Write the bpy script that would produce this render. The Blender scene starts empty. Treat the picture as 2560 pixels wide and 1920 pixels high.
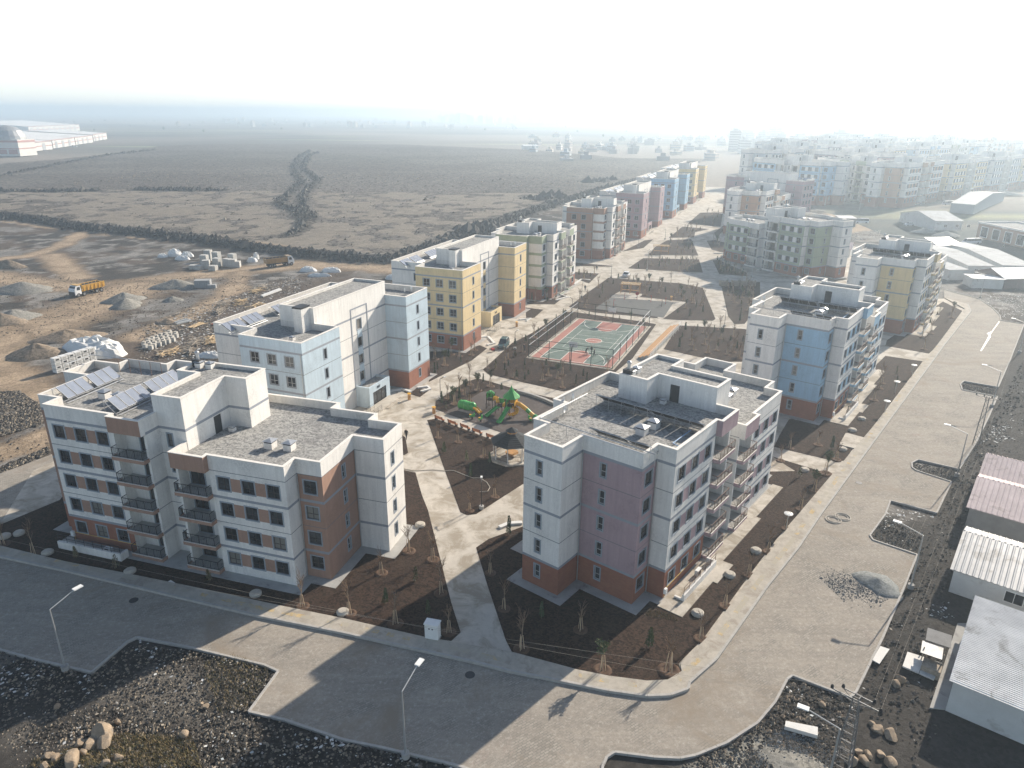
import bpy, math, random
import numpy as np
from mathutils import Vector, Matrix
R_ = random.Random(7)
rad = math.radians
scn = bpy.context.scene
COL = scn.collection

# ------------------------------------------------------------------ camera
CAM_H = 46.8
F_PX, CX, CY, ROLL = 1790.0, 1280.0, 960.0, 0.0095      # drone lens, in pixels of the 2560x1920 photograph
PITCH = math.atan((CY - 283.0) / F_PX)
_F = Vector((0, math.cos(PITCH), -math.sin(PITCH)))
_R0 = Vector((1, 0, 0)); _U0 = _R0.cross(_F)
_R = _R0 * math.cos(ROLL) + _U0 * math.sin(ROLL)
_U = -_R0 * math.sin(ROLL) + _U0 * math.cos(ROLL)
cam_d = bpy.data.cameras.new('camera'); cam = bpy.data.objects.new('camera', cam_d); COL.objects.link(cam)
cam_d.sensor_width = 36.0; cam_d.lens = 36.0 * F_PX / 2560.0
cam_d.clip_start = 0.5; cam_d.clip_end = 30000
mw = Matrix((( _R.x, _U.x, -_F.x, 0), (_R.y, _U.y, -_F.y, 0), (_R.z, _U.z, -_F.z, CAM_H), (0, 0, 0, 1)))
cam.matrix_world = mw
scn.camera = cam

# ------------------------------------------------------------------ sun, sky, exposure
SUN_AZ, SUN_EL = 46.5, 27.5          # azimuth from +X towards +Y, degrees
sun_d = bpy.data.lights.new('sun', 'SUN'); sun = bpy.data.objects.new('sun', sun_d); COL.objects.link(sun)
sun_d.energy = 5.0; sun_d.angle = rad(0.6); sun_d.color = (1.0, 0.90, 0.765)
sd = Vector((math.cos(rad(SUN_AZ)) * math.cos(rad(SUN_EL)), math.sin(rad(SUN_AZ)) * math.cos(rad(SUN_EL)), math.sin(rad(SUN_EL))))
sun.rotation_euler = sd.to_track_quat('Z', 'Y').to_euler()
sun.location = (60, 60, 200)
wld = bpy.data.worlds.new('World'); scn.world = wld; wld.use_nodes = True
wn = wld.node_tree.nodes; wl = wld.node_tree.links
sky = wn.new('ShaderNodeTexSky'); sky.sky_type = 'NISHITA'; sky.sun_disc = False
sky.sun_elevation = rad(SUN_EL); sky.sun_rotation = rad(90 - SUN_AZ)
sky.altitude = 0; sky.air_density = 1.0; sky.dust_density = 1.0; sky.ozone_density = 1.0
bg = wn['Background']; bg.inputs[1].default_value = 0.1
# thin white haze low in the sky, the same all round the horizon
tcw = wn.new('ShaderNodeTexCoord'); sxyz = wn.new('ShaderNodeSeparateXYZ'); wl.new(tcw.outputs['Generated'], sxyz.inputs[0])
mr = wn.new('ShaderNodeMapRange'); mr.interpolation_type = 'SMOOTHSTEP'; wl.new(sxyz.outputs[2], mr.inputs[0])
mr.inputs[1].default_value = 0.08; mr.inputs[2].default_value = 0.30; mr.inputs[3].default_value = 1.0; mr.inputs[4].default_value = 0.0
veil = wn.new('ShaderNodeMix'); veil.data_type = 'RGBA'; veil.blend_type = 'MIX'
wl.new(mr.outputs[0], veil.inputs[0]); veil.inputs[6].default_value = (0, 0, 0, 1); veil.inputs[7].default_value = (3.9, 4.35, 4.75, 1)
sk_s = wn.new('ShaderNodeVectorMath'); sk_s.operation = 'SCALE'; sk_s.inputs['Scale'].default_value = 0.85; wl.new(sky.outputs[0], sk_s.inputs[0])
sk_a = wn.new('ShaderNodeVectorMath'); sk_a.operation = 'ADD'; wl.new(sk_s.outputs[0], sk_a.inputs[0]); wl.new(veil.outputs[2], sk_a.inputs[1])
wl.new(sk_a.outputs[0], bg.inputs[0])
vs = scn.view_settings
vs.view_transform = 'Standard'; vs.look = 'None'; vs.gamma = 1.0; vs.use_curve_mapping = False
vs.exposure = 0.62
HAZE_DENSITY, HAZE_ANISO = 0.00058, 0.55

scn.render.engine = 'CYCLES'
cy = scn.cycles
cy.use_denoising = True
try:
    cy.denoiser = 'OPENIMAGEDENOISE'; cy.denoising_input_passes = 'RGB_ALBEDO_NORMAL'
except Exception:
    pass
cy.max_bounces = 4; cy.diffuse_bounces = 2; cy.glossy_bounces = 2; cy.transmission_bounces = 2
cy.volume_bounces = 2; cy.transparent_max_bounces = 6
cy.sample_clamp_indirect = 4.0
cy.use_adaptive_sampling = True; cy.adaptive_threshold = 0.02
cy.caustics_reflective = False; cy.caustics_refractive = False

# ------------------------------------------------------------------ places read off the ground plane (metres, camera foot at 0,0)
CR = {'D': ((0, 0), .86406), 'c1': ((0, 200), 2.572), 'c2': ((860, 200), 2.572), 'c3': ((1700, 200), 2.572), 'c4': ((0, 845), 2.572),
      'c5': ((860, 845), 2.572), 'c6': ((1700, 700), 2.572), 'c7': ((0, 1275), 2.572), 'c8': ((860, 1275), 2.572), 'c9': ((1700, 1275), 2.572),
      'k': ((1150, 640), 3.386), 'm': ((550, 560), 3.16), 'n': ((1200, 380), 3.16), 'p': ((1000, 980), 5.53), 'q': ((0, 620), 4.148),
      'r': ((1480, 380), 5.53), 's': ((1780, 380), 4.608), 't': ((2080, 540), 4.608), 'v': ((2160, 280), 5.53), 'w': ((1840, 580), 3.95),
      'x': ((2000, 1560), 2.644), 'y': ((2200, 1100), 1.764), 'z': ((1100, 860), 3.1725), 'e': ((0, 1520), 4.142), 'f': ((500, 1520), 4.142),
      'h': ((1200, 480), 4.608), 'i': ((1750, 250), 2.731), 'j': ((350, 600), 3.098), 'u': ((2180, 1260), 2.505), 'o': ((2300, 620), 3.66)}
def rise(y):
    """the plain climbs about four metres beyond the middle of the estate"""
    u = min(1.0, max(0.0, (y - 200.0) / 180.0)); return 4.0 * u * u * (3 - 2 * u)
def at(k, x, y, z=0.0):
    (ox, oy), s = CR[k]
    d = _F + _R * ((ox + x / s - CX) / F_PX) - _U * ((oy + y / s - CY) / F_PX)
    zz = z
    for _ in range(14):
        t = (zz - CAM_H) / d.z; zz = z + rise(d.y * t)
    return (d.x * t, d.y * t)
def tr(k, pts, z=0.0):
    return [at(k, x, y, z) for x, y in pts]

# ------------------------------------------------------------------ materials
MATS = {}
def _mix(nt, a, b, fac_socket):
    m = nt.nodes.new('ShaderNodeMix'); m.data_type = 'RGBA'
    nt.links.new(fac_socket, m.inputs[0])
    for s, v in ((6, a), (7, b)):
        if isinstance(v, tuple): m.inputs[s].default_value = (*v, 1) if len(v) == 3 else v
        else: nt.links.new(v, m.inputs[s])
    return m.outputs[2]
def _noise(nt, scale, detail=4, rough=.6, vec=None, dist=0):
    n = nt.nodes.new('ShaderNodeTexNoise'); n.inputs['Scale'].default_value = scale
    n.inputs['Detail'].default_value = detail; n.inputs['Roughness'].default_value = rough; n.inputs['Distortion'].default_value = dist
    if vec is not None: nt.links.new(vec, n.inputs['Vector'])
    return n.outputs['Fac']
def _ramp(nt, fac, p0, p1, c0=(0, 0, 0), c1=(1, 1, 1)):
    r = nt.nodes.new('ShaderNodeValToRGB'); nt.links.new(fac, r.inputs[0])
    r.color_ramp.elements[0].position = p0; r.color_ramp.elements[1].position = p1
    r.color_ramp.elements[0].color = (*c0, 1); r.color_ramp.elements[1].color = (*c1, 1)
    return r.outputs[0]
def _pos(nt, world=True):
    if world:
        g = nt.nodes.new('ShaderNodeNewGeometry'); return g.outputs['Position']
    g = nt.nodes.new('ShaderNodeTexCoord'); return g.outputs['Object']
def new_mat(name, rough=.85, metal=0.0, spec=.3):
    m = bpy.data.materials.new(name); m.use_nodes = True; nt = m.node_tree
    p = nt.nodes['Principled BSDF']
    p.inputs['Roughness'].default_value = rough; p.inputs['Metallic'].default_value = metal
    p.inputs['Specular IOR Level'].default_value = spec
    MATS[name] = m
    return m, nt, p
def _bump(nt, p, h, strength, dist=.05):
    b = nt.nodes.new('ShaderNodeBump'); b.inputs['Strength'].default_value = strength; b.inputs['Distance'].default_value = dist
    nt.links.new(h, b.inputs['Height']); nt.links.new(b.outputs[0], p.inputs['Normal'])
def mat(name, col, rough=.85, var=.12, scale=1.5, metal=0.0, spec=.3, bump=0.0, bscale=20, world=True, dirt=None):
    """base colour with two octaves of soft variation, optional bump and stains"""
    m, nt, p = new_mat(name, rough, metal, spec)
    v = _pos(nt, world)
    n1 = _noise(nt, scale, 5, .65, v)
    lo = tuple(c * (1 - var) for c in col); hi = tuple(min(1, c * (1 + var)) for c in col)
    c = _mix(nt, lo, hi, _ramp(nt, n1, .3, .7))
    if dirt:
        dc, dscale, lo_, hi_ = dirt
        c = _mix(nt, c, dc, _ramp(nt, _noise(nt, dscale, 6, .7, v, .6), lo_, lo_ + (hi_ - lo_) * .5))
    nt.links.new(c, p.inputs['Base Color'])
    if bump: _bump(nt, p, _noise(nt, bscale, 4, .7, v), bump)
    return m
def plaster(name, col, stain=.18):
    m, nt, p = new_mat(name, .9)
    v = _pos(nt)
    mp = nt.nodes.new('ShaderNodeMapping'); mp.inputs['Scale'].default_value = (1.6, 1.6, .12); nt.links.new(v, mp.inputs[0])
    streak = _noise(nt, 1.3, 5, .7, mp.outputs[0])
    blot = _noise(nt, .35, 4, .6, v)
    fine = _noise(nt, 5, 3, .6, v)
    c0 = tuple(c * (1 - stain) for c in col); c1 = tuple(min(1, c * 1.03) for c in col)
    c = _mix(nt, c0, c1, _ramp(nt, streak, .36, .58))
    c = _mix(nt, c, tuple(x * (1 - stain * 1.3) for x in col), _ramp(nt, blot, .5, .68))
    c = _mix(nt, c, tuple(x * .93 for x in col), _ramp(nt, fine, .45, .6))
    nt.links.new(c, p.inputs['Base Color'])
    _bump(nt, p, _noise(nt, 9, 4, .7, v), .25, .02)
    return m
def stony(name, dark, light, scale, mixlo=.35, mixhi=.75, bump=.8, dist=.12, big=None, rough=.95, bigscale=.05):
    """soil with stones: voronoi cells of random brightness, broken by noise"""
    m, nt, p = new_mat(name, rough, spec=.15)
    v = _pos(nt)
    vo = nt.nodes.new('ShaderNodeTexVoronoi'); vo.inputs['Scale'].default_value = scale; nt.links.new(v, vo.inputs['Vector'])
    sep = nt.nodes.new('ShaderNodeSeparateColor'); nt.links.new(vo.outputs['Color'], sep.inputs[0])
    n = _noise(nt, scale * .33, 6, .75, v)
    mul = nt.nodes.new('ShaderNodeMath'); mul.operation = 'MULTIPLY_ADD'
    nt.links.new(sep.outputs[0], mul.inputs[0]); mul.inputs[1].default_value = .55; nt.links.new(n, mul.inputs[2])
    c = _mix(nt, dark, light, _ramp(nt, mul.outputs[0], mixlo, mixhi))
    if big:
        c = _mix(nt, c, big[0], _ramp(nt, _noise(nt, bigscale, 7, .68, v, .8), big[1], big[2]))
    nt.links.new(c, p.inputs['Base Color'])
    if bump: _bump(nt, p, mul.outputs[0], bump, dist)
    return m
WHITE = plaster('white_render', (.80, .775, .735))
INNER = plaster('parapet_render', (.74, .71, .66), .2)
ACC = {'brown': plaster('brown_render', (.38, .235, .175)), 'pink': plaster('pink_render', (.415, .30, .32)),
       'blue': plaster('blue_render', (.33, .51, .66)), 'pale_blue': plaster('pale_blue_render', (.50, .60, .67)),
       'yellow': plaster('yellow_render', (.72, .57, .33)), 'green': plaster('green_render', (.36, .41, .30)),
       'orange': plaster('orange_render', (.47, .29, .20)), 'grey_blue': plaster('grey_blue_render', (.42, .47, .52))}
def brick_mat():
    m, nt, p = new_mat('brick_cladding', .85)
    tc = nt.nodes.new('ShaderNodeUVMap')
    b = nt.nodes.new('ShaderNodeTexBrick'); nt.links.new(tc.outputs[0], b.inputs['Vector'])
    b.inputs['Scale'].default_value = 1.0; b.inputs['Brick Width'].default_value = .42; b.inputs['Row Height'].default_value = .14
    b.inputs['Mortar Size'].default_value = .018; b.inputs['Color1'].default_value = (.30, .115, .07, 1); b.inputs['Color2'].default_value = (.36, .15, .09, 1)
    b.inputs['Mortar'].default_value = (.26, .14, .10, 1)
    c = _mix(nt, b.outputs['Color'], (.24, .10, .065), _ramp(nt, _noise(nt, .6, 5, .7, _pos(nt)), .4, .75))
    nt.links.new(c, p.inputs['Base Color']); _bump(nt, p, b.outputs['Fac'], -.3, .01)
    return m
BRICK = brick_mat()
BAND = mat('grey_band', (.29, .31, .345), .85, .06)
LINE = mat('dark_joint', (.16, .165, .18), .9, .05)
TRIM = mat('window_surround', (.30, .335, .375), .8, .06)
FRAME = mat('window_frame', (.055, .045, .04), .5, .1)
FRAME_L = mat('window_frame_light', (.45, .45, .44), .5, .1)
def glass_mat():
    m, nt, p = new_mat('window_glass', .08, 0, .6)
    v = _pos(nt)
    c = _mix(nt, (.012, .014, .017), (.06, .065, .07), _ramp(nt, _noise(nt, .9, 3, .5, v), .35, .7))
    oi = nt.nodes.new('ShaderNodeObjectInfo')
    c = _mix(nt, c, (.20, .19, .17), _ramp(nt, oi.outputs['Random'], .72, .95)); c = _mix(nt, c, (.02, .018, .016), _ramp(nt, oi.outputs['Random'], .0, .25, (1, 1, 1), (0, 0, 0)))
    nt.links.new(c, p.inputs['Base Color'])
    return m
GLASS = glass_mat()
GRAVEL_ROOF = stony('roof_gravel', (.13, .13, .128), (.42, .41, .385), 5.0, .35, 1.15, .9, .06, ((.17, .165, .16), .52, .75), bigscale=.4)
CONC = mat('concrete', (.52, .475, .41), .92, .13, .5, bump=.25, bscale=14, dirt=((.33, .285, .225), .3, .45, .75))
CONC_G = mat('grey_concrete', (.38, .37, .35), .92, .14, .8, bump=.2, bscale=12, dirt=((.22, .21, .2), .5, .55, .8))
COPING = mat('coping', (.78, .74, .68), .85, .08, 2)
METAL_D = mat('dark_metal', (.045, .045, .048), .5, .1, metal=.2)
METAL_G = mat('galvanised_steel', (.5, .51, .52), .4, .1, metal=.6)
RUST = mat('brown_metal', (.16, .10, .075), .6, .15)
WPAINT = mat('white_paint', (.78, .78, .76), .5, .05)
WOOD = mat('pine_wood', (.48, .26, .10), .75, .2, 4)
WOOD_G = mat('grey_timber', (.38, .32, .25), .9, .3, 3)

# ------------------------------------------------------------------ mesh builder
class MB:
    def __init__(s): s.v = []; s.f = []; s.m = []; s.mats = []; s.uv = {}
    def mi(s, m):
        if m not in s.mats: s.mats.append(m)
        return s.mats.index(m)
    def face(s, pts, m, uv=None):
        i = len(s.v); s.v.extend(tuple(p) for p in pts); s.f.append(tuple(range(i, i + len(pts)))); s.m.append(s.mi(m))
        if uv: s.uv[len(s.f) - 1] = uv
    def box(s, x0, y0, z0, x1, y1, z1, m, top=None, M=None):
        c = [(x0, y0, z0), (x1, y0, z0), (x1, y1, z0), (x0, y1, z0), (x0, y0, z1), (x1, y0, z1), (x1, y1, z1), (x0, y1, z1)]
        if M is not None: c = [tuple(M @ Vector(p)) for p in c]
        for q, mm in (((3, 2, 1, 0), m), ((4, 5, 6, 7), top or m), ((0, 1, 5, 4), m), ((1, 2, 6, 5), m), ((2, 3, 7, 6), m), ((3, 0, 4, 7), m)):
            s.face([c[k] for k in q], mm)
    def cbox(s, c, d, m, rz=0.0, rx=0.0, top=None):
        M = Matrix.Translation(c) @ Matrix.Rotation(rz, 4, 'Z') @ Matrix.Rotation(rx, 4, 'X')
        s.box(-d[0] / 2, -d[1] / 2, -d[2] / 2, d[0] / 2, d[1] / 2, d[2] / 2, m, top, M)
    def tube(s, a, b, r0, m, r1=None, n=6, cap=True):
        a = Vector(a); b = Vector(b); r1 = r0 if r1 is None else r1
        d = (b - a)
        if d.length < 1e-6: return
        d.normalize(); u = d.orthogonal().normalized(); w = d.cross(u)
        A = [a + (u * math.cos(2 * math.pi * k / n) + w * math.sin(2 * math.pi * k / n)) * r0 for k in range(n)]
        B = [b + (u * math.cos(2 * math.pi * k / n) + w * math.sin(2 * math.pi * k / n)) * r1 for k in range(n)]
        i = len(s.v); s.v.extend(tuple(p) for p in A + B); mi = s.mi(m)
        for k in range(n):
            s.f.append((i + k, i + (k + 1) % n, i + n + (k + 1) % n, i + n + k)); s.m.append(mi)
        if cap:
            s.f.append(tuple(i + n + k for k in range(n))); s.m.append(mi)
            s.f.append(tuple(i + n - 1 - k for k in range(n))); s.m.append(mi)
    def pipe(s, pts, r, m, n=6):
        for a, b in zip(pts, pts[1:]): s.tube(a, b, r, m, n=n)
    def prism(s, poly, z0, z1, m, top=None, bottom=False):
        if area(poly) < 0: poly = poly[::-1]
        for (a, b) in zip(poly, poly[1:] + poly[:1]):
            s.face([(a[0], a[1], z0), (b[0], b[1], z0), (b[0], b[1], z1), (a[0], a[1], z1)], m)
        s.face([(p[0], p[1], z1) for p in poly], top or m)
        if bottom: s.face([(p[0], p[1], z0) for p in poly[::-1]], m)
    def lathe(s, prof, m, n=12, c=(0, 0, 0)):
        i = len(s.v); mi = s.mi(m)
        for r, z in prof:
            for k in range(n): s.v.append((c[0] + r * math.cos(2 * math.pi * k / n), c[1] + r * math.sin(2 * math.pi * k / n), c[2] + z))
        for j in range(len(prof) - 1):
            for k in range(n):
                s.f.append((i + j * n + k, i + j * n + (k + 1) % n, i + (j + 1) * n + (k + 1) % n, i + (j + 1) * n + k)); s.m.append(mi)
        s.f.append(tuple(i + (len(prof) - 1) * n + k for k in range(n))); s.m.append(mi)
    def mesh(s, name, smooth=False):
        me = bpy.data.meshes.new(name); me.from_pydata(s.v, [], s.f)
        for m in s.mats: me.materials.append(m)
        me.polygons.foreach_set('material_index', s.m)
        if s.uv:
            L = me.uv_layers.new(name='UVMap')
            for fi, uv in s.uv.items():
                p = me.polygons[fi]
                for k, li in enumerate(p.loop_indices): L.data[li].uv = uv[k]
        if smooth: me.polygons.foreach_set('use_smooth', [True] * len(me.polygons))
        me.update()
        return me
    def build(s, name, parent=None, smooth=False, loc=None, rz=0.0):
        o = bpy.data.objects.new(name, s.mesh(name, smooth)); COL.objects.link(o)
        if parent: o.parent = parent
        if loc is not None: o.location = loc
        if rz: o.rotation_euler[2] = rz
        return o
def area(p):
    return .5 * sum(a[0] * b[1] - b[0] * a[1] for a, b in zip(p, p[1:] + p[:1]))
def link(name, me, parent=None, loc=(0, 0, 0), rz=0.0, sc=None):
    o = bpy.data.objects.new(name, me); COL.objects.link(o)
    if parent: o.parent = parent
    o.location = loc; o.rotation_euler[2] = rz
    if sc is not None: o.scale = sc if hasattr(sc, '__len__') else (sc, sc, sc)
    return o
def empty(name, loc, rz=0.0, label=None, cat=None, group=None):
    o = bpy.data.objects.new(name, None); COL.objects.link(o); o.location = loc; o.rotation_euler[2] = rz
    o.empty_display_size = .1
    if label: tag(o, label, cat, group)
    return o
def tag(o, label, cat, group=None):
    o['label'] = label; o['category'] = cat
    if group: o['group'] = group
    return o
def struct(o): o['kind'] = 'structure'; return o
def stuff(o, label=None):
    o['kind'] = 'stuff'
    if label: o['label'] = label
    return o
def inset(poly, t):
    """offset a rectilinear counter-clockwise polygon inwards by t (outwards when negative)"""
    n = len(poly); out = []
    for i in range(n):
        a, b, c = poly[i - 1], poly[i], poly[(i + 1) % n]
        d0 = Vector((b[0] - a[0], b[1] - a[1])).normalized(); d1 = Vector((c[0] - b[0], c[1] - b[1])).normalized()
        n0 = Vector((-d0.y, d0.x)); n1 = Vector((-d1.y, d1.x))
        if abs(d0.dot(d1)) > .999: out.append((b[0] + n0.x * t, b[1] + n0.y * t)); continue
        out.append((b[0] + (n0.x + n1.x) * t, b[1] + (n0.y + n1.y) * t))
    return out

# ------------------------------------------------------------------ windows (shared meshes)
def window_mesh(w, h, frame, kind):
    b = MB(); t = .13
    for (x0, z0, x1, z1) in ((-w / 2 - t, -h / 2 - t, -w / 2, h / 2 + t), (w / 2, -h / 2 - t, w / 2 + t, h / 2 + t), (-w / 2, h / 2, w / 2, h / 2 + t), (-w / 2, -h / 2 - t, w / 2, -h / 2)):
        b.box(x0, -.045, z0, x1, .0, z1, TRIM)
    d = .2
    for q in (((-w / 2, 0, -h / 2), (w / 2, 0, -h / 2), (w / 2, d, -h / 2), (-w / 2, d, -h / 2)), ((-w / 2, d, h / 2), (w / 2, d, h / 2), (w / 2, 0, h / 2), (-w / 2, 0, h / 2)),
              ((-w / 2, 0, h / 2), (-w / 2, 0, -h / 2), (-w / 2, d, -h / 2), (-w / 2, d, h / 2)), ((w / 2, 0, -h / 2), (w / 2, 0, h / 2), (w / 2, d, h / 2), (w / 2, d, -h / 2))):
        b.face(q, TRIM)
    fr = .06
    bars = [(-w / 2, -h / 2, -w / 2 + fr, h / 2), (w / 2 - fr, -h / 2, w / 2, h / 2), (-w / 2 + fr, h / 2 - fr, w / 2 - fr, h / 2), (-w / 2 + fr, -h / 2, w / 2 - fr, -h / 2 + fr)]
    if kind == 'wide': bars += [(-.03, -h / 2 + fr, .03, h / 2 - fr), (-w / 2 + fr, -h * .12, -.03, -h * .12 + .05), (.03, -h * .12, w / 2 - fr, -h * .12 + .05)]
    elif kind == 'narrow': bars += [(-w / 2 + fr, -h * .1, w / 2 - fr, -h * .1 + .05)]
    elif kind == 'door': bars += [(-.04, -h / 2 + fr, .04, h / 2 - fr)]
    for x0, z0, x1, z1 in bars: b.box(x0, .10, z0, x1, .15, z1, frame)
    pane = MB(); pane.face([(-w / 2 + .02, .135, -h / 2 + .02), (w / 2 - .02, .135, -h / 2 + .02), (w / 2 - .02, .135, h / 2 - .02), (-w / 2 + .02, .135, h / 2 - .02)], GLASS)
    both = MB(); both.v = list(b.v); both.f = list(b.f); both.m = list(b.m); both.mats = list(b.mats); both.face(pane.v[:4], GLASS)
    return b.mesh('window'), pane.mesh('pane'), both.mesh('window_far')
WIN = {}
def win(kind, light=False):
    key = (kind, light)
    if key not in WIN:
        w, h = {'wide': (1.45, 1.5), 'narrow': (.62, 1.5), 'door': (1.75, 2.15), 'strip': (1.3, 1.75), 'pair': (1.1, 1.7)}[kind]
        WIN[key] = (w, h, *window_mesh(w, h, FRAME_L if light else FRAME, kind))
    return WIN[key]

S_, L0 = 3.0, .35
def lev(k): return L0 + S_ * k
class Wing:
    """walls, roof, parapet and windows of one volume of an apartment block"""
    def __init__(s, root, poly, n, top_poly=None, z_top=None, lite=False):
        s.root, s.poly, s.n, s.lite = root, poly, n, lite
        s.top = top_poly or poly; s.zt = z_top or lev(n) + 1.65
        s.b = MB(); s.wins = []
    def edge(s, p, q, z0, z1, holes, matfn, zextra=(), xextra=()):
        L = math.hypot(q[0] - p[0], q[1] - p[1]); dx, dy = (q[0] - p[0]) / L, (q[1] - p[1]) / L
        xs = {0.0, L}; zs = {z0, z1}
        for h in holes: xs |= {h[0], h[1]}; zs |= {h[2], h[3]}
        xs |= {x for x in xextra if 0 < x < L}; zs |= {z for z in zextra if z0 < z < z1}
        xs = sorted(xs); zs = sorted(zs)
        for x0, x1 in zip(xs, xs[1:]):
            if x1 - x0 < 1e-4: continue
            run = None
            for za, zb in list(zip(zs, zs[1:])) + [(None, None)]:
                if za is not None:
                    xm, zm = (x0 + x1) / 2, (za + zb) / 2
                    m = None if any(h[0] < xm < h[1] and h[2] < zm < h[3] for h in holes) else matfn(xm, zm)
                else: m = 'end'
                if run and run[2] is not m:
                    if run[2] is not None:
                        za_, zb_, mm = run
                        P = [(p[0] + dx * x0, p[1] + dy * x0, za_), (p[0] + dx * x1, p[1] + dy * x1, za_), (p[0] + dx * x1, p[1] + dy * x1, zb_), (p[0] + dx * x0, p[1] + dy * x0, zb_)]
                        s.b.face(P, mm, uv=[(x0, za_), (x1, za_), (x1, zb_), (x0, zb_)] if mm is BRICK else None)
                    run = None
                if za is not None:
                    run = (run[0], zb, m) if run else (za, zb, m)
    def facade(s, i, specs, colour, brick=True, bands=True, panels=None, above=None, z0=-1.0, z1=None, stripe=None, ground=None):
        """specs: list of (centre along edge, kind, light, first storey, last storey)"""
        p, q = s.poly[i], s.poly[(i + 1) % len(s.poly)]
        L = math.hypot(q[0] - p[0], q[1] - p[1]); ang = math.atan2(q[1] - p[1], q[0] - p[0])
        dx, dy = math.cos(ang), math.sin(ang)
        z1 = s.zt if z1 is None else z1
        holes = []; pan = []
        vis = s.visible(p, q)
        if vis:
            for c, kind, light, k0, k1 in specs:
                w, h = win(kind, light)[:2]
                if L < w + .2: continue
                for k in range(k0, min(k1, s.n) + 1):
                    zc = lev(k - 1) + (1.18 if kind == 'door' else 1.62)
                    holes.append((c - w / 2, c + w / 2, zc - h / 2, zc + h / 2)); s.wins.append((p[0] + dx * c, p[1] + dy * c, zc, ang, kind, light))
        if panels and vis:
            col, xs = panels
            for k in range(2 if brick else 1, s.n + 1):
                zc = lev(k - 1) + 1.62
                for a_, b_ in xs: pan.append((a_, b_, zc - .75, zc + .75))
        hb, ht = (.15, .035) if stripe is None else (.33, .33)
        zx = []
        for k in range(1, s.n + 1): zx += [lev(k) - (hb if k % 2 else ht), lev(k) + (hb if k % 2 else ht)]
        top_c = above or colour
        def fn(x, z):
            for k in range(1, s.n + 1):
                if abs(z - lev(k)) < (hb if k % 2 else ht) and bands: return stripe or (BAND if k % 2 else LINE)
            if brick and z < lev(1): return BRICK
            if ground and z < lev(1): return ground
            for h in pan:
                if h[0] < x < h[1] and h[2] < z < h[3]: return col
            return top_c if z > lev(s.n) else colour
        s.edge(p, q, z0, z1, holes, fn, zx + [h[2] for h in pan] + [h[3] for h in pan], [h[0] for h in pan] + [h[1] for h in pan])
    def visible(s, p, q):
        M = s.root.matrix_basis
        mid = M @ Vector(((p[0] + q[0]) / 2, (p[1] + q[1]) / 2, 8)); 
        nrm = M.to_3x3() @ Vector((q[1] - p[1], -(q[0] - p[0]), 0)).normalized()
        v = (cam.location - mid); v.z = 0
        return nrm.dot(v.normalized()) > -.22
    def roof(s, cap_mat, slab_mat=None, parapet=.95, top_from=None):
        t = .26; top = s.top; ins = inset(top, t); zr = s.zt - parapet
        ib = MB()
        for a, b_ in zip(ins, ins[1:] + ins[:1]):
            s.b.face([(b_[0], b_[1], zr), (a[0], a[1], zr), (a[0], a[1], s.zt), (b_[0], b_[1], s.zt)], INNER)
        r = MB(); r.face([(x, y, zr) for x, y in ins], GRAVEL_ROOF); r.build('roof', s.root)
        c = MB(); o = inset(top, -.05); i2 = inset(top, t + .03); n = len(top)
        for k in range(n):
            j = (k + 1) % n
            c.face([(*o[k], s.zt + .07), (*o[j], s.zt + .07), (*i2[j], s.zt + .07), (*i2[k], s.zt + .07)], cap_mat)
            c.face([(*o[k], s.zt), (*o[j], s.zt), (*o[j], s.zt + .07), (*o[k], s.zt + .07)], cap_mat)
            c.face([(*i2[j], s.zt), (*i2[k], s.zt), (*i2[k], s.zt + .07), (*i2[j], s.zt + .07)], cap_mat)
            c.face([(*o[j], s.zt), (*o[k], s.zt), (*i2[k], s.zt), (*i2[j], s.zt)], cap_mat)
        c.build('parapet_coping', s.root)
        return zr
    def finish(s):
        s.b.build('wall', s.root)
        for x, y, z, a, kind, light in s.wins:
            w, h, me, pane, both = win(kind, light)
            if s.lite: link('window', both, s.root, (x, y, z), a)
            else:
                o = link('window', me, s.root, (x, y, z), a); link('pane', pane, o)

# shared small parts
def rail_mesh(w, m, side):
    b = MB()
    y = 0.0
    b.box(0, -.03, 1.0, w, .03, 1.05, m); b.box(0, -.02, .12, w, .02, .15, m)
    for k in range(5):
        x = .03 + (w - .06) * k / 4; b.box(x - .025, -.025, 0, x + .025, .025, 1.0, m)
    n = int(w / .22)
    for k in range(n): x = w * (k + .5) / n; b.box(x - .009, -.009, .15, x + .009, .009, 1.0, m)
    for x in (0.03, w - .03):
        b.box(x - .03, 0.03, 1.0, x + .03, side, 1.05, m); b.box(x - .02, .03, .12, x + .02, side, .15, m)
        for j in range(1, 4): b.box(x - .01, side * j / 4, .15, x + .01, side * j / 4 + .02, 1.0, m)
    return b.mesh('railing')
_rails = {}
def balcony(root, u0, u1, vf, vb, z, fascia, rail_m, lite):
    b = MB(); b.box(u0, vf, z - .22, u1, vb, z, WHITE, top=CONC_G)
    b.box(u0 - .03, vf - .06, z - .32, u1 + .03, vf, z + .1, fascia)
    b.box(u0 - .06, vf, z - .32, u0, vf + .75, z + .1, fascia); b.box(u1, vf, z - .32, u1 + .06, vf + .75, z + .1, fascia)
    b.box(u0 - .03, vf - .09, z + .1, u1 + .03, vf + .02, z + .14, COPING)
    o = b.build('balcony', root)
    if not lite:
        key = (round(u1 - u0, 2), rail_m.name)
        if key not in _rails: _rails[key] = rail_mesh(u1 - u0 - .1, rail_m, .7)
        link('railing', _rails[key], o, (u0 + .05, vf, z + .12))
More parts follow.
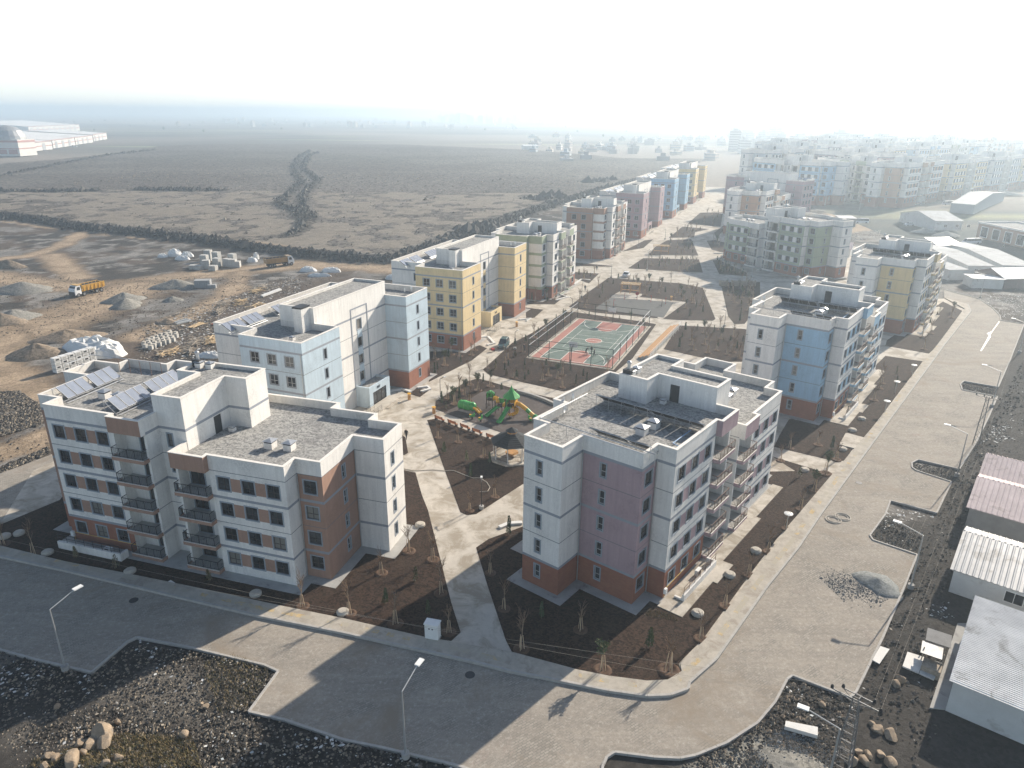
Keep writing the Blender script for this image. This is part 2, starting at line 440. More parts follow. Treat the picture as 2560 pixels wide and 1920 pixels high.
def vent_mesh(s=1.0):
    b = MB(); b.box(-.55, -.55, 0, .55, .55, .75, WHITE); b.box(-.5, -.5, .75, .5, .5, .98, METAL_D)
    c = MB()
    for k in range(4):
        a = math.pi / 4 + k * math.pi / 2; a2 = a + math.pi / 2
        c.face([(.98 * math.cos(a), .98 * math.sin(a), .98), (.98 * math.cos(a2), .98 * math.sin(a2), .98), (0, 0, 1.22)], METAL_G)
        c.face([(.98 * math.cos(a2), .98 * math.sin(a2), .98), (.98 * math.cos(a), .98 * math.sin(a), .98), (0, 0, .97)], METAL_D)
    return b.mesh('roof_vent'), c.mesh('cap')
VENT = vent_mesh()
def vent(root, u, v, z, sc=1.0):
    o = link('roof_vent', VENT[0], root, (u, v, z), 0, sc); link('cap', VENT[1], o)
PANEL_GLASS = mat('solar_glass', (.27, .30, .36), .22, .08, spec=.8)
def panel_meshes():
    b = MB(); b.box(-.56, 0, 0, .56, 1.9, .08, METAL_D, top=PANEL_GLASS)
    for x0, x1, y0, y1 in ((-.56, -.52, 0, 1.9), (.52, .56, 0, 1.9), (-.52, .52, 0, .04), (-.52, .52, 1.86, 1.9)): b.box(x0, y0, .08, x1, y1, .1, METAL_G)
    return b.mesh('solar_panel')
PANEL = panel_meshes()
def solar_row(root, u, v, z, n, face_rz, tilt=38):
    """row of solar collectors along local x of face_rz, tilted up to the back"""
    M = Matrix.Translation((u, v, z)) @ Matrix.Rotation(face_rz, 4, 'Z')
    for k in range(n):
        x = (k - (n - 1) / 2) * 1.2 + (.45 if k >= n // 2 else 0)
        o = link('solar_panel', PANEL, root); p = M @ Vector((x, 0, .35)); o.location = p
        o.rotation_euler = (rad(tilt), 0, face_rz)
    b = MB(); W = n * 1.2 / 2 + .5; h = 1.9 * math.sin(rad(tilt)) + .35; d = 1.9 * math.cos(rad(tilt))
    for y, zz in ((-.05, .3), (d, h)):
        b.tube(M @ Vector((-W, y, zz)), M @ Vector((W, y, zz)), .045, METAL_G)
    k = -W + .1
    while k < W:
        b.tube(M @ Vector((k, d, 0)), M @ Vector((k, d, h)), .03, METAL_G, n=4); b.tube(M @ Vector((k, 0, 0)), M @ Vector((k, 0, .3)), .03, METAL_G, n=4)
        b.tube(M @ Vector((k, 0, .05)), M @ Vector((k, d, h)), .02, METAL_G, n=4); k += 1.6
    b.tube(M @ Vector((-W, -.35, .12)), M @ Vector((W, -.35, .12)), .07, METAL_G)
    b.build('collector_rack', root)
DISH = None
def dish(root, u, v, z, rz):
    global DISH
    if DISH is None:
        b = MB(); n = 14
        pr = [(0.02, 0), (.2, .03), (.35, .09), (.45, .16)]
        for j in range(3):
            for k in range(n):
                a0, a1 = 2 * math.pi * k / n, 2 * math.pi * (k + 1) / n
                q = lambda r, y, a: (r * math.cos(a), -y, .9 + r * math.sin(a) + y * .4)
                b.face([q(*pr[j], a0), q(*pr[j], a1), q(*pr[j + 1], a1), q(*pr[j + 1], a0)], WPAINT)
        b.tube((0, .02, 0), (0, .05, .9), .03, METAL_G); b.tube((0, 0, .7), (0, -.5, .95), .015, METAL_G)
        DISH = b.mesh('satellite_dish')
    link('satellite_dish', DISH, root, (u, v, z), rz)

def block_t1(name, label, org, ang, nL, nR, acc, rail=None, brickL=True, brickR=False, lite=False, P=None, front_acc=False, panels=2, roof_stuff=True, group=None, apron=True, striped=False):
    acc = ACC[acc] if isinstance(acc, str) else acc
    rail = rail or RUST
    root = empty(name, (org[0], org[1], 0), rad(ang), label, 'apartment building', group or 'apartment blocks of the estate')
    root.matrix_basis = Matrix.Translation((org[0], org[1], 0)) @ Matrix.Rotation(rad(ang), 4, 'Z')
    p = dict(a=9.3, b=4.2, g=3.1, e1=2.0, d1=2.9, v2=8.7, d2=3.6, v3=13.3, v4=15.0, vb=16.6)
    if P: p.update(P)
    a, b_, g, e1, d1, v2, d2, v3, v4, vb = (p[k] for k in ('a', 'b', 'g', 'e1', 'd1', 'v2', 'd2', 'v3', 'v4', 'vb'))
    W = 2 * (a + b_) + g; c = W / 2; ab = a + b_
    base = [(0, 0), (a, 0), (a, 1.4), (ab - .3, 1.4), (ab - .3, 0), (ab, 0), (ab, 9), (c - .02, 9), (c - .02, vb), (3.1, vb), (3.1, v4), (-d1 + .2, v4), (-d1 + .2, v3), (-d1 - d2, v3), (-d1 - d2, v2), (-d1, v2), (-d1, e1), (0, e1)]
    topb = [(0, 0), (a, 0), (a, -.65), (ab, -.65), (ab, 9)] + base[7:]
    tags = ['front', 'nside', 'niche', 'nside', 'stub', 'gap', 'in', 'in', 'back', 'bs', 'back2', 'bs', 'back3', 'end_w', 'end_s', 'end_a', 'small', 'end_c']
    dark_front = acc if front_acc else WHITE
    for side, n, brick in ((0, nL, brickL), (1, nR, brickR)):
        mir = (lambda P_: [(W - x, y) for x, y in P_][::-1]) if side else (lambda P_: P_)
        poly, top = mir(base), mir(topb)
        tg = tags if not side else [tags[(16 - i) % 18] for i in range(18)]
        w = Wing(root, poly, n, top, lite=lite)
        zc = lev(n) - .12
        wd = lambda cs: [(x, 'wide', False, 1, n) for x in cs]
        for i, t in enumerate(tg):
            q0, q1 = poly[i], poly[(i + 1) % 18]; L = math.hypot(q1[0] - q0[0], q1[1] - q0[1])
            if t == 'front':
                nw = max(1, int(L / 2.9)); st = L / nw; cs = [st * (k + .5) * .98 + .05 for k in range(nw)]
                if side: cs = [L - x for x in cs]; cs.sort()
                pan = [(cs[k] + .86, cs[k + 1] - .86) for k in range(nw - 1)] if panels and nw > 1 else None
                w.facade(i, wd(cs), dark_front, brick, panels=((acc if not front_acc else WHITE), pan) if pan else None, above=WHITE)
            elif t == 'niche':
                w.facade(i, [(L * (.72 if not side else .28), 'door', False, 1, n)], WHITE, False, False, z1=zc)
            elif t in ('nside', 'stub'): w.facade(i, [], WHITE, False, False, z1=zc)
            elif t == 'gap': w.facade(i, [], WHITE, False)
            elif t == 'in': w.facade(i, [], WHITE, False, False)
            elif t in ('back', 'back2'): w.facade(i, [(L * (k + .5) / max(1, int(L / 3)), 'wide', False, 1, n) for k in range(max(1, int(L / 3)))], WHITE, brick)
            elif t in ('bs', 'back3'): w.facade(i, [], WHITE, brick)
            elif striped and t in ('end_w', 'end_s', 'back3'): w.facade(i, [(L * .3, 'wide', False, 1, n), (L * .68, 'wide', False, 1, n)] if t == 'end_w' else [], acc, brick)
            elif striped and t in ('end_a', 'small'): w.facade(i, wd([L / 2]) if t == 'small' else [], WHITE, brick, above=acc, stripe=acc)
            elif t == 'end_w': w.facade(i, [(L * .42, 'narrow', True, 1, n)], WHITE, brick)
            elif t == 'end_s': w.facade(i, [], WHITE, brick)
            elif t == 'end_a': w.facade(i, [(L * .37 if not side else L * .63, 'narrow', True, 1, n)], acc, brick, above=WHITE)
            elif t == 'small': w.facade(i, wd([L / 2]), acc, brick, above=WHITE)
            elif t == 'end_c': w.facade(i, [], WHITE, brick)
        # head block over the balconies
        hx0, hx1 = (a, ab) if not side else (W - ab, W - a)
        zt = w.zt
        for q, m in ((((hx0, -.65, zc), (hx1, -.65, zc), (hx1, -.65, zt), (hx0, -.65, zt)), acc if not front_acc else WHITE),
                     (((hx0, 0, zc), (hx0, -.65, zc), (hx0, -.65, zt), (hx0, 0, zt)), acc if side == 0 and not front_acc else WHITE),
                     (((hx1, -.65, zc), (hx1, 0, zc), (hx1, 0, zt), (hx1, -.65, zt)), acc if side == 1 and not front_acc else WHITE),
                     (((hx1, -.65, zc), (hx0, -.65, zc), (hx0, 1.4, zc), (hx1, 1.4, zc)), WHITE)):
            w.b.face(q, m)
        zr = w.roof(COPING)
        w.finish()
        for k in range(1, n + 1):
            x0, x1 = (a + .02, ab - .12) if not side else (W - ab + .12, W - a - .02)
            balcony(root, x0, x1, -.75, 1.38, lev(k - 1) + .06, acc if not front_acc else WHITE, rail, lite)
        if roof_stuff:
            for u, v in ((a * .5 - 1.6, 5.4), (a * .5 + .6, 5.2), (ab - 1.5, 7.6)):
                vent(root, u if not side else W - u, v, zr, .9 if v < 6 else .55)
        if not lite:
            d = MB()
            for (u, v) in ((-.12, e1 - .12), (-d1 - .14, v2 - .14)):
                u = u if not side else W - u
                d.tube((u, v, .1), (u, v, lev(n)), .055, METAL_G)
                for k in range(1, n + 1): d.tube((u, v, lev(k) - 1), (u, v, lev(k) - .9), .075, METAL_G)
            d.build('downpipe', root)
    # stair tower
    nt_ = max(nL, nR); zt = lev(nt_) + 3.6
    tw = [(ab - .3, 1.9), (W - ab + .3, 1.9), (W - ab + .3, 8.98), (c + 4.6, 8.98), (c + 4.6, 12.6), (c - 4.6, 12.6), (c - 4.6, 8.98), (ab - .3, 8.98)]
    w = Wing(root, tw, nt_, z_top=zt, lite=lite)
    for i in range(8):
        q0, q1 = tw[i], tw[(i + 1) % 8]; L = math.hypot(q1[0] - q0[0], q1[1] - q0[1])
        w.facade(i, [(L * .42, 'narrow', False, 1, nt_)] if i == 0 else [], WHITE, False, bands=True)
    zr = w.roof(COPING, parapet=.35); w.finish()
    for n, s in ((nL, -1), (nR, 1)):
        dr = MB(); u = c + s * (g / 2 + .3); z = lev(n) + .7
        dr.box(u - .05 if s < 0 else u - .02, 6.3, z, u + .02 if s < 0 else u + .05, 7.4, z + 2.05, METAL_D); dr.build('roof_door', root)
    if roof_stuff:
        vent(root, c - 3.6, 11.6, zr, .7); vent(root, c - 2.2, 11.7, zr, .7)
        ch = MB(); ch.box(c - 4.4, 11.3, zr, c - 3.4, 12.3, zr + .9, METAL_D); ch.lathe([(.18, .9), (.18, 1.5), (.28, 1.55), (.28, 1.75), (.12, 1.9)], METAL_G, 10, (c - 3.9, 11.8, zr)); ch.build('flue', root)
    if apron:
        ap = MB(); ap_poly = [(-1.2, -1.3), (W + 1.2, -1.3), (W + 1.2, .8), (W + d1 + 1.2, .8), (W + d1 + 1.2, v2 - 1.2), (W + d1 + d2 + 1.2, v2 - 1.2), (W + d1 + d2 + 1.2, v3 + 1.2), (W + d1, v3 + 1.2), (W + d1, vb + 1.2), (-d1, vb + 1.2), (-d1, v3 + 1.2), (-d1 - d2 - 1.2, v3 + 1.2), (-d1 - d2 - 1.2, v2 - 1.2), (-d1 - 1.2, v2 - 1.2), (-d1 - 1.2, .8), (-1.2, .8)]
        ap.prism(ap_poly, 0, .1, CONC_G); ap.build('apron', root)
    return root

def block_t2(name, label, org, ang, acc, n=5, lite=False, roof_stuff=True, group=None, flip=False, letters=True):
    acc = ACC[acc] if isinstance(acc, str) else acc
    root = empty(name, (org[0], org[1], 0), rad(ang), label, 'apartment building', group or 'apartment blocks of the estate')
    root.matrix_basis = Matrix.Translation((org[0], org[1], 0)) @ Matrix.Rotation(rad(ang), 4, 'Z')
    W, r0, r1, vr, ve, d3, vb = 36.6, 9.0, 28.8, 4.2, 10.8, 3.4, 18.5
    # whole body but the recessed stair volume
    body = [(0, 0), (r0, 0), (r0, vr + 5.9), (r1, vr + 5.9), (r1, 0), (W, 0), (W, ve), (W - d3, ve), (W - d3, vb), (d3, vb), (d3, ve), (0, ve)]
    w = Wing(root, body, n, lite=lite)
    nr = lambda c: [(c, 'narrow', False, 1, n)]
    w.facade(0, nr(5.2), acc, True); w.facade(1, [], WHITE, False); w.facade(2, [], WHITE, False); w.facade(3, [], acc, True)
    w.facade(4, nr(4.0), acc, True); w.facade(5, [(c, 'wide', False, 1, n) for c in (2.4, 5.4, 8.4)], acc, True)
    w.facade(6, [], WHITE, True); w.facade(7, nr(3.5), WHITE, True); w.facade(8, [(W * .82 * (k + .5) / 9, 'wide', False, 1, n) for k in range(9)], WHITE, True)
    w.facade(9, [(6.2, 'wide', False, 1, n)], WHITE, False); w.facade(10, [], WHITE, True)
    w.facade(11, [(c, 'wide', True, 1, n) for c in (2.5, 5.5, 8.5)], acc, True)
    zr = w.roof(COPING); w.finish()
    # recessed wall rising into the roof house
    zt = lev(n) + 4.0
    tw = [(r0 - .25, vr), (r1 + .25, vr), (r1 + .25, vr + 6.2), (r0 - .25, vr + 6.2)]
    t = Wing(root, tw, n, z_top=zt, lite=lite)
    sc = 12.6
    t.facade(0, [(sc - .9, 'strip', True, 2, n)], WHITE, False, panels=(acc, [(sc - 1.55, sc - .25)]))
    for i in (1, 2, 3): t.facade(i, [], WHITE, False)
    t.roof(COPING, parapet=.35); t.finish()
    fr = MB()
    for u in (r0 - .25 + sc - 3.1, r0 - .25 + sc + 1.6): fr.box(u - .12, vr - .06, 3.2, u + .12, vr - .005, lev(n) + 1.6, BAND)
    fr.box(r0 - .25 + sc - 2.98, vr - .06, lev(n) + 1.4, r0 - .25 + sc + 1.48, vr - .005, lev(n) + 1.6, BAND); fr.build('stair_frame', root)
    for k in range(2, n + 1):
        sp = MB(); u = r0 - .25 + sc - .9; sp.box(u - .65, vr - .05, lev(k - 1) - .6, u + .65, vr - .01, lev(k - 1) + .62, acc); sp.build('spandrel', root)
    # entrance
    e0, e1 = r0 - .25 + sc - 3.1, r0 - .25 + sc + 3.4
    en = MB()
    en.box(e0, vr - 2.6, 0, e0 + .3, vr, 3.7, acc); en.box(e1 - .3, vr - 2.6, 0, e1, vr, 3.7, acc)
    en.box(e0 + .3, vr - 2.6, 2.5, e1 - .3, vr - 2.3, 3.7, acc); en.box(e0 + .3, vr - 2.3, 3.1, e1 - .3, vr, 3.3, WHITE, top=GRAVEL_ROOF)
    en.box(e0 + .3, vr - 2.6, 0, e0 + 1.1, vr - 2.3, 2.5, acc); en.box(e1 - 1.2, vr - 2.6, 0, e1 - .3, vr - 2.3, 2.5, acc)
    eo = en.build('entrance', root)
    dg = MB(); dg.box(e0 + 1.1, vr - 2.45, .05, e1 - 1.2, vr - 2.42, 2.5, GLASS)
    for k in range(4): x = e0 + 1.1 + (e1 - e0 - 2.3) * k / 3; dg.box(x - .04, vr - 2.5, .05, x + .04, vr - 2.46, 2.5, FRAME)
    dg.build('door', eo)
    if letters:
        cu = bpy.data.curves.new('lettering', 'FONT'); cu.body = 'FY7'; cu.size = .62; cu.extrude = .03; cu.align_x = 'CENTER'; cu.materials.append(METAL_D)
        tmp = bpy.data.objects.new('lettering_curve', cu); COL.objects.link(tmp); bpy.context.view_layer.update()
        lme = bpy.data.meshes.new_from_object(tmp.evaluated_get(bpy.context.evaluated_depsgraph_get())); bpy.data.objects.remove(tmp)
        lo = bpy.data.objects.new('lettering', lme); COL.objects.link(lo); lo.parent = eo
        lo.location = ((e0 + e1) / 2 - .4, vr - 2.64, 2.85); lo.rotation_euler = (rad(90), 0, 0)
    rp = MB()
    rp.box(e0 - 2.5, vr - 5.0, 0, e1 - .4, vr - 2.6, .28, CONC); rp.box(e0 + 1.0, vr - 5.6, 0, e1 - .4, vr - 5.0, .14, CONC); 
    rp.box(e0 - 7.5, vr - 5.0, 0, e0 - 2.5, vr - 3.4, .14, CONC)
    ro = rp.build('entrance_ramp', root)
    rr = MB()
    for v in (vr - 5.0, vr - 3.5):
        for x in range(7): rr.tube((e0 - 7.4 + x * 1.2, v, .1), (e0 - 7.4 + x * 1.2, v, 1.15), .025, METAL_D, n=4)
        for z in (.5, .8, 1.12): rr.tube((e0 - 7.4, v, z), (e0 - .2, v, z + .1), .025, METAL_D, n=4)
    rr.build('handrail', ro)
    bx = MB(); bx.box(r0 - 2.3, vr + .6, zr, r0 - .25, vr + 2.1, zt + .3, WHITE); bx.box(r0 - 2.35, vr + .55, zt + .3, r0 - .2, vr + 2.15, zt + .55, METAL_D)
    bx.build('chimney', root)
    if roof_stuff:
        vent(root, 3.2, 4.0, zr, .6); solar_row(root, 5.8, 14.2, zr, 6, rad(0) if not lite else 0, 30); solar_row(root, 18, 14.2, zr, 8, 0, 30); solar_row(root, 29, 14.2, zr, 6, 0, 30)
        dish(root, 33.5, 3.0, zr, .6); dish(root, 34.8, 2.4, zr, .9)
        if not lite:
            d = MB()
            for u, v in ((-.1, .25), (.3, ve + .1)): d.tube((u, v, .1), (u, v, lev(n)), .055, METAL_G)
            d.build('downpipe', root)
    ap = MB(); ap.prism([(-1.2, -1.0), (r0 + .8, -1.0), (r0 + .8, vr - .4), (r1 - .8, vr - .4), (r1 - .8, -1.0), (W + 1.2, -1), (W + 1.2, vb + 1.2), (-1.2, vb + 1.2)], 0, .1, CONC_G); ap.build('apron', root)
    return root

# ------------------------------------------------------------------ terrain
SOIL = stony('bed_soil', (.018, .0115, .0085), (.062, .039, .028), 6.0, .5, 1.1, .8, .06, ((.06, .042, .03), .5, .8), bigscale=.25)
FIELD = stony('stony_field', (.055, .045, .036), (.34, .285, .225), 1.5, .45, 1.15, 1.0, .35, ((.085, .07, .055), .50, .72), bigscale=.018)
def zone_mat():
    m, nt, p = new_mat('site_ground', .95, spec=.15)
    at_ = nt.nodes.new('ShaderNodeAttribute'); at_.attribute_name = 'zone'
    v = _pos(nt)
    n1 = _noise(nt, .22, 8, .72, v, .5); n2 = _noise(nt, 1.6, 6, .8, v)
    vo = nt.nodes.new('ShaderNodeTexVoronoi'); vo.inputs['Scale'].default_value = 3.2; nt.links.new(v, vo.inputs['Vector'])
    sep = nt.nodes.new('ShaderNodeSeparateColor'); nt.links.new(vo.outputs['Color'], sep.inputs[0])
    a1 = nt.nodes.new('ShaderNodeMath'); a1.operation = 'MULTIPLY_ADD'; nt.links.new(n1, a1.inputs[0]); a1.inputs[1].default_value = 1.5; a1.inputs[2].default_value = -.30
    a2 = nt.nodes.new('ShaderNodeMath'); a2.operation = 'MULTIPLY_ADD'; nt.links.new(n2, a2.inputs[0]); a2.inputs[1].default_value = 1.1; nt.links.new(a1.outputs[0], a2.inputs[2])
    a3 = nt.nodes.new('ShaderNodeMath'); a3.operation = 'MULTIPLY_ADD'; nt.links.new(sep.outputs[0], a3.inputs[0]); a3.inputs[1].default_value = .55; nt.links.new(a2.outputs[0], a3.inputs[2])
    mul = nt.nodes.new('ShaderNodeVectorMath'); mul.operation = 'SCALE'; nt.links.new(at_.outputs['Color'], mul.inputs[0]); nt.links.new(a3.outputs[0], mul.inputs['Scale'])
    nt.links.new(mul.outputs[0], p.inputs['Base Color'])
    ad = nt.nodes.new('ShaderNodeMath'); ad.operation = 'ADD'; nt.links.new(n2, ad.inputs[0]); nt.links.new(sep.outputs[0], ad.inputs[1])
    _bump(nt, p, ad.outputs[0], .8, .12)
    return m
ZONE = zone_mat()
def np_noise(x, y, scale, seed=0, octv=4):
    out = np.zeros_like(x); amp = 1.0; tot = 0
    for o in range(octv):
        r = np.random.RandomState(seed + o); T = r.rand(256, 256)
        fx, fy = x / scale * 2 ** o, y / scale * 2 ** o
        ix, iy = np.floor(fx).astype(int), np.floor(fy).astype(int); ux, uy = fx - ix, fy - iy
        ux = ux * ux * (3 - 2 * ux); uy = uy * uy * (3 - 2 * uy)
        g = lambda a, b: T[a % 256, b % 256]
        out += amp * ((g(ix, iy) * (1 - ux) + g(ix + 1, iy) * ux) * (1 - uy) + (g(ix, iy + 1) * (1 - ux) + g(ix + 1, iy + 1) * ux) * uy)
        tot += amp; amp *= .55
    return out / tot
def seg_dist(x, y, pts):
    d = np.full_like(x, 1e9)
    for (x0, y0), (x1, y1) in zip(pts, pts[1:]):
        L2 = (x1 - x0) ** 2 + (y1 - y0) ** 2 + 1e-9
        t = np.clip(((x - x0) * (x1 - x0) + (y - y0) * (y1 - y0)) / L2, 0, 1)
        d = np.minimum(d, np.hypot(x - x0 - t * (x1 - x0), y - y0 - t * (y1 - y0)))
    return d
def poly_sd(x, y, P):
    ins = np.zeros(x.shape, bool); n = len(P)
    for i in range(n):
        (x0, y0), (x1, y1) = P[i], P[(i + 1) % n]
        c = ((y0 > y) != (y1 > y)) & (x < (x1 - x0) * (y - y0) / (y1 - y0 + 1e-12) + x0)
        ins ^= c
    d = seg_dist(x, y, P + [P[0]])
    return np.where(ins, -d, d)
def grid_object(name, x0, x1, y0, y1, nx, ny, zfn, colfn, material, uneven=None):
    X, Y = np.meshgrid(np.linspace(x0, x1, nx), np.linspace(y0, y1, ny))
    Z = zfn(X, Y)
    me = bpy.data.meshes.new(name)
    V = np.stack([X, Y, Z], -1).reshape(-1, 3)
    i = np.arange(nx * ny).reshape(ny, nx)
    F = np.stack([i[:-1, :-1], i[:-1, 1:], i[1:, 1:], i[1:, :-1]], -1).reshape(-1, 4)
    me.vertices.add(len(V)); me.vertices.foreach_set('co', V.ravel())
    me.loops.add(F.size); me.loops.foreach_set('vertex_index', F.ravel())
    me.polygons.add(len(F)); me.polygons.foreach_set('loop_start', np.arange(0, F.size, 4)); me.polygons.foreach_set('loop_total', np.full(len(F), 4))
    me.polygons.foreach_set('use_smooth', np.ones(len(F), bool))
    if colfn is not None:
        C = colfn(X, Y).reshape(-1, 3); A = me.attributes.new('zone', 'FLOAT_COLOR', 'POINT')
        A.data.foreach_set('color', np.concatenate([C, np.ones((len(C), 1))], 1).astype(np.float32).ravel())
    me.materials.append(material); me.update(calc_edges=True); me.validate()
    o = bpy.data.objects.new(name, me); COL.objects.link(o)
    return o

KERB_N = tr('c7', [(-100, 285), (420, 397), (880, 505), (1640, 685)]) + tr('c8', [(0, 800), (400, 890), (650, 945), (850, 990), (1060, 1045), (1430, 1117), (1700, 1172), (1950, 1207), (2100, 1200), (2212, 1160)]) + \
    tr('c9', [(60, 1120), (230, 970), (560, 500), (760, 250), (900, 40)]) + tr('c6', [(1350, 900), (1610, 545), (1700, 420), (1870, 205), (1850, 160)]) + tr('t', [(1500, 1095), (1400, 1030), (1290, 985)])
ROAD_S = tr('t', [(1290, 850), (1700, 960), (1850, 1060), (1935, 1150), (1945, 1205)]) + tr('c6', [(2212, 285), (2120, 520), (2045, 690), (1825, 652), (1802, 672), (1815, 708), (2040, 752), (1985, 880), (1900, 1050), (1795, 1218), (1530, 1157), (1490, 1178), (1492, 1208), (1520, 1228), (1745, 1300), (1650, 1500), (1352, 1420)]) + \
    tr('c9', [(1320, 30), (1220, 165), (1240, 195), (1525, 290), (1440, 500), (1380, 640), (1300, 830), (1230, 970), (1130, 1175), (1090, 1208), (722, 1066), (688, 1092), (650, 1165), (610, 1240), (500, 1370), (300, 1500), (100, 1580), (0, 1600)]) + \
    tr('c8', [(1990, 1592), (1740, 1560), (1690, 1592), (1665, 1640), (1640, 1800), (1100, 1760), (700, 1640), (240, 1530)]) + tr('c7', [(2212, 1482), (1830, 1352), (1600, 1300), (1790, 1040), (1700, 1000), (1240, 890), (880, 822), (820, 850), (590, 1047), (240, 967), (-60, 885)])
ROAD3 = tr('c4', [(-120, 910), (0, 872), (325, 752), (520, 640), (700, 520), (790, 570), (600, 760), (385, 1045), (150, 1150), (0, 1212), (-120, 1262)])
# lines of the site
EMB = tr('c1', [(-260, 850), (0, 885), (250, 915), (500, 960), (800, 990), (1000, 1010), (1350, 1050), (1700, 1105), (2000, 1140), (2212, 1160)]) + tr('c2', [(150, 1175), (300, 1172), (420, 1145), (480, 1120)]) + [(-12, 295), (22, 366), (60, 450), (110, 560)]
ROADS_DIRT = [(tr('c1', [(-300, 1250), (0, 1270), (400, 1330), (700, 1330), (1100, 1270), (1500, 1230), (1900, 1190), (2212, 1190)]) + tr('c2', [(300, 1215)]), 5.5),
              (tr('c1', [(-200, 870), (0, 900), (350, 950), (520, 970), (850, 1005), (1300, 1050), (1700, 1090), (2000, 1140), (2212, 1180)]), 2.2),
              (tr('c1', [(530, 980), (400, 1060), (200, 1130), (0, 1150)]), 3.0), (tr('c1', [(330, 1130), (420, 1200), (500, 1270)]), 4.0),
              (tr('c1', [(850, 1340), (600, 1450), (300, 1560), (0, 1659)]), 9.0), (tr('q', [(0, 830), (120, 1000), (40, 1250), (250, 1450), (400, 1530)]), 4.0),
              (tr('c4', [(-200, 790), (0, 740), (150, 690), (290, 640), (420, 590)]), 3.0), (tr('c1', [(1560, 1240), (1500, 1350), (1350, 1450), (1100, 1560), (900, 1640)]), 3.2)]
TAN, GREY, DARK, RUB, BROWN = np.array((.265, .20, .137)), np.array((.145, .135, .122)), np.array((.036, .032, .028)), np.array((.043, .039, .035)), np.array((.08, .062, .048))
SITE_R = tr('c3', [(930, 860), (1050, 840), (1500, 790), (2300, 690), (2300, 1030), (1800, 1000), (1450, 960), (1250, 960), (950, 1010), (930, 1170), (1050, 1210), (900, 1010)])
SITE_R2 = tr('c3', [(940, 1160), (1080, 1150), (1080, 1260), (1000, 1240)])
RIGHT_STREET = tr('c3', [(870, 800), (1300, 830), (1800, 770), (2400, 690)])
WASTE_R = [(26, 38), (70, 38), (140, 190), (92, 150)]
def field_side(X, Y): # positive on the field side of the embankment
    d = seg_dist(X, Y, EMB)
    P = EMB + [(200, 900), (-900, 1400), (-700, 300)]
    return -poly_sd(X, Y, P)
def z_near(X, Y):
    z = (np_noise(X, Y, 9, 3) - .5) * .5 + (np_noise(X, Y, 2.2, 9, 3) - .5) * .28
    lot = np.clip((np.minimum(poly_sd(X, Y, ESTATE), np.minimum(poly_sd(X, Y, KERB_N + ROAD_S), poly_sd(X, Y, ROAD3))) - .6) / 3, 0, 1); z = z * lot - (1 - lot) * .12
    for P, w in ROADS_DIRT:
        d = seg_dist(X, Y, P); k = np.clip((d - w * .7) / (w * .5), .12, 1); z *= k
    fs = field_side(X, Y)
    z = z + 2.2 * np.clip(fs / 3.0 + .2, 0, 1) * np.clip((X + 1000) / 50, 0, 1)
    wall = np.exp(-((fs + .5) / 2.2) ** 2)
    z += wall * (1.2 + 2.2 * (np_noise(X, Y, 3.0, 21, 3) - .5))
    return z - .04
def c_near(X, Y):
    n = np_noise(X, Y, 9, 5, 6); n2 = np_noise(X, Y, 16, 15, 6); n3 = np_noise(X, Y, 4, 33, 5)
    mixn = lambda a, b, t: a + (b - a) * np.clip(t, 0, 1)[..., None]
    C = mixn(np.broadcast_to(GREY, X.shape + (3,)), BROWN, (n - .46) * 12)
    C = mixn(C, DARK * 1.2, (n2 - .55) * 16); C = mixn(C, GREY * 1.35, (n3 - .60) * 14)
    stock = tr('c1', [(650, 1659), (900, 1600), (1300, 1430), (1700, 1330), (2300, 1250), (2300, 1500), (1500, 1700), (600, 1900)])
    C = mixn(C, np.array((.085, .066, .052)), -poly_sd(X, Y, stock) / 4 + .5 + (n3 - .5) * 3)
    for P, w in ROADS_DIRT:
        d = seg_dist(X, Y, P) + (n3 - .5) * 3.5 + (n - .5) * 3; C = mixn(C, TAN * .62, (1.5 - d / w) * 2.2); C = mixn(C, TAN * 1.12, (.95 - d / w) * 2.5); C = mixn(C, TAN * .8, (n3 - .52) * 9 * (d < w))
    fs = field_side(X, Y)
    C = mixn(C, DARK * .8, 1.6 - np.abs(fs + .5) / 2.4)
    C = mixn(C, np.array((.17, .145, .115)), (fs - 2.5) / 3)
    # dark rubble around the estate: south of the street and along the east road
    sth = 1 / (1 + np.exp((Y - 58 - .35 * (X + 20)) / 3)) * (X < 30)
    C = mixn(C, RUB, sth * 1.5)
    C = mixn(C, RUB, np.clip((X * .787 - Y * .617 + 12) / 6, 0, 1))
    gr = tr('c7', [(1000, 960), (1400, 1000), (1300, 1300), (1500, 1380), (600, 1250), (300, 1400), (0, 1560), (0, 1500), (600, 1180)])
    C = mixn(C, np.array((.115, .105, .092)), -poly_sd(X, Y, gr) / 2 + .3 + (n3 - .5) * 3)
    for P, t in ((SITE_R, TAN * 1.05), (SITE_R2, TAN), ):
        C = mixn(C, t, -poly_sd(X, Y, P) / 3 + .5 + (n3 - .5) * 2)
    C = mixn(C, TAN * 1.1, 1.2 - seg_dist(X, Y, RIGHT_STREET) / 9)
    gp = tr('c9', [(520, 1380), (700, 1500), (950, 1620), (1000, 1750), (100, 1750), (0, 1640), (300, 1510)])
    C = mixn(C, np.array((.25, .245, .22)), -poly_sd(X, Y, gp) / 1.2 + .2 + (n3 - .5) * 1)
    grs = tr('e', [(900, 1450), (1300, 1330), (1800, 1330), (2000, 1657), (700, 1700)])
    C = mixn(C, np.array((.17, .135, .07)), -poly_sd(X, Y, grs) / 1.5 + (n3 - .5) * 2)
    return C
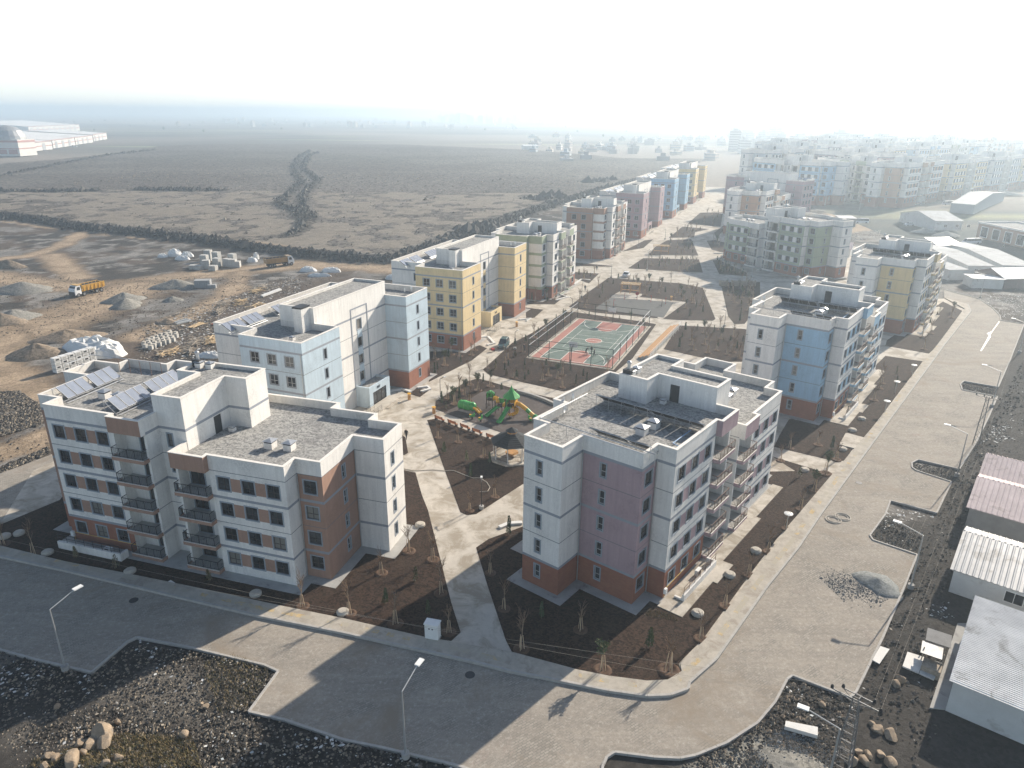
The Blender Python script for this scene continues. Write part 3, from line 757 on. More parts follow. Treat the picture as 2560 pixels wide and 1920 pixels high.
# the estate lot (concrete paths show between the beds)
ESTATE = tr('c7', [(-60, 225), (420, 342), (880, 432), (1440, 547), (1730, 612)]) + tr('c8', [(0, 710), (280, 775), (540, 835), (1075, 925), (1500, 1040), (1700, 1080), (1950, 1112), (2080, 1105), (2170, 1050)]) + \
    tr('c9', [(0, 1000), (165, 840), (460, 430), (640, 190), (790, 0)]) + tr('c6', [(1300, 880), (1570, 530), (1640, 440), (1830, 190), (1700, 120)]) + [(104, 190), (106, 222), (128, 268), (110, 300), (128, 330), (150, 400), (150, 470), (95, 470), (60, 400), (36, 330), (12, 262), (0, 232), (-22, 205), (-36, 160), (-50, 118), (-58, 108), (-66, 88)] + tr('c4', [(0, 1200)])
ground_near = struct(grid_object('ground', -260, 150, 30, 400, 411, 371, z_near, c_near, ZONE)); 
def z_far(X, Y):
    r = np.hypot(X, Y - 200)
    return -.9 + 0 * X
def c_far(X, Y):
    n = np_noise(X, Y, 160, 41, 4); s = np_noise(X * .12 + 500, Y, 42, 43, 3); n3 = np_noise(X, Y, 700, 47, 3)
    mixn = lambda a, b, t: a + (b - a) * np.clip(t, 0, 1)[..., None]
    C = np.broadcast_to(np.array((.10, .088, .072)), X.shape + (3,))
    C = mixn(C, np.array((.045, .055, .05)), (s - .48) * 9); C = mixn(C, np.array((.22, .22, .12)), (s - .64) * 16)
    C = mixn(C, np.array((.20, .17, .14)), (n3 - .55) * 8)
    return C
struct(grid_object('far_plain', -5200, 5200, -60, 7000, 240, 520, z_far, c_far, ZONE))
# stony field beyond the embankment
fld = EMB[:-1] + tr('c2', [(2300, 520), (1800, 515), (1200, 460), (400, 425)]) + tr('c1', [(1350, 422), (1000, 440), (700, 490), (330, 530), (-60, 560)]) + [(-430, 420)]
fx0, fx1 = -480, 260
def z_field(X, Y):
    fs = field_side(X, Y); sd_ = poly_sd(X, Y, fld)
    z = 2.1 + (np_noise(X, Y, 7, 61, 4) - .5) * .9
    for P in RIDGES:
        d = seg_dist(X, Y, P); z += np.exp(-(d / 2.6) ** 2) * (.9 + 1.6 * (np_noise(X, Y, 3.5, 62, 3) - .45))
    return np.where(sd_ < 0, z, -3.0)
RIDGES = [tr('c1', [(1850, 1040), (1960, 990), (1900, 870), (1790, 830), (1850, 770), (1940, 690), (1890, 590), (1920, 520), (1990, 470)]),
          tr('c1', [(2020, 940), (1950, 860), (1960, 760), (2050, 670), (1950, 590), (1990, 500), (2050, 480)]),
          tr('c1', [(0, 645), (300, 580), (700, 500), (1000, 465)]), tr('c1', [(0, 740), (300, 748), (640, 742)]), tr('c1', [(880, 735), (1150, 738), (1450, 738)])]
def c_field(X, Y):
    n = np_noise(X, Y, 60, 71, 4); mixn = lambda a, b, t: a + (b - a) * np.clip(t, 0, 1)[..., None]
    C = mixn(np.broadcast_to(np.array((.178, .156, .134)), X.shape + (3,)), np.array((.14, .12, .10)), (n - .45) * 5)
    for P in RIDGES: C = mixn(C, np.array((.06, .052, .043)), 1.5 - seg_dist(X, Y, P) / 2.6)
    return C
def field_mat():
    m, nt, p = new_mat('stony_field', .95, spec=.1)
    at_ = nt.nodes.new('ShaderNodeAttribute'); at_.attribute_name = 'zone'; v = _pos(nt)
    vo = nt.nodes.new('ShaderNodeTexVoronoi'); vo.inputs['Scale'].default_value = .85; nt.links.new(v, vo.inputs['Vector'])
    sep = nt.nodes.new('ShaderNodeSeparateColor'); nt.links.new(vo.outputs['Color'], sep.inputs[0])
    n = _noise(nt, .42, 8, .85, v)
    a = nt.nodes.new('ShaderNodeMath'); a.operation = 'MULTIPLY_ADD'; nt.links.new(sep.outputs[0], a.inputs[0]); a.inputs[1].default_value = .9; nt.links.new(n, a.inputs[2])
    sc = _ramp(nt, a.outputs[0], .55, 1.2, (.22, .22, .22), (1.0, 1.0, 1.0))
    m2 = nt.nodes.new('ShaderNodeVectorMath'); m2.operation = 'MULTIPLY'; nt.links.new(sc, m2.inputs[0]); nt.links.new(at_.outputs['Color'], m2.inputs[1])
    m3 = nt.nodes.new('ShaderNodeVectorMath'); m3.operation = 'SCALE'; nt.links.new(m2.outputs[0], m3.inputs[0]); m3.inputs['Scale'].default_value = 1.0
    nt.links.new(m3.outputs[0], p.inputs['Base Color']); _bump(nt, p, a.outputs[0], 1.0, .5)
    return m
fo = struct(grid_object('stony_field', -560, 240, 225, 1130, 400, 450, z_field, c_field, field_mat()))

# ------------------------------------------------------------------ streets
def road_mat():
    m, nt, p = new_mat('block_paving', .9, spec=.2)
    v = _pos(nt)
    mp = nt.nodes.new('ShaderNodeMapping'); mp.inputs['Rotation'].default_value = (0, 0, rad(-35)); nt.links.new(v, mp.inputs[0])
    b = nt.nodes.new('ShaderNodeTexBrick'); nt.links.new(mp.outputs[0], b.inputs['Vector']); b.inputs['Scale'].default_value = 1.0
    b.inputs['Brick Width'].default_value = .42; b.inputs['Row Height'].default_value = .22; b.inputs['Mortar Size'].default_value = .025; b.inputs['Bias'].default_value = 0.0
    b.inputs['Color1'].default_value = (.25, .225, .19, 1); b.inputs['Color2'].default_value = (.37, .335, .285, 1); b.inputs['Mortar'].default_value = (.20, .185, .165, 1)
    red = nt.nodes.new('ShaderNodeTexBrick'); nt.links.new(mp.outputs[0], red.inputs['Vector']); red.inputs['Scale'].default_value = 1.0
    red.inputs['Brick Width'].default_value = .42; red.inputs['Row Height'].default_value = .22; red.inputs['Mortar Size'].default_value = .03
    red.inputs['Color1'].default_value = (.32, .15, .13, 1); red.inputs['Color2'].default_value = (.30, .26, .235, 1); red.inputs['Mortar'].default_value = (.2, .17, .15, 1)
    c = _mix(nt, b.outputs['Color'], red.outputs['Color'], _ramp(nt, _noise(nt, .22, 7, .75, v), .52, .68))
    # dust and dried mud lying over the blocks, drawn out along the traffic
    mp2 = nt.nodes.new('ShaderNodeMapping'); mp2.inputs['Rotation'].default_value = (0, 0, rad(-51.7)); mp2.inputs['Scale'].default_value = (.16, 1.0, 1); nt.links.new(v, mp2.inputs[0])
    dust = _noise(nt, .55, 8, .75, mp2.outputs[0], .3); dust2 = _noise(nt, .13, 7, .7, v, .6)
    ad = nt.nodes.new('ShaderNodeMath'); ad.operation = 'ADD'; nt.links.new(dust, ad.inputs[0]); nt.links.new(dust2, ad.inputs[1])
    c = _mix(nt, c, (.35, .31, .26), _ramp(nt, ad.outputs[0], .75, 1.3))
    c = _mix(nt, c, (.235, .21, .18), _ramp(nt, _noise(nt, .6, 8, .78, mp2.outputs[0], .4), .44, .70))
    # bare patches where the light and dark blocks show, grit, oil and wheel dirt
    fine = _noise(nt, 2.6, 8, .85, v); med = _noise(nt, .7, 8, .8, v, .8)
    c = _mix(nt, c, (.43, .395, .345), _ramp(nt, fine, .52, .62)); c = _mix(nt, c, (.24, .215, .185), _ramp(nt, fine, .37, .47, (1, 1, 1), (0, 0, 0)))
    c = _mix(nt, c, (.30, .27, .23), _ramp(nt, med, .52, .64)); c = _mix(nt, c, b.outputs['Color'], _ramp(nt, _noise(nt, .19, 6, .75, v, .5), .5, .6)); c = _mix(nt, c, (.27, .225, .175), _ramp(nt, _noise(nt, .07, 8, .75, v, 1.2), .52, .68))
    nt.links.new(c, p.inputs['Base Color']); _bump(nt, p, b.outputs['Fac'], -.5, .03)
    return m
PAVE = road_mat()
def sheet(name, poly, z, m, thick=0.0):
    b = MB(); P = [tuple(q) for q in poly]
    if area(P) < 0: P = P[::-1]
    if thick: b.prism(P, z - thick, z, m)
    else: b.face([(x, y, z) for x, y in P], m)
    o = b.build(name)
    if max(q[1] for q in P) > 200:      # cut along the contour lines of the slope
        import bmesh
        bm = bmesh.new(); bm.from_mesh(o.data); bmesh.ops.triangulate(bm, faces=bm.faces[:])
        for yy in range(200, 390, 10): bmesh.ops.bisect_plane(bm, geom=bm.verts[:] + bm.edges[:] + bm.faces[:], plane_co=(0, yy, 0), plane_no=(0, 1, 0))
        bm.to_mesh(o.data); bm.free()
    return struct(o)
street = sheet('street', KERB_N + ROAD_S, .03, PAVE)
sheet('side_street', ROAD3, .026, PAVE)
SLABS = mat('pavement_slabs', (.43, .39, .33), .92, .16, 1.2, bump=.3, bscale=8, dirt=((.33, .29, .24), .5, .5, .75))
side_in = ESTATE[:len(tr('c7', [0] and [(0, 0)] * 5)) + 9 + 5 + 5]
PAVEMENT = KERB_N[:-3] + side_in[::-1]
sheet('pavement', PAVEMENT, .27, SLABS, .3)
KERBM = mat('kerb_stone', (.42, .40, .37), .9, .12, 2)
def kerb_line(pts, w=.18, z=.2, name='kerb'):
    b = MB()
    for (x0, y0), (x1, y1) in zip(pts, pts[1:]):
        L = math.hypot(x1 - x0, y1 - y0); n = max(1, int(L / 1.0))
        for k in range(n):
            a, c = k / n, (k + 1) / n - .02 / L
            p, q = (x0 + (x1 - x0) * a, y0 + (y1 - y0) * a), (x0 + (x1 - x0) * c, y0 + (y1 - y0) * c)
            nx, ny = -(y1 - y0) / L * w / 2, (x1 - x0) / L * w / 2
            zz = z + R_.uniform(-.008, .008)
            b.prism([(p[0] - nx, p[1] - ny), (q[0] - nx, q[1] - ny), (q[0] + nx, q[1] + ny), (p[0] + nx, p[1] + ny)], -.1, zz, KERBM)
    return struct(b.build(name))
kerb_line(KERB_N[:-3], .24, .29)
kerb_line(ROAD_S, .2, .14)
# tactile strip of yellow slabs along the pavement
YEL = mat('yellow_slab', (.50, .37, .19), .9, .25, 2, dirt=((.40, .36, .29), .8, .38, .6))
def offset_line(pts, t):
    out = []
    for i, p in enumerate(pts):
        a = pts[max(0, i - 1)]; b = pts[min(len(pts) - 1, i + 1)]; L = math.hypot(b[0] - a[0], b[1] - a[1]) + 1e-9
        out.append((p[0] - (b[1] - a[1]) / L * t, p[1] + (b[0] - a[0]) / L * t))
    return out
def strip(name, pts, t0, t1, z, m, skip=.25, step=.8):
    A, B_ = offset_line(pts, t0), offset_line(pts, t1); b = MB()
    for (p0, p1, q0, q1) in zip(A, A[1:], B_, B_[1:]):
        L = math.hypot(p1[0] - p0[0], p1[1] - p0[1]); n = max(1, int(L / step))
        for k in range(n):
            if R_.random() < skip: continue
            f, g = k / n, (k + .96) / n
            lerp = lambda a, c, u: (a[0] + (c[0] - a[0]) * u, a[1] + (c[1] - a[1]) * u, z)
            b.face([lerp(p0, p1, f), lerp(p0, p1, g), lerp(q0, q1, g), lerp(q0, q1, f)], m)
    return struct(b.build(name))
strip('tactile_strip', KERB_N[:-5], .75, 1.25, .276, YEL, .45)

# the estate: one concrete sheet for the paths, soil beds on top
sheet('estate_paths', ESTATE, .06, CONC, .12)
BEDS = {
 'bed_a': tr('c4', [(0, 1205), (385, 1045), (500, 900), (1000, 700)]) + [(-30, 92), (-22, 96)] + tr('c5', [(350, 848), (460, 868), (500, 1010), (540, 1110)]) + tr('c8', [(600, 240), (640, 400), (690, 600), (750, 790), (690, 845), (540, 825), (280, 765), (0, 700)]) + tr('c7', [(1730, 605), (1440, 540), (880, 424), (420, 334), (-50, 222)]),
 'bed_gazebo': tr('c5', [(535, 530), (590, 522), (975, 665), (1160, 735), (1330, 880), (1150, 942), (850, 1135), (790, 1142), (748, 1122), (640, 830), (560, 600)]),
 'bed_play': tr('c5', [(860, 262), (780, 285), (590, 410), (585, 460), (1050, 622), (1250, 700), (1420, 560), (1370, 395), (1150, 345), (950, 285)]),
 'bed_walk': tr('c5', [(345, 615), (395, 640), (412, 740), (390, 755), (352, 750), (320, 700)]),
 'bed_court': tr('k', [(195, 965), (300, 870), (440, 740), (600, 660), (880, 480), (960, 475), (1560, 560), (1660, 580), (1460, 870), (1310, 990), (1240, 1060), (880, 1150), (240, 1005)]),
 'bed_p': tr('c8', [(850, 245), (930, 190), (1150, 110)]) + [(8, 88), (40, 90)] + tr('c6', [(600, 1140), (980, 1255)]) + tr('c9', [(620, 190), (440, 430), (150, 830), (-10, 990)]) + tr('c8', [(2160, 1042), (2075, 1095), (1950, 1102), (1700, 1070), (1500, 1030), (1080, 918), (1040, 840), (920, 480)]),
 'bed_br': tr('c6', [(605, 1075), (640, 1000), (700, 900), (1000, 800), (1320, 490), (1560, 525), (1290, 880), (1180, 1020), (1065, 985), (1020, 1065), (1110, 1090), (1055, 1165), (985, 1165)]),
 'bed_yr': tr('c6', [(1320, 425), (1330, 390), (1690, 140), (1815, 200), (1640, 438), (1600, 475)]),
 'bed_g1': tr('n', [(700, 1225), (860, 1105), (1015, 995), (1590, 1040), (1760, 1075), (1860, 1320), (1840, 1335), (1560, 1330), (900, 1270)]),
 'bed_g2': tr('n', [(1170, 920), (1290, 840), (1730, 850), (1762, 955), (1600, 950)]), 'bed_g3': tr('n', [(1380, 755), (1480, 698), (1670, 690), (1725, 820), (1330, 815)]),
 'bed_g4': tr('n', [(1490, 680), (1600, 590), (1810, 610), (1700, 635), (1690, 675)]), 'bed_g5': tr('n', [(1640, 570), (1740, 480), (1920, 478), (1900, 590)]),
 'bed_g6': tr('n', [(1790, 702), (1850, 697), (1960, 722), (1980, 800), (1900, 792), (1830, 772)]), 'bed_g7': tr('n', [(1838, 858), (1880, 852), (2100, 950), (2110, 982), (1890, 966)]),
 'bed_g8': tr('n', [(1900, 1030), (2212, 1030), (2212, 1200), (2090, 1360), (2010, 1362), (1960, 1300)]), 'bed_g9': tr('n', [(1570, 1372), (2090, 1400), (2212, 1440), (2212, 1659), (1900, 1659), (1450, 1560)]),
 'bed_w1': tr('m', [(1660, 1010), (1900, 1010), (2050, 960), (2110, 985), (1990, 1080), (1650, 1250)]), 'bed_w2': tr('n', [(375, 1165), (560, 1150), (690, 1125), (590, 1205), (370, 1205)]),
 'bed_w3': tr('n', [(745, 950), (940, 962), (860, 1040), (745, 1000)]), 'bed_w4': tr('n', [(745, 875), (1030, 900), (1050, 908), (760, 902)]), 'bed_w5': tr('m', [(1540, 1300), (1660, 1310), (1580, 1370), (1450, 1330)]),
 'bed_w6': tr('n', [(360, 1230), (500, 1248), (430, 1310), (365, 1320)]), 'bed_w7': tr('n', [(1110, 790), (1290, 760), (1370, 690), (1300, 700), (1140, 780)]),
 'bed_g10': tr('n', [(1870, 690), (1960, 560), (1900, 600), (1850, 640)]),
 'bed_yr2': tr('t', [(1240, 1000), (1500, 1100), (1200, 1430), (1100, 1440), (1250, 1150)]),
}
BEDS.pop('bed_yr2')
for k, P in BEDS.items():
    sheet('soil_bed', P, .09, SOIL, .1)

# ------------------------------------------------------------------ apartment blocks
blk_a = block_t1('apartment_block', 'white and brown apartment block with solar collectors, nearest the camera on the left', (-50.6, 71.24), -16.5, 5, 4, 'brown', METAL_D, P=dict(a=8.95))
blk_p = block_t1('apartment_block', 'white and mauve pink apartment block with brick base, nearest the camera in the centre', (15.74, 61.38), 51.7, 5, 4, 'pink')
blk_r = block_t1('apartment_block', 'white and sky blue apartment block with balconies along the right hand road', (52.76, 108.69), 52.3, 5, 4, 'blue')
blk_y = block_t1('apartment_block', 'white and yellow apartment block at the bend of the right hand road', (92.29, 159.11), 52, 5, 4, 'yellow')
block_t2('apartment_block', 'pale blue apartment block with entrance facing the playground', (-29.0, 93.7), 68.5, 'pale_blue')
block_t2('apartment_block', 'yellow apartment block behind the pale blue block, a parked car at its door', (-10.2, 142.9), 68.5, 'yellow')
T4 = dict(a=4.5, b=3.6, g=3.2, e1=1.9, d1=3.4, v2=5.6, d2=1.4, v3=14.5, v4=16.5, vb=18.0)
block_t1('apartment_block', 'green and white striped apartment block between the yellow and brown blocks', (10.5, 189), 67, 5, 5, 'green', P=T4, brickR=True, striped=True)
block_t1('apartment_block', 'brown and white apartment block next beyond the green striped one', (33.0, 244), 67, 5, 5, 'brown', P=T4, brickR=True, striped=True)
block_t2('apartment_block', 'dusky pink apartment block in the far half of the left row', (49.2, 279), 66.5, 'pink', lite=True, letters=False)
block_t2('apartment_block', 'bright blue apartment block second from the far end of the left row', (71, 327), 67, 'blue', lite=True, letters=False)
block_t2('apartment_block', 'yellow apartment block at the far end of the left row', (92, 377), 67, 'yellow', lite=True, letters=False)
block_t1('apartment_block', 'green apartment block with white corner and black balconies on the right side of the park', (72, 243), -60, 4, 5, 'green', METAL_D, front_acc=True, brickR=True)
block_t1('apartment_block', 'white and brick red apartment block just behind the green balcony block', (99, 289), 52, 5, 4, 'orange', lite=True)
block_t2('apartment_block', 'mauve apartment block at the far end of the right row', (98, 343), -45, 'pink', lite=True, letters=False)
LONG = dict(a=14.0)
far = [('white and green hazy apartment block facing the dirt crossing', (170, 415), -50, 'green', None, False), ('brick orange and white hazy apartment block left of the yellow one along the far street', (199, 376), 42, 'orange', LONG, False),
       ('pale yellow hazy apartment block in the far street row, right of the orange one', (244, 413), 40, 'yellow', LONG, True), ('grey blue hazy apartment block near the right end of the far street row', (288, 449), 40, 'grey_blue', LONG, True),
       ('pale hazy apartment block cut by the right edge of the picture', (333, 484), 40, 'yellow', LONG, True), ('sky blue hazy apartment block behind the white and brick red one', (133, 410), -48, 'blue', None, True)]
for lb, o, a, c, P, fa in far:
    bk = block_t1('apartment_block', lb, o, a, 5, 5, c, lite=True, P=P, front_acc=fa, roof_stuff=False, apron=False, brickR=True, group='hazy apartment blocks across the dirt crossing'); bk.scale = (1.2, 1.2, 1.22)
cols = ['pink', 'yellow', 'blue', 'green', 'orange', 'grey_blue']
rr = random.Random(3); k = 0
for row, (ox, oy, n) in enumerate(((190, 462, 5), (196, 530, 6), (216, 600, 6), (158, 470, 1), (250, 690, 5))):
    for j in range(n):
        x = ox + j * 62 * math.cos(rad(40)) + rr.uniform(-6, 6); y = oy + j * 62 * math.sin(rad(40)) + rr.uniform(-6, 6)
        bk = block_t1('apartment_block', 'hazy ' + cols[k % 6].replace('_', ' ') + ' apartment block, ' + ('first', 'second', 'third', 'fourth', 'fifth', 'sixth')[j] + ' from the left in the ' + ('first', 'second', 'third', 'short', 'rearmost')[row] + ' crowd row', (x, y), rr.choice((40, 40, -50, 38)), 5, 5, cols[k % 6], lite=True, P=LONG if rr.random() < .5 else None,
                 front_acc=rr.random() < .5, roof_stuff=False, apron=False, brickR=True, group='hazy apartment crowd'); bk.scale = (1.25, 1.25, 1.35)
        k += 1

# ------------------------------------------------------------------ building extras (ramps, wells, rails, collectors)
def well(root, u0, u1, v, h, rail_m, name='light_well_wall'):
    b = MB(); b.box(u0, v - .25, 0, u1, v, h, WHITE); b.box(u1 - .25, v, 0, u1, -.9, h, WHITE); b.box(u0, v, 0, u0 + .25, -.9, h * .4, WHITE)
    o = b.build(name, root)
    r = MB(); n = int((u1 - u0) / 1.2)
    for k in range(n + 1): x = u0 + .1 + (u1 - u0 - .2) * k / n; r.box(x - .02, v - .14, h, x + .02, v - .1, h + .9, rail_m)
    for z in (h + .45, h + .88): r.box(u0 + .1, v - .14, z, u1 - .1, v - .1, z + .04, rail_m)
    r.build('handrail', o)
well(blk_a, -.2, 8.6, -1.75, 1.0, METAL_D)
for b_, s in ((blk_p, 1), (blk_r, 1), (blk_y, 1)):
    well(b_, .8, 8.8, -1.75, .9, RUST)
    w_ = MB(); w_.prism([(-1.5, -2.95), (5.9, -2.9), (5.9, -3.4), (10.2, -3.4), (10.2, -2.2), (21.8, -2.2), (21.8, -1.6), (31.5, -1.6), (31.5, -.2), (-1.5, -.2)], 0, .16, CONC); w_.build('front_walkway', b_)
for b_, z, in ((blk_a, lev(5) + .7),):
    solar_row(b_, 0, 6.7, z, 6, rad(90), 38); solar_row(b_, 8.1, 6.9, z, 8, rad(90), 38)
    pr = MB()
    for k in range(5): pr.tube((-2.2 + k * 1.6, 12.9, z), (-2.2 + k * 1.6, 12.9, z + 1.9), .035, RUST, n=4)
    pr.tube((-6.3, 12.9, z + 1.85), (4.2, 12.9, z + 1.85), .06, METAL_G); pr.tube((-6.3, 9.0, z + 1.85), (-6.3, 12.9, z + 1.85), .05, METAL_G); pr.build('roof_pipework', b_)
for b_, z, sgn in ((blk_p, lev(5) + .7, 1), (blk_r, lev(5) + .7, 1), (blk_y, lev(5) + .7, 1)):
    # collectors seen from behind: they face the sun
    solar_row(b_, 7.9, 6.6, z, 10, rad(90), 34); solar_row(b_, -.2, 5.3, z, 5, rad(90), 34)
    pr = MB(); pr.tube((-2.5, 1.0, z + 1.2), (-2.5, 14.3, z + 1.2), .06, METAL_G); pr.tube((-2.5, 14.3, z + 1.2), (6.5, 14.3, z + 1.2), .06, METAL_G)
    for v in (1, 4.3, 6.5, 11, 14.3): pr.tube((-2.5, v, z), (-2.5, v, z + 1.2), .03, METAL_G, n=4)
    pr.build('roof_pipework', b_); dish(b_, 3.5, 15.6, z, .5); dish(b_, 5.0, 15.4, z, .8); dish(b_, 1.6, 14.2, z, .3)
for b_ in (blk_p, blk_r):
    p_ = MB(); z = lev(5) + .7; p_.pipe([(.5, .6, z + .15), (2.4, .6, z + .15), (2.4, 1.6, z + .35), (6.5, 1.6, z + .35)], .06, mat('blue_pipe', (.35, .5, .68), .5) if 'blue_pipe' not in MATS else MATS['blue_pipe']); p_.build('blue_pipe', b_)
for b_ in (blk_a, blk_p, blk_r):
    g_ = MB(); Y_ = MATS.get('gas_yellow') or mat('gas_yellow', (.62, .42, .12), .5)
    g_.pipe([(.2, -.06, .1), (.2, -.06, 1.15), (9, -.06, 1.15)], .035, Y_); g_.box(-.05, -.32, .7, .35, -.06, 1.3, WPAINT); g_.build('gas_pipe', b_)
    if b_ is not blk_r:
        ac = MB(); ac.box(5.6, -1.3, .1, 6.5, -.9, .85, WPAINT); ac.box(5.7, -1.32, .2, 6.2, -1.3, .75, METAL_D); ac.build('air_conditioner', b_)

# ------------------------------------------------------------------ sports court
RED_C = mat('court_red', (.37, .155, .125), .85, .12, 1.2, dirt=((.36, .2, .16), .6, .5, .8)); GRN_C = mat('court_green', (.115, .16, .14), .85, .15, .8, dirt=((.16, .2, .17), .5, .5, .8))
LINE_W = mat('court_line', (.68, .67, .62), .85, .1)
ct = struct(empty('sports_court', (4.0, 139.3, 0), rad(-22.5))); 
CW, CL = 16.6, 32.0
b = MB(); b.prism([(-.9, -1.0), (CW + .9, -1.0), (CW + .9, CL + .6), (-.9, CL + .6)], 0, .12, CONC); b.build('court_apron', ct)
def flat(name, poly, z, m): x = MB(); x.face([(p[0], p[1], z) for p in poly], m); return x.build(name, ct)
flat('red_border', [(0, 0), (CW, 0), (CW, CL), (0, CL)], .124, RED_C); flat('playing_surface', [(1.7, .5), (CW - 1.5, .5), (CW - 1.5, CL - .5), (1.7, CL - .5)], .128, GRN_C)
cu = (1.7 + CW - 1.5) / 2
circ = lambda cx, cy, r, a0=0, a1=360, n=28: [(cx + r * math.cos(rad(a0 + (a1 - a0) * k / n)), cy + r * math.sin(rad(a0 + (a1 - a0) * k / n))) for k in range(n + (a1 - a0 < 360))]
for s, v0 in ((1, .5), (-1, CL - .5)):
    P = [(cu - 2.45, v0), (cu - 2.45, v0 + s * 5.8)] + circ(cu, v0 + s * 5.8, 1.8, 180 if s > 0 else 180, 0 if s > 0 else 360, 14) + [(cu + 2.45, v0 + s * 5.8), (cu + 2.45, v0)]
    if area(P) < 0: P = P[::-1]
    flat('key_area', P, .132, RED_C)
flat('centre_circle', circ(cu, CL / 2, 1.8), .132, RED_C)
b = MB()
def line(p, q, w=.07):
    L = math.hypot(q[0] - p[0], q[1] - p[1]); nx, ny = -(q[1] - p[1]) / L * w, (q[0] - p[0]) / L * w
    b.face([(p[0] - nx, p[1] - ny, .136), (q[0] - nx, q[1] - ny, .136), (q[0] + nx, q[1] + ny, .136), (p[0] + nx, p[1] + ny, .136)][::1], LINE_W)
def pl(P, closed=False):
    for p, q in zip(P, P[1:] + (P[:1] if closed else [])): line(p, q)
pl([(1.7, .5), (CW - 1.5, .5), (CW - 1.5, CL - .5), (1.7, CL - .5)], True); line((1.7, CL / 2), (CW - 1.5, CL / 2)); pl(circ(cu, CL / 2, 1.8), True); pl(circ(cu, CL / 2, .12), True)
for s, v0 in ((1, .5), (-1, CL - .5)):
    pl([(cu - 2.45, v0), (cu - 2.45, v0 + s * 5.8), (cu + 2.45, v0 + s * 5.8), (cu + 2.45, v0)]); pl(circ(cu, v0 + s * 5.8, 1.8, 180, 0 if s > 0 else 360, 14)); pl(circ(cu, v0 + s * 1.4, 6.2, 180, 0 if s > 0 else 360, 20))
for u in (3.6, CW - 3.4): line((u, 9), (u, CL - 9), .04)
for v in (9, CL - 9, 13, CL - 13): line((3.6, v), (CW - 3.4, v), .04)
b.build('court_lines', ct)
FENCE = mat('fence_green', (.035, .06, .055), .5, .1, metal=.3)
fen = empty('court_fence', (4.0, 139.3, .1), rad(-22.5), 'tall dark green open tube fence round the sports court', 'fence')
post = MB(); post.tube((0, 0, 0), (0, 0, 4.0), 0.07, FENCE); pm = post.mesh('post')
per = [(-.5, -.5), (CW + .5, -.5), (CW + .5, CL + .2), (-.5, CL + .2)]
gone = set()
for (x0, y0), (x1, y1) in zip(per, per[1:] + per[:1]):
    L = math.hypot(x1 - x0, y1 - y0); n = round(L / (4.1 if L < 20 else 5.4))
    for k in range(n): link('post', pm, fen, (x0 + (x1 - x0) * k / n, y0 + (y1 - y0) * k / n, 0))
    for z, mm in ((3.95, METAL_G if L > 20 else FENCE), (2.6, METAL_G if L > 20 else FENCE), (.15, FENCE)):  # upper rails on the long sides paler: their sunlit look is in the colour
        r = MB(); r.tube((x0, y0, z), (x1, y1, z), .06, mm); r.build('rail', fen)
    for t in ((0, 1 / n), (1, (n - 1) / n)):
        r = MB(); r.tube((x0 + (x1 - x0) * t[0], y0 + (y1 - y0) * t[0], 2.55), (x0 + (x1 - x0) * t[1], y0 + (y1 - y0) * t[1], .2), .03, FENCE); r.build('brace', fen)
MESHW = bpy.data.materials.new('fence_wire'); MESHW.use_nodes = True
nt = MESHW.node_tree; pb = nt.nodes['Principled BSDF']; pb.inputs['Base Color'].default_value = (.03, .05, .045, 1); pb.inputs['Alpha'].default_value = .16
def hoop(loc, rz, label):
    t = empty('basketball_hoop', loc, rz, label, 'basketball hoop', 'basketball hoops')
    a = MB(); a.tube((0, 0, 0), (0, 0, 3.0), .09, METAL_D); a.tube((0, 0, 3.0), (0, 1.1, 3.3), .06, METAL_D); a.tube((0, 0, 2.2), (0, 1.1, 3.0), .04, METAL_D); a.build('pole', t)
    a = MB(); a.box(-.9, 1.1, 2.85, .9, 1.14, 3.9, WPAINT); a.build('backboard', t)
    a = MB(); P = [(.23 * math.cos(q * math.pi / 6), 1.4 + .23 * math.sin(q * math.pi / 6), 3.05) for q in range(13)]; a.pipe(P, .015, RED_C, 4); a.build('rim', t)
def cpt(u, v, z=.12):
    a = rad(-22.5); return (4.0 + u * math.cos(a) - v * math.sin(a), 139.3 + u * math.sin(a) + v * math.cos(a), z)
hoop(cpt(cu, .1), rad(-22.5), 'basketball hoop at the near end of the court'); hoop(cpt(cu, CL - .1), rad(157.5), 'basketball hoop at the far end of the court')
# bleacher of long timber seats beside the court
bl = empty('bleacher', (*at('k', 1500, 875), .06), 0, 'stepped timber bleacher running along the right of the court', 'bleacher')
p0, p1 = at('k', 1500, 875), at('k', 1775, 605); dL = math.hypot(p1[0] - p0[0], p1[1] - p0[1]); bl.rotation_euler[2] = math.atan2(p1[1] - p0[1], p1[0] - p0[0])
for k in range(3):
    a = MB(); a.box(0, -.1 - k * .75, 0, dL, -.75 - k * .75, .4 + k * .3, CONC_G); a.build('step', bl)
    for j in range(2): a = MB(); a.box(.1, -.18 - k * .75 - j * .28, .4 + k * .3, dL - .1, -.42 - k * .75 - j * .28, .46 + k * .3, WOOD); a.build('plank', bl)
a = MB()
for k in range(12): a.tube((dL * k / 11, -2.6, .0), (dL * k / 11, -2.6, 1.9), .03, WPAINT, n=4)
for z in (1.2, 1.55, 1.9): a.tube((0, -2.6, z), (dL, -2.6, z), .03, WPAINT, n=4)
a.build('guard_rail', bl)

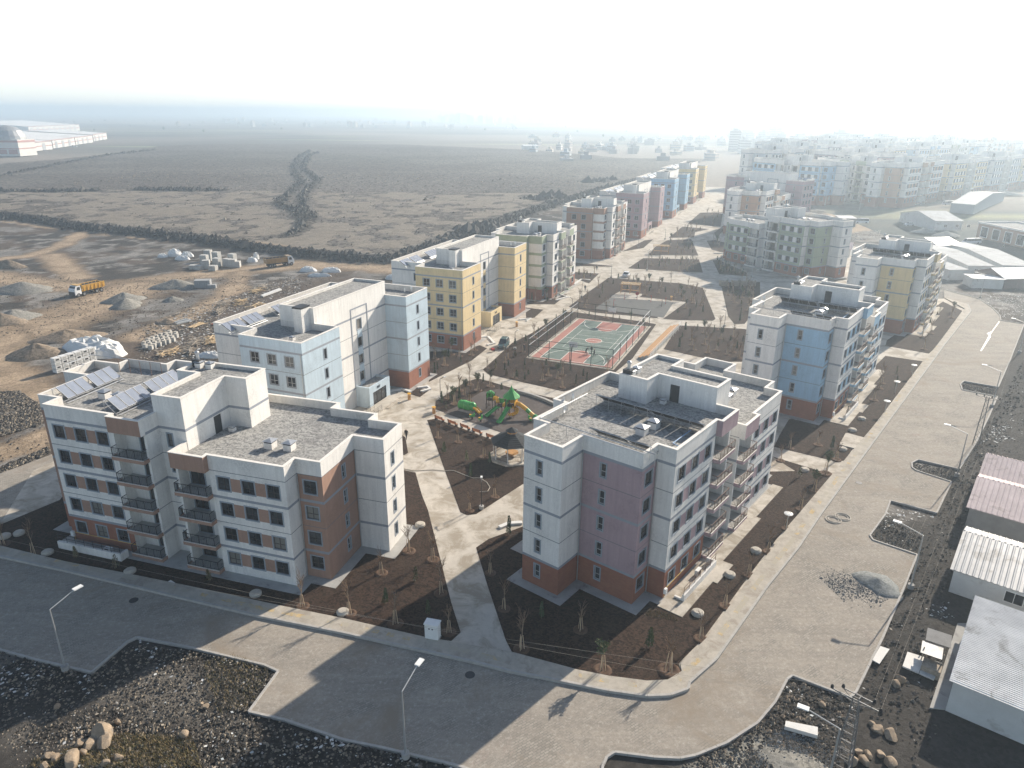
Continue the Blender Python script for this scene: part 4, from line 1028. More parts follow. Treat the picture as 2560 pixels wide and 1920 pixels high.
# ------------------------------------------------------------------ playground
RUBBER = mat('rubber_floor', (.085, .068, .062), .95, .15, 1.0, bump=.3, bscale=15, dirt=((.12, .10, .09), .4, .5, .8))
PURP = mat('rubber_floor_purple', (.12, .075, .12), .95, .1, 2)
sheet('playground_floor', tr('c5', [(640, 485), (760, 425), (880, 352), (1000, 330), (1130, 350), (1380, 430), (1440, 520), (1330, 640), (1210, 680), (1050, 622)]), .11, RUBBER)
sheet('playground_floor', tr('p', [(1840, 400), (2060, 430), (2030, 470), (1880, 450)]), .114, PURP)
sheet('bench_walk', tr('c5', [(590, 470), (1055, 630), (1010, 672), (975, 665), (585, 520)]), .105, CONC)
PG_G = mat('plastic_green', (.05, .33, .07), .35, .06, spec=.5); PG_Y = mat('plastic_yellow', (.75, .40, .03), .35, .06, spec=.5); PG_P = mat('play_posts', (.05, .035, .03), .5)
pg = empty('play_structure', (*at('z', 565, 570), .11), rad(-20), 'green and yellow play structure with a pointed roof and slides', 'playground'); pg.scale = (.84, .84, .84)
for x, y, h in [(-.9, -.9, 4.0), (.9, -.9, 4.0), (.9, .9, 4.0), (-.9, .9, 4.0), (0, -.95, 4.0), (-3.2, -.2, 2.6), (-1.9, -.2, 2.6), (-3.2, 1.4, 2.6), (-1.9, 1.4, 2.6), (-4.6, 1.6, 3.2), (-5.9, 1.6, 3.2), (-4.6, 2.9, 3.2), (-5.9, 2.9, 3.2)]:
    a = MB(); a.tube((x, y, 0), (x, y, h), .07, PG_P); a.build('post', pg)
a = MB(); a.lathe([(1.75, 3.9), (1.72, 4.0), (1.2, 4.5), (.62, 5.1), (.25, 5.7), (.04, 6.3)], PG_G, 8); a.build('roof', pg)
a = MB(); a.box(-.9, -.9, 2.0, .9, .9, 2.1, PG_P); a.box(-3.2, -.2, 1.4, -1.9, 1.4, 1.5, PG_P); a.box(-5.9, 1.6, 1.7, -4.6, 2.9, 1.8, PG_P); a.build('platform', pg)
for (x0, y0, x1, y1, mm) in ((-.9, .9, .9, .92, PG_Y), (.9, -.9, .92, .9, PG_Y), (-.92, -.9, -.9, .9, PG_G), (-5.9, 2.9, -4.6, 2.92, PG_G), (-5.92, 1.6, -5.9, 2.9, PG_G), (-3.2, 1.4, -1.9, 1.42, PG_G)):
    a = MB(); z = 2.1 if abs(x0) < 1.5 else (1.8 if x0 < -4 else 1.5); a.box(x0, y0, z + .1, x1 + .03, y1 + .03, z + 1.15, mm); a.build('side_panel', pg)
def slide(path, w, mm, rim=.22):
    a = MB()
    for (p, q) in zip(path, path[1:]):
        p, q = Vector(p), Vector(q); d = (q - p); d.z = 0; n = Vector((-d.y, d.x, 0)).normalized() * w / 2
        up = Vector((0, 0, rim))
        a.face([p - n, q - n, q + n, p + n], mm); a.face([p - n + Vector((0, 0, -.06)), p + n + Vector((0, 0, -.06)), q + n + Vector((0, 0, -.06)), q - n + Vector((0, 0, -.06))], mm)
        for s in (-1, 1):
            a.face([p + n * s, q + n * s, q + n * s + up, p + n * s + up], mm); a.face([p + n * s * 1.12 + up, q + n * s * 1.12 + up, q + n * s * 1.12 - up * .3, p + n * s * 1.12 - up * .3], mm)
            a.face([p + n * s + up, q + n * s + up, q + n * s * 1.12 + up, p + n * s * 1.12 + up], mm)
    return a.build('slide', pg)
slide([(-.1, -.95, 2.1), (-.25, -1.5, 1.95), (-.7, -4.3, .45), (-.85, -5.0, .3)], .75, PG_G)
slide([(-2.6, -.2, 1.5), (-2.9, -.7, 1.4), (-4.0, -2.4, .4), (-4.2, -2.8, .28)], .8, PG_G)
a = MB(); P = [Vector((.9, .3, 2.6)), Vector((1.6, .3, 2.5)), Vector((2.4, .2, 2.1)), Vector((3.2, 0, 1.7)), Vector((4.0, -.2, 1.2)), Vector((4.8, -.4, .75))]
for i, (p, q) in enumerate(zip(P, P[1:])): a.tube(p, q, .42, PG_G if i == 3 else PG_Y, n=12, cap=False)
a.build('tube_slide', pg); a = MB(); a.tube(P[-1], P[-1] + Vector((.9, -.2, -.35)), .48, PG_G, .55, 12, False); a.build('slide_mouth', pg)
sp = [(.9 + .75 * math.cos(t), -1.3 + .75 * math.sin(t), 2.0 - 1.65 * k / 14) for k, t in enumerate(np.linspace(2.2, -4.4, 15))]
slide(sp, .62, PG_Y, .3)
a = MB(); P = [(-1.9, .6, 1.5), (-1.5, .5, 2.1), (-1.1, .3, 2.3), (-.9, .2, 2.1)]; a.pipe(P, .35, PG_Y, 8); a.build('tunnel', pg)
a = MB(); P = [(-4.6, 2.2, 1.9), (-4.2, 2.0, 2.4), (-3.6, 1.6, 2.5), (-3.2, 1.0, 1.8)]; a.pipe(P, .38, PG_Y, 8); a.build('tunnel', pg)
a = MB(); P = [(-6.0, 2.2, 3.0), (-5.2, 2.2, 3.5), (-4.5, 2.2, 3.0)]; a.pipe(P, .3, PG_G, 8); a.build('arch', pg)
a = MB()
for k in range(6): a.tube((-5.9, 1.2 - k * .1, .25 * k + .1), (-4.7, 1.2 - k * .1, .25 * k + .1), .04, PG_P)
a.build('ladder', pg)
cat_ = empty('climbing_toy', (*at('z', 235, 545), .11), rad(-28), 'green and yellow caterpillar shaped climbing toy beside the big play structure', 'playground toy')
a = MB()
for k in range(5): a.lathe([(.2, 0), (.62, .25), (.66, .8), (.5, 1.3 + .12 * math.sin(k)), (.2, 1.5)], PG_G, 10, (-1.6 + k * .55, .1 * math.sin(k * 2), .35))
a.build('body', cat_, True)
a = MB(); a.box(-1.9, -.55, 0, .9, .55, .45, mat('grey_plastic', (.28, .27, .26), .7)); a.build('base', cat_)
for s in (-.28, .28):
    a = MB(); a.pipe([(.9, s, 1.1), (1.4, s, .9), (1.9, s, .45), (2.2, s, .3)], .2, PG_Y, 8); a.build('slide', cat_)
for i, (x, y, lb) in enumerate(((255, 600, 'green spring rider with yellow seat left of the play structure'), (322, 620, 'green star shaped spring rider in front of the play structure'), (712, 625, 'green and pink spring rider on the right of the playground'))):
    t = empty('spring_rider', (*at('z', x, y), .11), i, lb, 'spring rider', 'spring riders')
    a = MB(); a.tube((0, 0, 0), (0, 0, .4), .14, METAL_D, n=8); a.build('spring', t)
    a = MB(); a.cbox((0, 0, .6), (.9, .22, .35), PG_G); a.cbox((.35, 0, .85), (.2, .24, .4), PG_G, 0, .2); a.cbox((-.3, 0, .8), (.3, .3, .08), PG_Y); a.build('seat', t)

# ------------------------------------------------------------------ gazebo
gx, gy = at('p', 1545, 905)
gz = empty('gazebo', (gx, gy, .09), rad(10), 'octagonal gazebo with dark shingle roof and white posts', 'gazebo')
oct_ = lambda r, o=22.5: [(r * math.cos(rad(o + 45 * k)), r * math.sin(rad(o + 45 * k))) for k in range(8)]
a = MB(); a.prism(oct_(3.3), 0, .25, CONC); a.build('floor', gz)
SHING = mat('dark_shingle', (.028, .032, .036), .8, .25, 3, bump=.5, bscale=8)
O1, O0 = oct_(3.15), oct_(.75)
for k in range(8):
    j = (k + 1) % 8
    a = MB(); n = 7
    for q in range(n):
        f, g = q / n, (q + 1) / n; lift = .03
        L = lambda t, i, up=0: (O1[i][0] + (O0[i][0] - O1[i][0]) * t, O1[i][1] + (O0[i][1] - O1[i][1]) * t, 2.65 + 1.25 * t + up)
        a.face([L(f, k, lift), L(f, j, lift), L(g, j), L(g, k)], SHING); a.face([L(f, k), L(f, j), L(f, j, lift), L(f, k, lift)], SHING)
    a.build('roof_panel', gz)
    a = MB(); a.tube((O1[k][0] * .86, O1[k][1] * .86, .25), (O1[k][0] * .86, O1[k][1] * .86, 2.75), .075, WPAINT); a.build('post', gz)
    if k not in (1,):
        a = MB(); p, q = Vector((*O1[k], 0)) * .86, Vector((*O1[j], 0)) * .86
        for z in (.45, 1.15): a.tube(p + Vector((0, 0, z)), q + Vector((0, 0, z)), .03, RUST, n=4)
        for m_ in range(1, 9): c = p.lerp(q, m_ / 9); a.tube(c + Vector((0, 0, .45)), c + Vector((0, 0, 1.15)), .015, RUST, n=4)
        a.build('railing', gz)
a = MB(); a.prism(oct_(.72), 3.9, 4.2, WOOD); a.build('lantern', gz); P = oct_(.95); a = MB()
for k in range(8): j = (k + 1) % 8; a.face([(*P[k], 4.2), (*P[j], 4.2), (0, 0, 4.75)], SHING); a.face([(*P[j], 4.2), (*P[k], 4.2), (0, 0, 4.15)], SHING)
a.build('lantern_roof', gz)
a = MB(); a.prism(oct_(1.0), .7, .78, WOOD); a.prism(oct_(.2), .25, .7, WOOD); a.build('table', gz)
# stone edging kerb curving round the play area
kerb_line([(*p,) for p in tr('z', [(610, 385), (720, 415), (820, 450), (910, 490)])], .5, .55, 'low_stone_wall')

# ------------------------------------------------------------------ benches, bins
BENCH = mat('bench_wood', (.40, .15, .06), .7, .2, 4)
def bench_parts(t):
    for k in range(3): a = MB(); a.box(-.9, -.22 + k * .15, .42, .9, -.1 + k * .15, .46, BENCH); a.build('seat_slat', t)
    for k in range(3): a = MB(); a.box(-.9, .24 + k * .03, .55 + k * .15, .9, .28 + k * .03, .67 + k * .15, BENCH); a.build('back_slat', t)
    for x in (-.75, .75): a = MB(); a.box(x - .05, -.22, 0, x + .05, .3, .42, METAL_D); a.box(x - .05, .28, .42, x + .05, .34, 1.0, METAL_D); a.build('leg', t)
wdir = math.atan2(at('p', 1265, 640)[1] - at('p', 550, 385)[1], at('p', 1265, 640)[0] - at('p', 550, 385)[0])
for i, ((x, y), o) in enumerate((((552, 392), 'nearest the bin'), ((733, 452), 'second from the bin'), ((905, 508), 'third from the bin'), ((1072, 572), 'fourth from the bin'), ((1268, 648), 'nearest the gazebo'))):
    t = empty('park_bench', (*at('p', x, y + 18), .105), wdir + math.pi, 'orange brown park bench by the playground, ' + o, 'bench', 'benches along the playground walk'); bench_parts(t)
for (k, x, y, lb) in (('p', 470, 300, 'yellow and brown litter bin at the end of the bench row'), ('p', 130, 110, 'orange litter bin beside the pale blue block entrance'), ('k', 480, 600, 'orange litter bin beside the yellow block entrance'), ('n', 1510, 1175, 'orange litter bin at the corner of the exercise ground')):
    t = empty('litter_bin', (*at(k, x, y), .06), .4, lb, 'litter bin', 'litter bins')
    a = MB(); a.tube((0, 0, 0), (0, 0, .9), .28, WOOD, n=8); a.build('body', t); a = MB(); a.tube((0, 0, 1.1), (0, 0, 1.18), .36, PG_Y, n=8); a.tube((0, 0, .9), (0, 0, 1.1), .04, METAL_D); a.build('lid', t)

# ------------------------------------------------------------------ exercise ground, pergolas, crates
sheet('exercise_floor', tr('n', [(905, 1240), (1035, 1150), (1530, 1190), (1450, 1312)]), .105, mat('grey_rubber', (.115, .115, .11), .95, .12, 1))
sheet('exercise_walk', tr('n', [(1040, 1140), (1100, 1105), (1290, 1125), (1260, 1148), (1540, 1178), (1630, 1188), (1440, 1325), (1400, 1312), (1530, 1192), (1035, 1152)]), .1, CONC)
RED_E = mat('exercise_red', (.45, .06, .05), .5)
for i, (x, y, lb) in enumerate(((1055, 1225, 'red exercise machine nearest the main path'), (1140, 1170, 'red exercise stepper behind the others by the pergola'), (1240, 1170, 'red exercise machine with a round wheel before the pergola'), (1350, 1190, 'red exercise machine right of the wheel one'), (1435, 1225, 'dark exercise post at the right of the rubber floor'), (1465, 1205, 'red exercise machine at the right corner of the rubber floor'))):
    t = empty('exercise_machine', (*at('n', x, y), .1), i * .9, lb, 'exercise machine', 'exercise machines')
    a = MB(); a.tube((0, 0, 0), (0, 0, 1.9), .06, METAL_D if i == 4 else RED_E); a.tube((0, 0, 1.9), (.5, 0, 1.7), .04, RED_E); a.build('frame', t)
    a = MB(); a.cbox((.5, 0, .5), (.5, .35, .08), METAL_D); a.tube((0, 0, .45), (.5, 0, .5), .03, RED_E); a.build('seat', t)
    if i == 2: a = MB(); a.tube((.1, 0, 1.7), (.16, 0, 1.7), .5, RED_E, n=14); a.build('wheel', t)
def pergola(k, x0, y0, x1, y1, lb, d=2.4, h=2.5):
    p, q = at(k, x0, y0), at(k, x1, y1); L = math.hypot(q[0] - p[0], q[1] - p[1])
    t = empty('pergola', (*p, .09), math.atan2(q[1] - p[1], q[0] - p[0]), lb, 'pergola', 'timber pergolas')
    for u in (0, L / 2, L):
        for v in (0, d): a = MB(); a.box(u - .07, v - .07, 0, u + .07, v + .07, h, WOOD); a.build('post', t)
    for v in (0, d): a = MB(); a.box(-.4, v - .05, h, L + .4, v + .05, h + .18, WOOD); a.build('beam', t)
    n = int(L / .32)
    sm = MB(); sm.box(-.06, -.4, h + .18, .06, d + .4, h + .26, mat('pale_wood', (.62, .46, .27), .8) if 'pale_wood' not in MATS else MATS['pale_wood']); me = sm.mesh('slat')
    for k_ in range(n + 1): link('slat', me, t, (L * k_ / n, 0, 0))
    a = MB(); a.box(0, d - .1, .5, L, d + .25, .58, WOOD); a.build('seat', t)
pergola('h', 1620, 1170, 1830, 1185, 'timber pergola with slatted roof behind the exercise ground')
pergola('r', 850, 1405, 1055, 1415, 'smaller timber pergola further up the park path')
for i, (x, lb) in enumerate(((125, 'leftmost of four timber crates beside the cross street'), (262, 'second from the left of four timber crates by the cross street'), (355, 'third from the left of four timber crates by the cross street'), (455, 'rightmost of four timber crates beside the cross street'))):
    t = empty('timber_crate', (*at('s', x, 1545), .06), .05, lb, 'crate', 'timber crates')
    for k_ in range(5): a = MB(); a.box(-1.0, -.6, .05 + k_ * .34, 1.0, -.56, .33 + k_ * .34, WOOD_G); a.build('board', t)
    for x_ in (-1, 1): a = MB(); a.box(x_ - .04, -.6, 0, x_ + .04, .6, 1.75, WOOD_G); a.build('end_board', t)
    a = MB(); a.box(-1, -.56, .02, 1, .6, .1, WOOD_G); a.build('bottom', t)

# ------------------------------------------------------------------ street lamps
LAMP_P = mat('lamp_post', (.47, .47, .46), .45, .06, metal=.4)
def lamp_meshes(h, arm, head=1.0, pm_=None):
    LP = pm_ or LAMP_P
    p = MB(); p.tube((0, 0, 0), (0, 0, .5), .32, CONC_G, n=12); p.tube((0, 0, .5), (0, 0, h), .095 if h > 5 else .06, LP, .055 if h > 5 else .04, n=8)
    a = MB(); a.tube((0, 0, h), (arm, 0, h + arm * .28), .05, LP)
    hd = MB(); hd.cbox((arm + .35 * head, 0, h + arm * .3), (.8 * head, .42 * head, .1), WPAINT); hd.cbox((arm + .35 * head, 0, h + arm * .3 - .06), (.6 * head, .3 * head, .03), METAL_G)
    return p.mesh('post'), a.mesh('arm'), hd.mesh('lamp_head')
LM = {}
def lamp(k, x, y, h, ang, lb, arm=2.2, head=1.0, grp='tall street lamps', pm_=None):
    key = (h, arm, head, pm_)
    if key not in LM: LM[key] = lamp_meshes(h, arm, head, pm_)
    t = empty('street_lamp', (*(k if isinstance(k, tuple) else at(k, x, y)), 0), rad(ang), lb, 'street lamp', grp)
    link('post', LM[key][0], t); link('arm', LM[key][1], t); link('lamp_head', LM[key][2], t)
    return t
lamp('e', 680, 640, 6.5, 60, 'tall street lamp on the kerb of the parking bay at the lower left')
lamp('f', 2130, 1545, 6.5, 66, 'tall street lamp on the kerb at the bottom centre')
lamp((23.3, 38.6), 0, 0, 6.5, 150, 'tall street lamp in the rubble in front of the lattice pylon')
lamp((42.5, 63.6), 0, 0, 6.5, 142, 'tall street lamp beside the gravel heap on the right hand road')
lamp((62.1, 89.0), 0, 0, 6.5, 142, 'tall street lamp at the planted island of the right hand road')
lamp((83, 114.7), 0, 0, 6.5, 142, 'tall street lamp level with the second planted island')
lamp('c6', 2180, 470, 6.5, 142, 'tall street lamp at the right edge beside the painted white line')
lamp('t', 1705, 945, 6.5, 175, 'street lamp at the far bend of the right hand road')
lamp('t', 1975, 360, 6.5, 200, 'street lamp before the brick shop building at the right')
lamp('t', 40, 420, 6.5, 20, 'street lamp in the waste ground behind the yellow right hand block')
lamp('s', 1695, 690, 6.5, 100, 'hazy street lamp at the corner of the dirt crossing'); lamp('s', 1300, 615, 6.5, 100, 'hazy street lamp left of the one at the crossing corner')
lamp('s', 455, 1440, 5.0, 60, 'park lamp with bright arm before the green balcony block', 1.2, .8, 'park lamps')
lamp('h', 1925, 905, 6.0, 60, 'park lamp beside the cross street near the white car', 1.2, .8, 'park lamps')
for i, (k, x, y, lb) in enumerate((('p', 560, 105, 'slim park lamp beside the main path above the bench row'), ('k', 465, 790, 'slim park lamp next to the parked estate car'), ('h', 1172, 1215, 'slim park lamp beside the two walkers on the path'), ('h', 1510, 990, 'slim park lamp beside the white car crossing'),
                                   ('p', 1128, 1620, 'slim park lamp at the lower tip of the gazebo bed'), ('r', 640, 1320, 'slim park lamp before the dusky pink block'), ('r', 1010, 1210, 'slim park lamp at the far pergola lawn'), ('c6', 285, 300, 'slim park lamp at the fork of the far right path'), ('h', 1060, 1400, 'slim dark lamp post at the far left corner of the court'))):
    lamp(k, x, y, 3.8, 40 + i * 13, lb, .8, .6, 'slim park lamps', METAL_D)

# ------------------------------------------------------------------ cabinet, manholes, panels
t = empty('utility_cabinet', (*at('c8', 572, 828), .1), rad(-14), 'white electric cabinet at the edge of the soil bed by the street', 'cabinet')
a = MB(); a.box(-.7, -.45, 0, .7, .45, .12, CONC_G); a.build('plinth', t); a = MB(); a.box(-.65, -.4, .12, .65, .4, 1.75, WPAINT); a.build('body', t)
a = MB(); a.box(-.72, -.47, 1.75, .72, .47, 1.85, WPAINT); a.build('top', t)
for x in (-.2, .12): a = MB(); a.box(x - .07, -.415, 1.25, x + .07, -.4, 1.4, METAL_D); a.build('vent', t)
MAN = mat('manhole_concrete', (.46, .42, .36), .9, .15, 3)
mb = MB(); mb.lathe([(.62, 0), (.62, .24), (.5, .34), (.46, .34)], MAN, 18); mhm = mb.mesh('ring')
mb = MB(); mb.lathe([(.43, .34), (.42, .4), (.2, .41), (.0, .41)], MAN, 18); mlm = mb.mesh('lid')
mh = [('c7', 35, 178, 'bed left of the brown and white block, leftmost one'), ('c7', 125, 158, 'bed left of the brown and white block, second from the left'), ('c7', 308, 282, 'corner of the bed under the brown and white block'), ('c7', 838, 402, 'strip before the brown and white block'), ('c7', 1645, 548, 'shaded strip at the right of the brown and white block'),
      ('c7', 2205, 668, 'bed corner by the staked tree and street'), ('c9', 112, 672, 'road bed, nearest the street corner'), ('c9', 318, 425, 'road bed, second from the street corner'), ('c9', 487, 270, 'road bed, third from the street corner'), ('c6', 1045, 1095, 'bed beside the bright concrete slab'), ('c6', 1108, 972, 'bed right of the sky blue block, nearest the slab'),
      ('c6', 1168, 898, 'bed right of the sky blue block, second from the slab'), ('c6', 800, 1228, 'bed right of the pink block near its far end'), ('c5', 490, 1210, 'top of the stone wall by the white gable')]
for k, x, y, w in mh:
    t = empty('manhole', (*at(k, x, y), .08), R_.random(), 'round concrete manhole, ' + w, 'manhole', 'concrete manholes'); link('ring', mhm, t); link('lid', mlm, t)
for i, (k, x, y, lb) in enumerate((('c6', 680, 1610, 'round white tree guard table in the road bed by the pink block'), ('c6', 1315, 860, 'round white disc on a post in the bed by the sky blue block, nearest'), ('c6', 1380, 730, 'round white disc on a post in the bed by the sky blue block, middle'), ('c6', 1490, 620, 'round white disc on a post in the bed by the sky blue block, farthest'))):
    t = empty('post_light', (*at(k, x, y), .08), 0, lb, 'post light', 'disc topped post lights')
    a = MB(); a.tube((0, 0, 0), (0, 0, 2.2), .05, LAMP_P); a.build('post', t); a = MB(); a.lathe([(.1, 2.1), (.5, 2.2), (.52, 2.28), (.2, 2.34)], WPAINT, 16); a.build('head', t)
WPAN = mat('white_panel', (.66, .645, .61), .7, .06)
def slab_thing(name, k, pts, z, th, lb, m=WPAN, cat='panel', grp=None):
    P = tr(k, pts); c = (sum(p[0] for p in P) / len(P), sum(p[1] for p in P) / len(P))
    o = MB(); o.prism([(p[0] - c[0], p[1] - c[1]) for p in P], 0, th, m, bottom=True); ob = o.build(name); ob.location = (*c, z); tag(ob, lb, cat, grp); return ob
slab_thing('insulation_board', 'c9', [(675, 1385), (880, 1425), (880, 1480), (668, 1420)], .15, .35, 'bright white insulation board on the rubble below the road bend')
slab_thing('white_door', 'c9', [(1285, 885), (1345, 905), (1280, 1000), (1235, 975)], .12, .08, 'white door panel lying beside the kerb near the pylon')
slab_thing('paving_sheet', 'x', [(705, 205), (815, 240), (780, 345), (672, 300)], .25, .14, 'pale panel on the ground, left half of the pair by the white shed', cat='panel')
slab_thing('paving_sheet', 'x', [(818, 243), (930, 280), (880, 390), (783, 347)], .25, .14, 'pale panel on the ground, right half of the pair by the white shed', cat='panel')
slab_thing('concrete_slab', 'c6', [(1070, 990), (1180, 1020), (1120, 1090), (1020, 1065)], .1, .12, 'bright concrete pad beside the pavement by the sky blue block', CONC, 'slab')
slab_thing('broken_cover', 'c7', [(1100, 462), (1135, 485), (1085, 520), (1040, 497)], .17, .08, 'broken white cover plate lying on the pavement edge', WPAN, 'plate')
for i, (x, y) in enumerate(((985, 65), (1045, 48))):
    P = [(at('c9', x, y)[0] + .9 * math.cos(a_), at('c9', x, y)[1] + .9 * math.sin(a_)) for a_ in np.linspace(0, 2 * math.pi, 20)]
    a = MB(); a.pipe([(p[0], p[1], .06) for p in P], .09, MAN, 6); a.pipe([(at('c9', x, y)[0] + .6 * math.cos(q), at('c9', x, y)[1] + .6 * math.sin(q), .05) for q in np.linspace(0, 2 * math.pi, 16)], .08, MAN, 6)
    tag(a.build('concrete_ring'), ['left', 'right'][i] + ' one of two concrete rings lying on the right hand road', 'ring', 'concrete rings on the road')
for (k, x, y, lb) in (('c7', 860, 582, 'dark round manhole cover in the shaded street before the brown and white block'), ('c8', 810, 1062, 'dark round manhole cover in the street below the concrete path'), ('c6', 1150, 1305, 'dark drain cover on the right hand road')):
    a = MB(); a.lathe([(.45, 0), (.45, .012), (.0, .014)], METAL_D, 18); o = a.build('drain_cover', None, False, (*at(k, x, y), .032)); tag(o, lb, 'drain cover', 'drain covers')
# painted white splash on the far road
slab_thing('paint_line', 'o', [(722, 672), (728, 676), (660, 770), (640, 800), (650, 808), (562, 945), (552, 942), (632, 800), (610, 782), (655, 765)], .034, .004, 'spilt white line painted on the far part of the right hand road', WPAINT, 'road marking')

# ------------------------------------------------------------------ sheds beside the right hand road
def corr_mat(name, col, rough=.45, metal=.4):
    return mat(name, col, rough, .14, .5, metal=metal, dirt=((col[0] * .6, col[1] * .58, col[2] * .55), .35, .55, .8))
TIN_W = corr_mat('white_sheet_metal', (.74, .73, .71), .7, .0); TIN_L = corr_mat('pale_sheet_metal', (.40, .41, .41), .85, 0); TIN_G = corr_mat('grey_sheet_metal', (.40, .40, .40), .45, .3); TIN_R = corr_mat('faded_red_sheet_metal', (.55, .45, .44), .7, .0)
WALL_P = mat('prefab_panel', (.62, .62, .60), .7, .08, .6, dirt=((.42, .4, .37), .5, .55, .8)); WALL_B = mat('block_wall', (.30, .29, .275), .9, .15, 1, bump=.3, bscale=6)
def ribs(b, p, q, r, s, m, n, h=.05):
    """corrugated sheet over quad p q r s; ribs run from p->s"""
    p, q, r, s = map(Vector, (p, q, r, s)); nn = (q - p).cross(s - p).normalized()
    for k in range(n):
        f0, f1, f2, f3 = k / n, (k + .55) / n, (k + .72) / n, (k + .88) / n
        a = [p.lerp(q, f) for f in (f0, f1, f2, f3, (k + 1) / n)]; d = [s.lerp(r, f) for f in (f0, f1, f2, f3, (k + 1) / n)]
        hh = (0, 0, h, h, 0)
        for i in range(4): b.face([a[i] + nn * hh[i], a[i + 1] + nn * hh[i + 1], d[i + 1] + nn * hh[i + 1], d[i] + nn * hh[i]], m)
def shed(name, lb, org, ang, L, D, hw, hr, roofm, wallm, windows=(), ridge=.5, over=.35, rib=.55, group='metal roofed sheds', cat='shed', along=False, detail=True):
    t = empty(name, (*org, 0), rad(ang), lb, cat, group)
    b = MB(); r = D * ridge
    b.face([(0, 0, 0), (L, 0, 0), (L, 0, hw), (0, 0, hw)], wallm); hb_ = hr if ridge in (0, 1) else hw; b.face([(L, D, 0), (0, D, 0), (0, D, hb_), (L, D, hb_)], wallm)
    if ridge in (0, 1): 
        top = (hw, hr) 
        b.face([(0, D, 0), (0, 0, 0), (0, 0, hw), (0, D, hr)], wallm); b.face([(L, 0, 0), (L, D, 0), (L, D, hr), (L, 0, hw)], wallm)
    else:
        b.face([(0, D, 0), (0, 0, 0), (0, 0, hw), (0, r, hr), (0, D, hw)], wallm); b.face([(L, 0, 0), (L, D, 0), (L, D, hw), (L, r, hr), (L, 0, hw)], wallm)
    b.build('wall', t)
    slopes = [((-over, -over), (L + over, D + over), None)] if ridge in (0, 1) else None
    if ridge in (0, 1):
        quads = [[(-over, -over, hw), (L + over, -over, hw), (L + over, D + over, hr + .05), (-over, D + over, hr + .05)]]
    else:
        dz = (hr - hw) / max(r, .1) * over
        quads = [[(-over, -over, hw - dz + .05), (L + over, -over, hw - dz + .05), (L + over, r, hr + .05), (-over, r, hr + .05)], [(L + over, D + over, hw - dz + .05), (-over, D + over, hw - dz + .05), (-over, r, hr + .05), (L + over, r, hr + .05)]]
    for qd in quads:
        rb = MB()
        if detail:
            if along: ribs(rb, qd[1], qd[2], qd[3], qd[0], roofm, int((D + 1) / rib), .06)
            else: ribs(rb, *qd, roofm, int((L + 1) / rib), .05)
        else: rb.face(qd, roofm)
        rb.face([(p[0], p[1], p[2] - .08) for p in qd[::-1]], roofm)
        for i in range(4): p, q = qd[i], qd[(i + 1) % 4]; rb.face([(p[0], p[1], p[2] - .08), (q[0], q[1], q[2] - .08), q, p], roofm)
        rb.build('roof', t)
    for (u, z, w, h) in windows:
        f = MB(); f.box(u, -.05, z, u + w, .0, z + h, WPAINT); o = f.build('window', t); g = MB(); g.box(u + .08, -.06, z + .08, u + w / 2 - .03, -.052, z + h - .08, GLASS); g.box(u + w / 2 + .03, -.06, z + .08, u + w - .08, -.052, z + h - .08, GLASS); g.build('pane', o)
    return t
VA = -38.3
def along_v(p, q): return (q[0] - p[0]) * math.cos(rad(VA + 90)) + (q[1] - p[1]) * math.sin(rad(VA + 90))
o1 = at('x', 960, 572); d1_ = along_v(o1, at('c9', 1955, 545, 3.4))
shed('white_shed', 'white prefab shed with ribbed white roof at the lower right', o1, VA, 17, d1_, 3.3, 2.75, TIN_W, WALL_P, (), 1, .3, .28, along=True)
o2 = at('u', 478, 548); d2_ = along_v(o2, at('u', 605, 145, 3.0))
shed('grey_shed', 'prefab shed with grey ribbed roof and sliding window', o2, VA, 20, d2_, 2.9, 4.3, TIN_G, WALL_P, ((4.6, 1.1, 1.7, 1.3), (11.5, .9, 1.6, 1.3)), .62)
o3 = at('y', 372, 388); d3_ = along_v(o3, at('y', 432, 150, 3.0))
shed('red_shed', 'block walled shed with faded red roof, the nearer of two', o3, VA, 22, d3_, 3.0, 4.4, TIN_R, WALL_B, (), .6)
o4 = (o3[0] + d3_ * .617 * 1.03, o3[1] + d3_ * .787 * 1.03)
shed('red_shed', 'block walled shed with faded red roof, the farther of two', o4, VA, 22, max(4, along_v(o4, at('y', 460, 56, 3.0))), 3.0, 4.2, TIN_R, WALL_B, (), .6)
a = MB(); P = tr('x', [(1040, 0), (1145, 0), (960, 570), (855, 560)]); a.prism(P, 0, .12, CONC_G); struct(a.build('shed_pavement'))
t = empty('lean_to', (*at('x', 960, 320), 0), rad(VA), 'small lean-to of grey sheets on the side of the white shed', 'lean-to')
for i, (dx, dy, w, d, m_) in enumerate(((-1.2, 2.0, 2.0, 1.7, WALL_B), (-1.4, .2, 1.7, 1.6, TIN_G))): a = MB(); a.cbox((dx, dy, 1.9 - i * .3), (w, d, .05), m_, .1, .12); a.build('roof_sheet', t)
for dx, dy in ((-2.0, 2.6), (-2.0, 0), (-.4, 2.6), (-.4, 0)): a = MB(); a.box(dx - .05, dy - .05, 0, dx + .05, dy + .05, 1.75, WOOD_G); a.build('post', t)
a = MB(); a.box(-1.8, -1.6, 0, -.3, -.2, .9, WOOD_G); a.build('timber_stack', t)
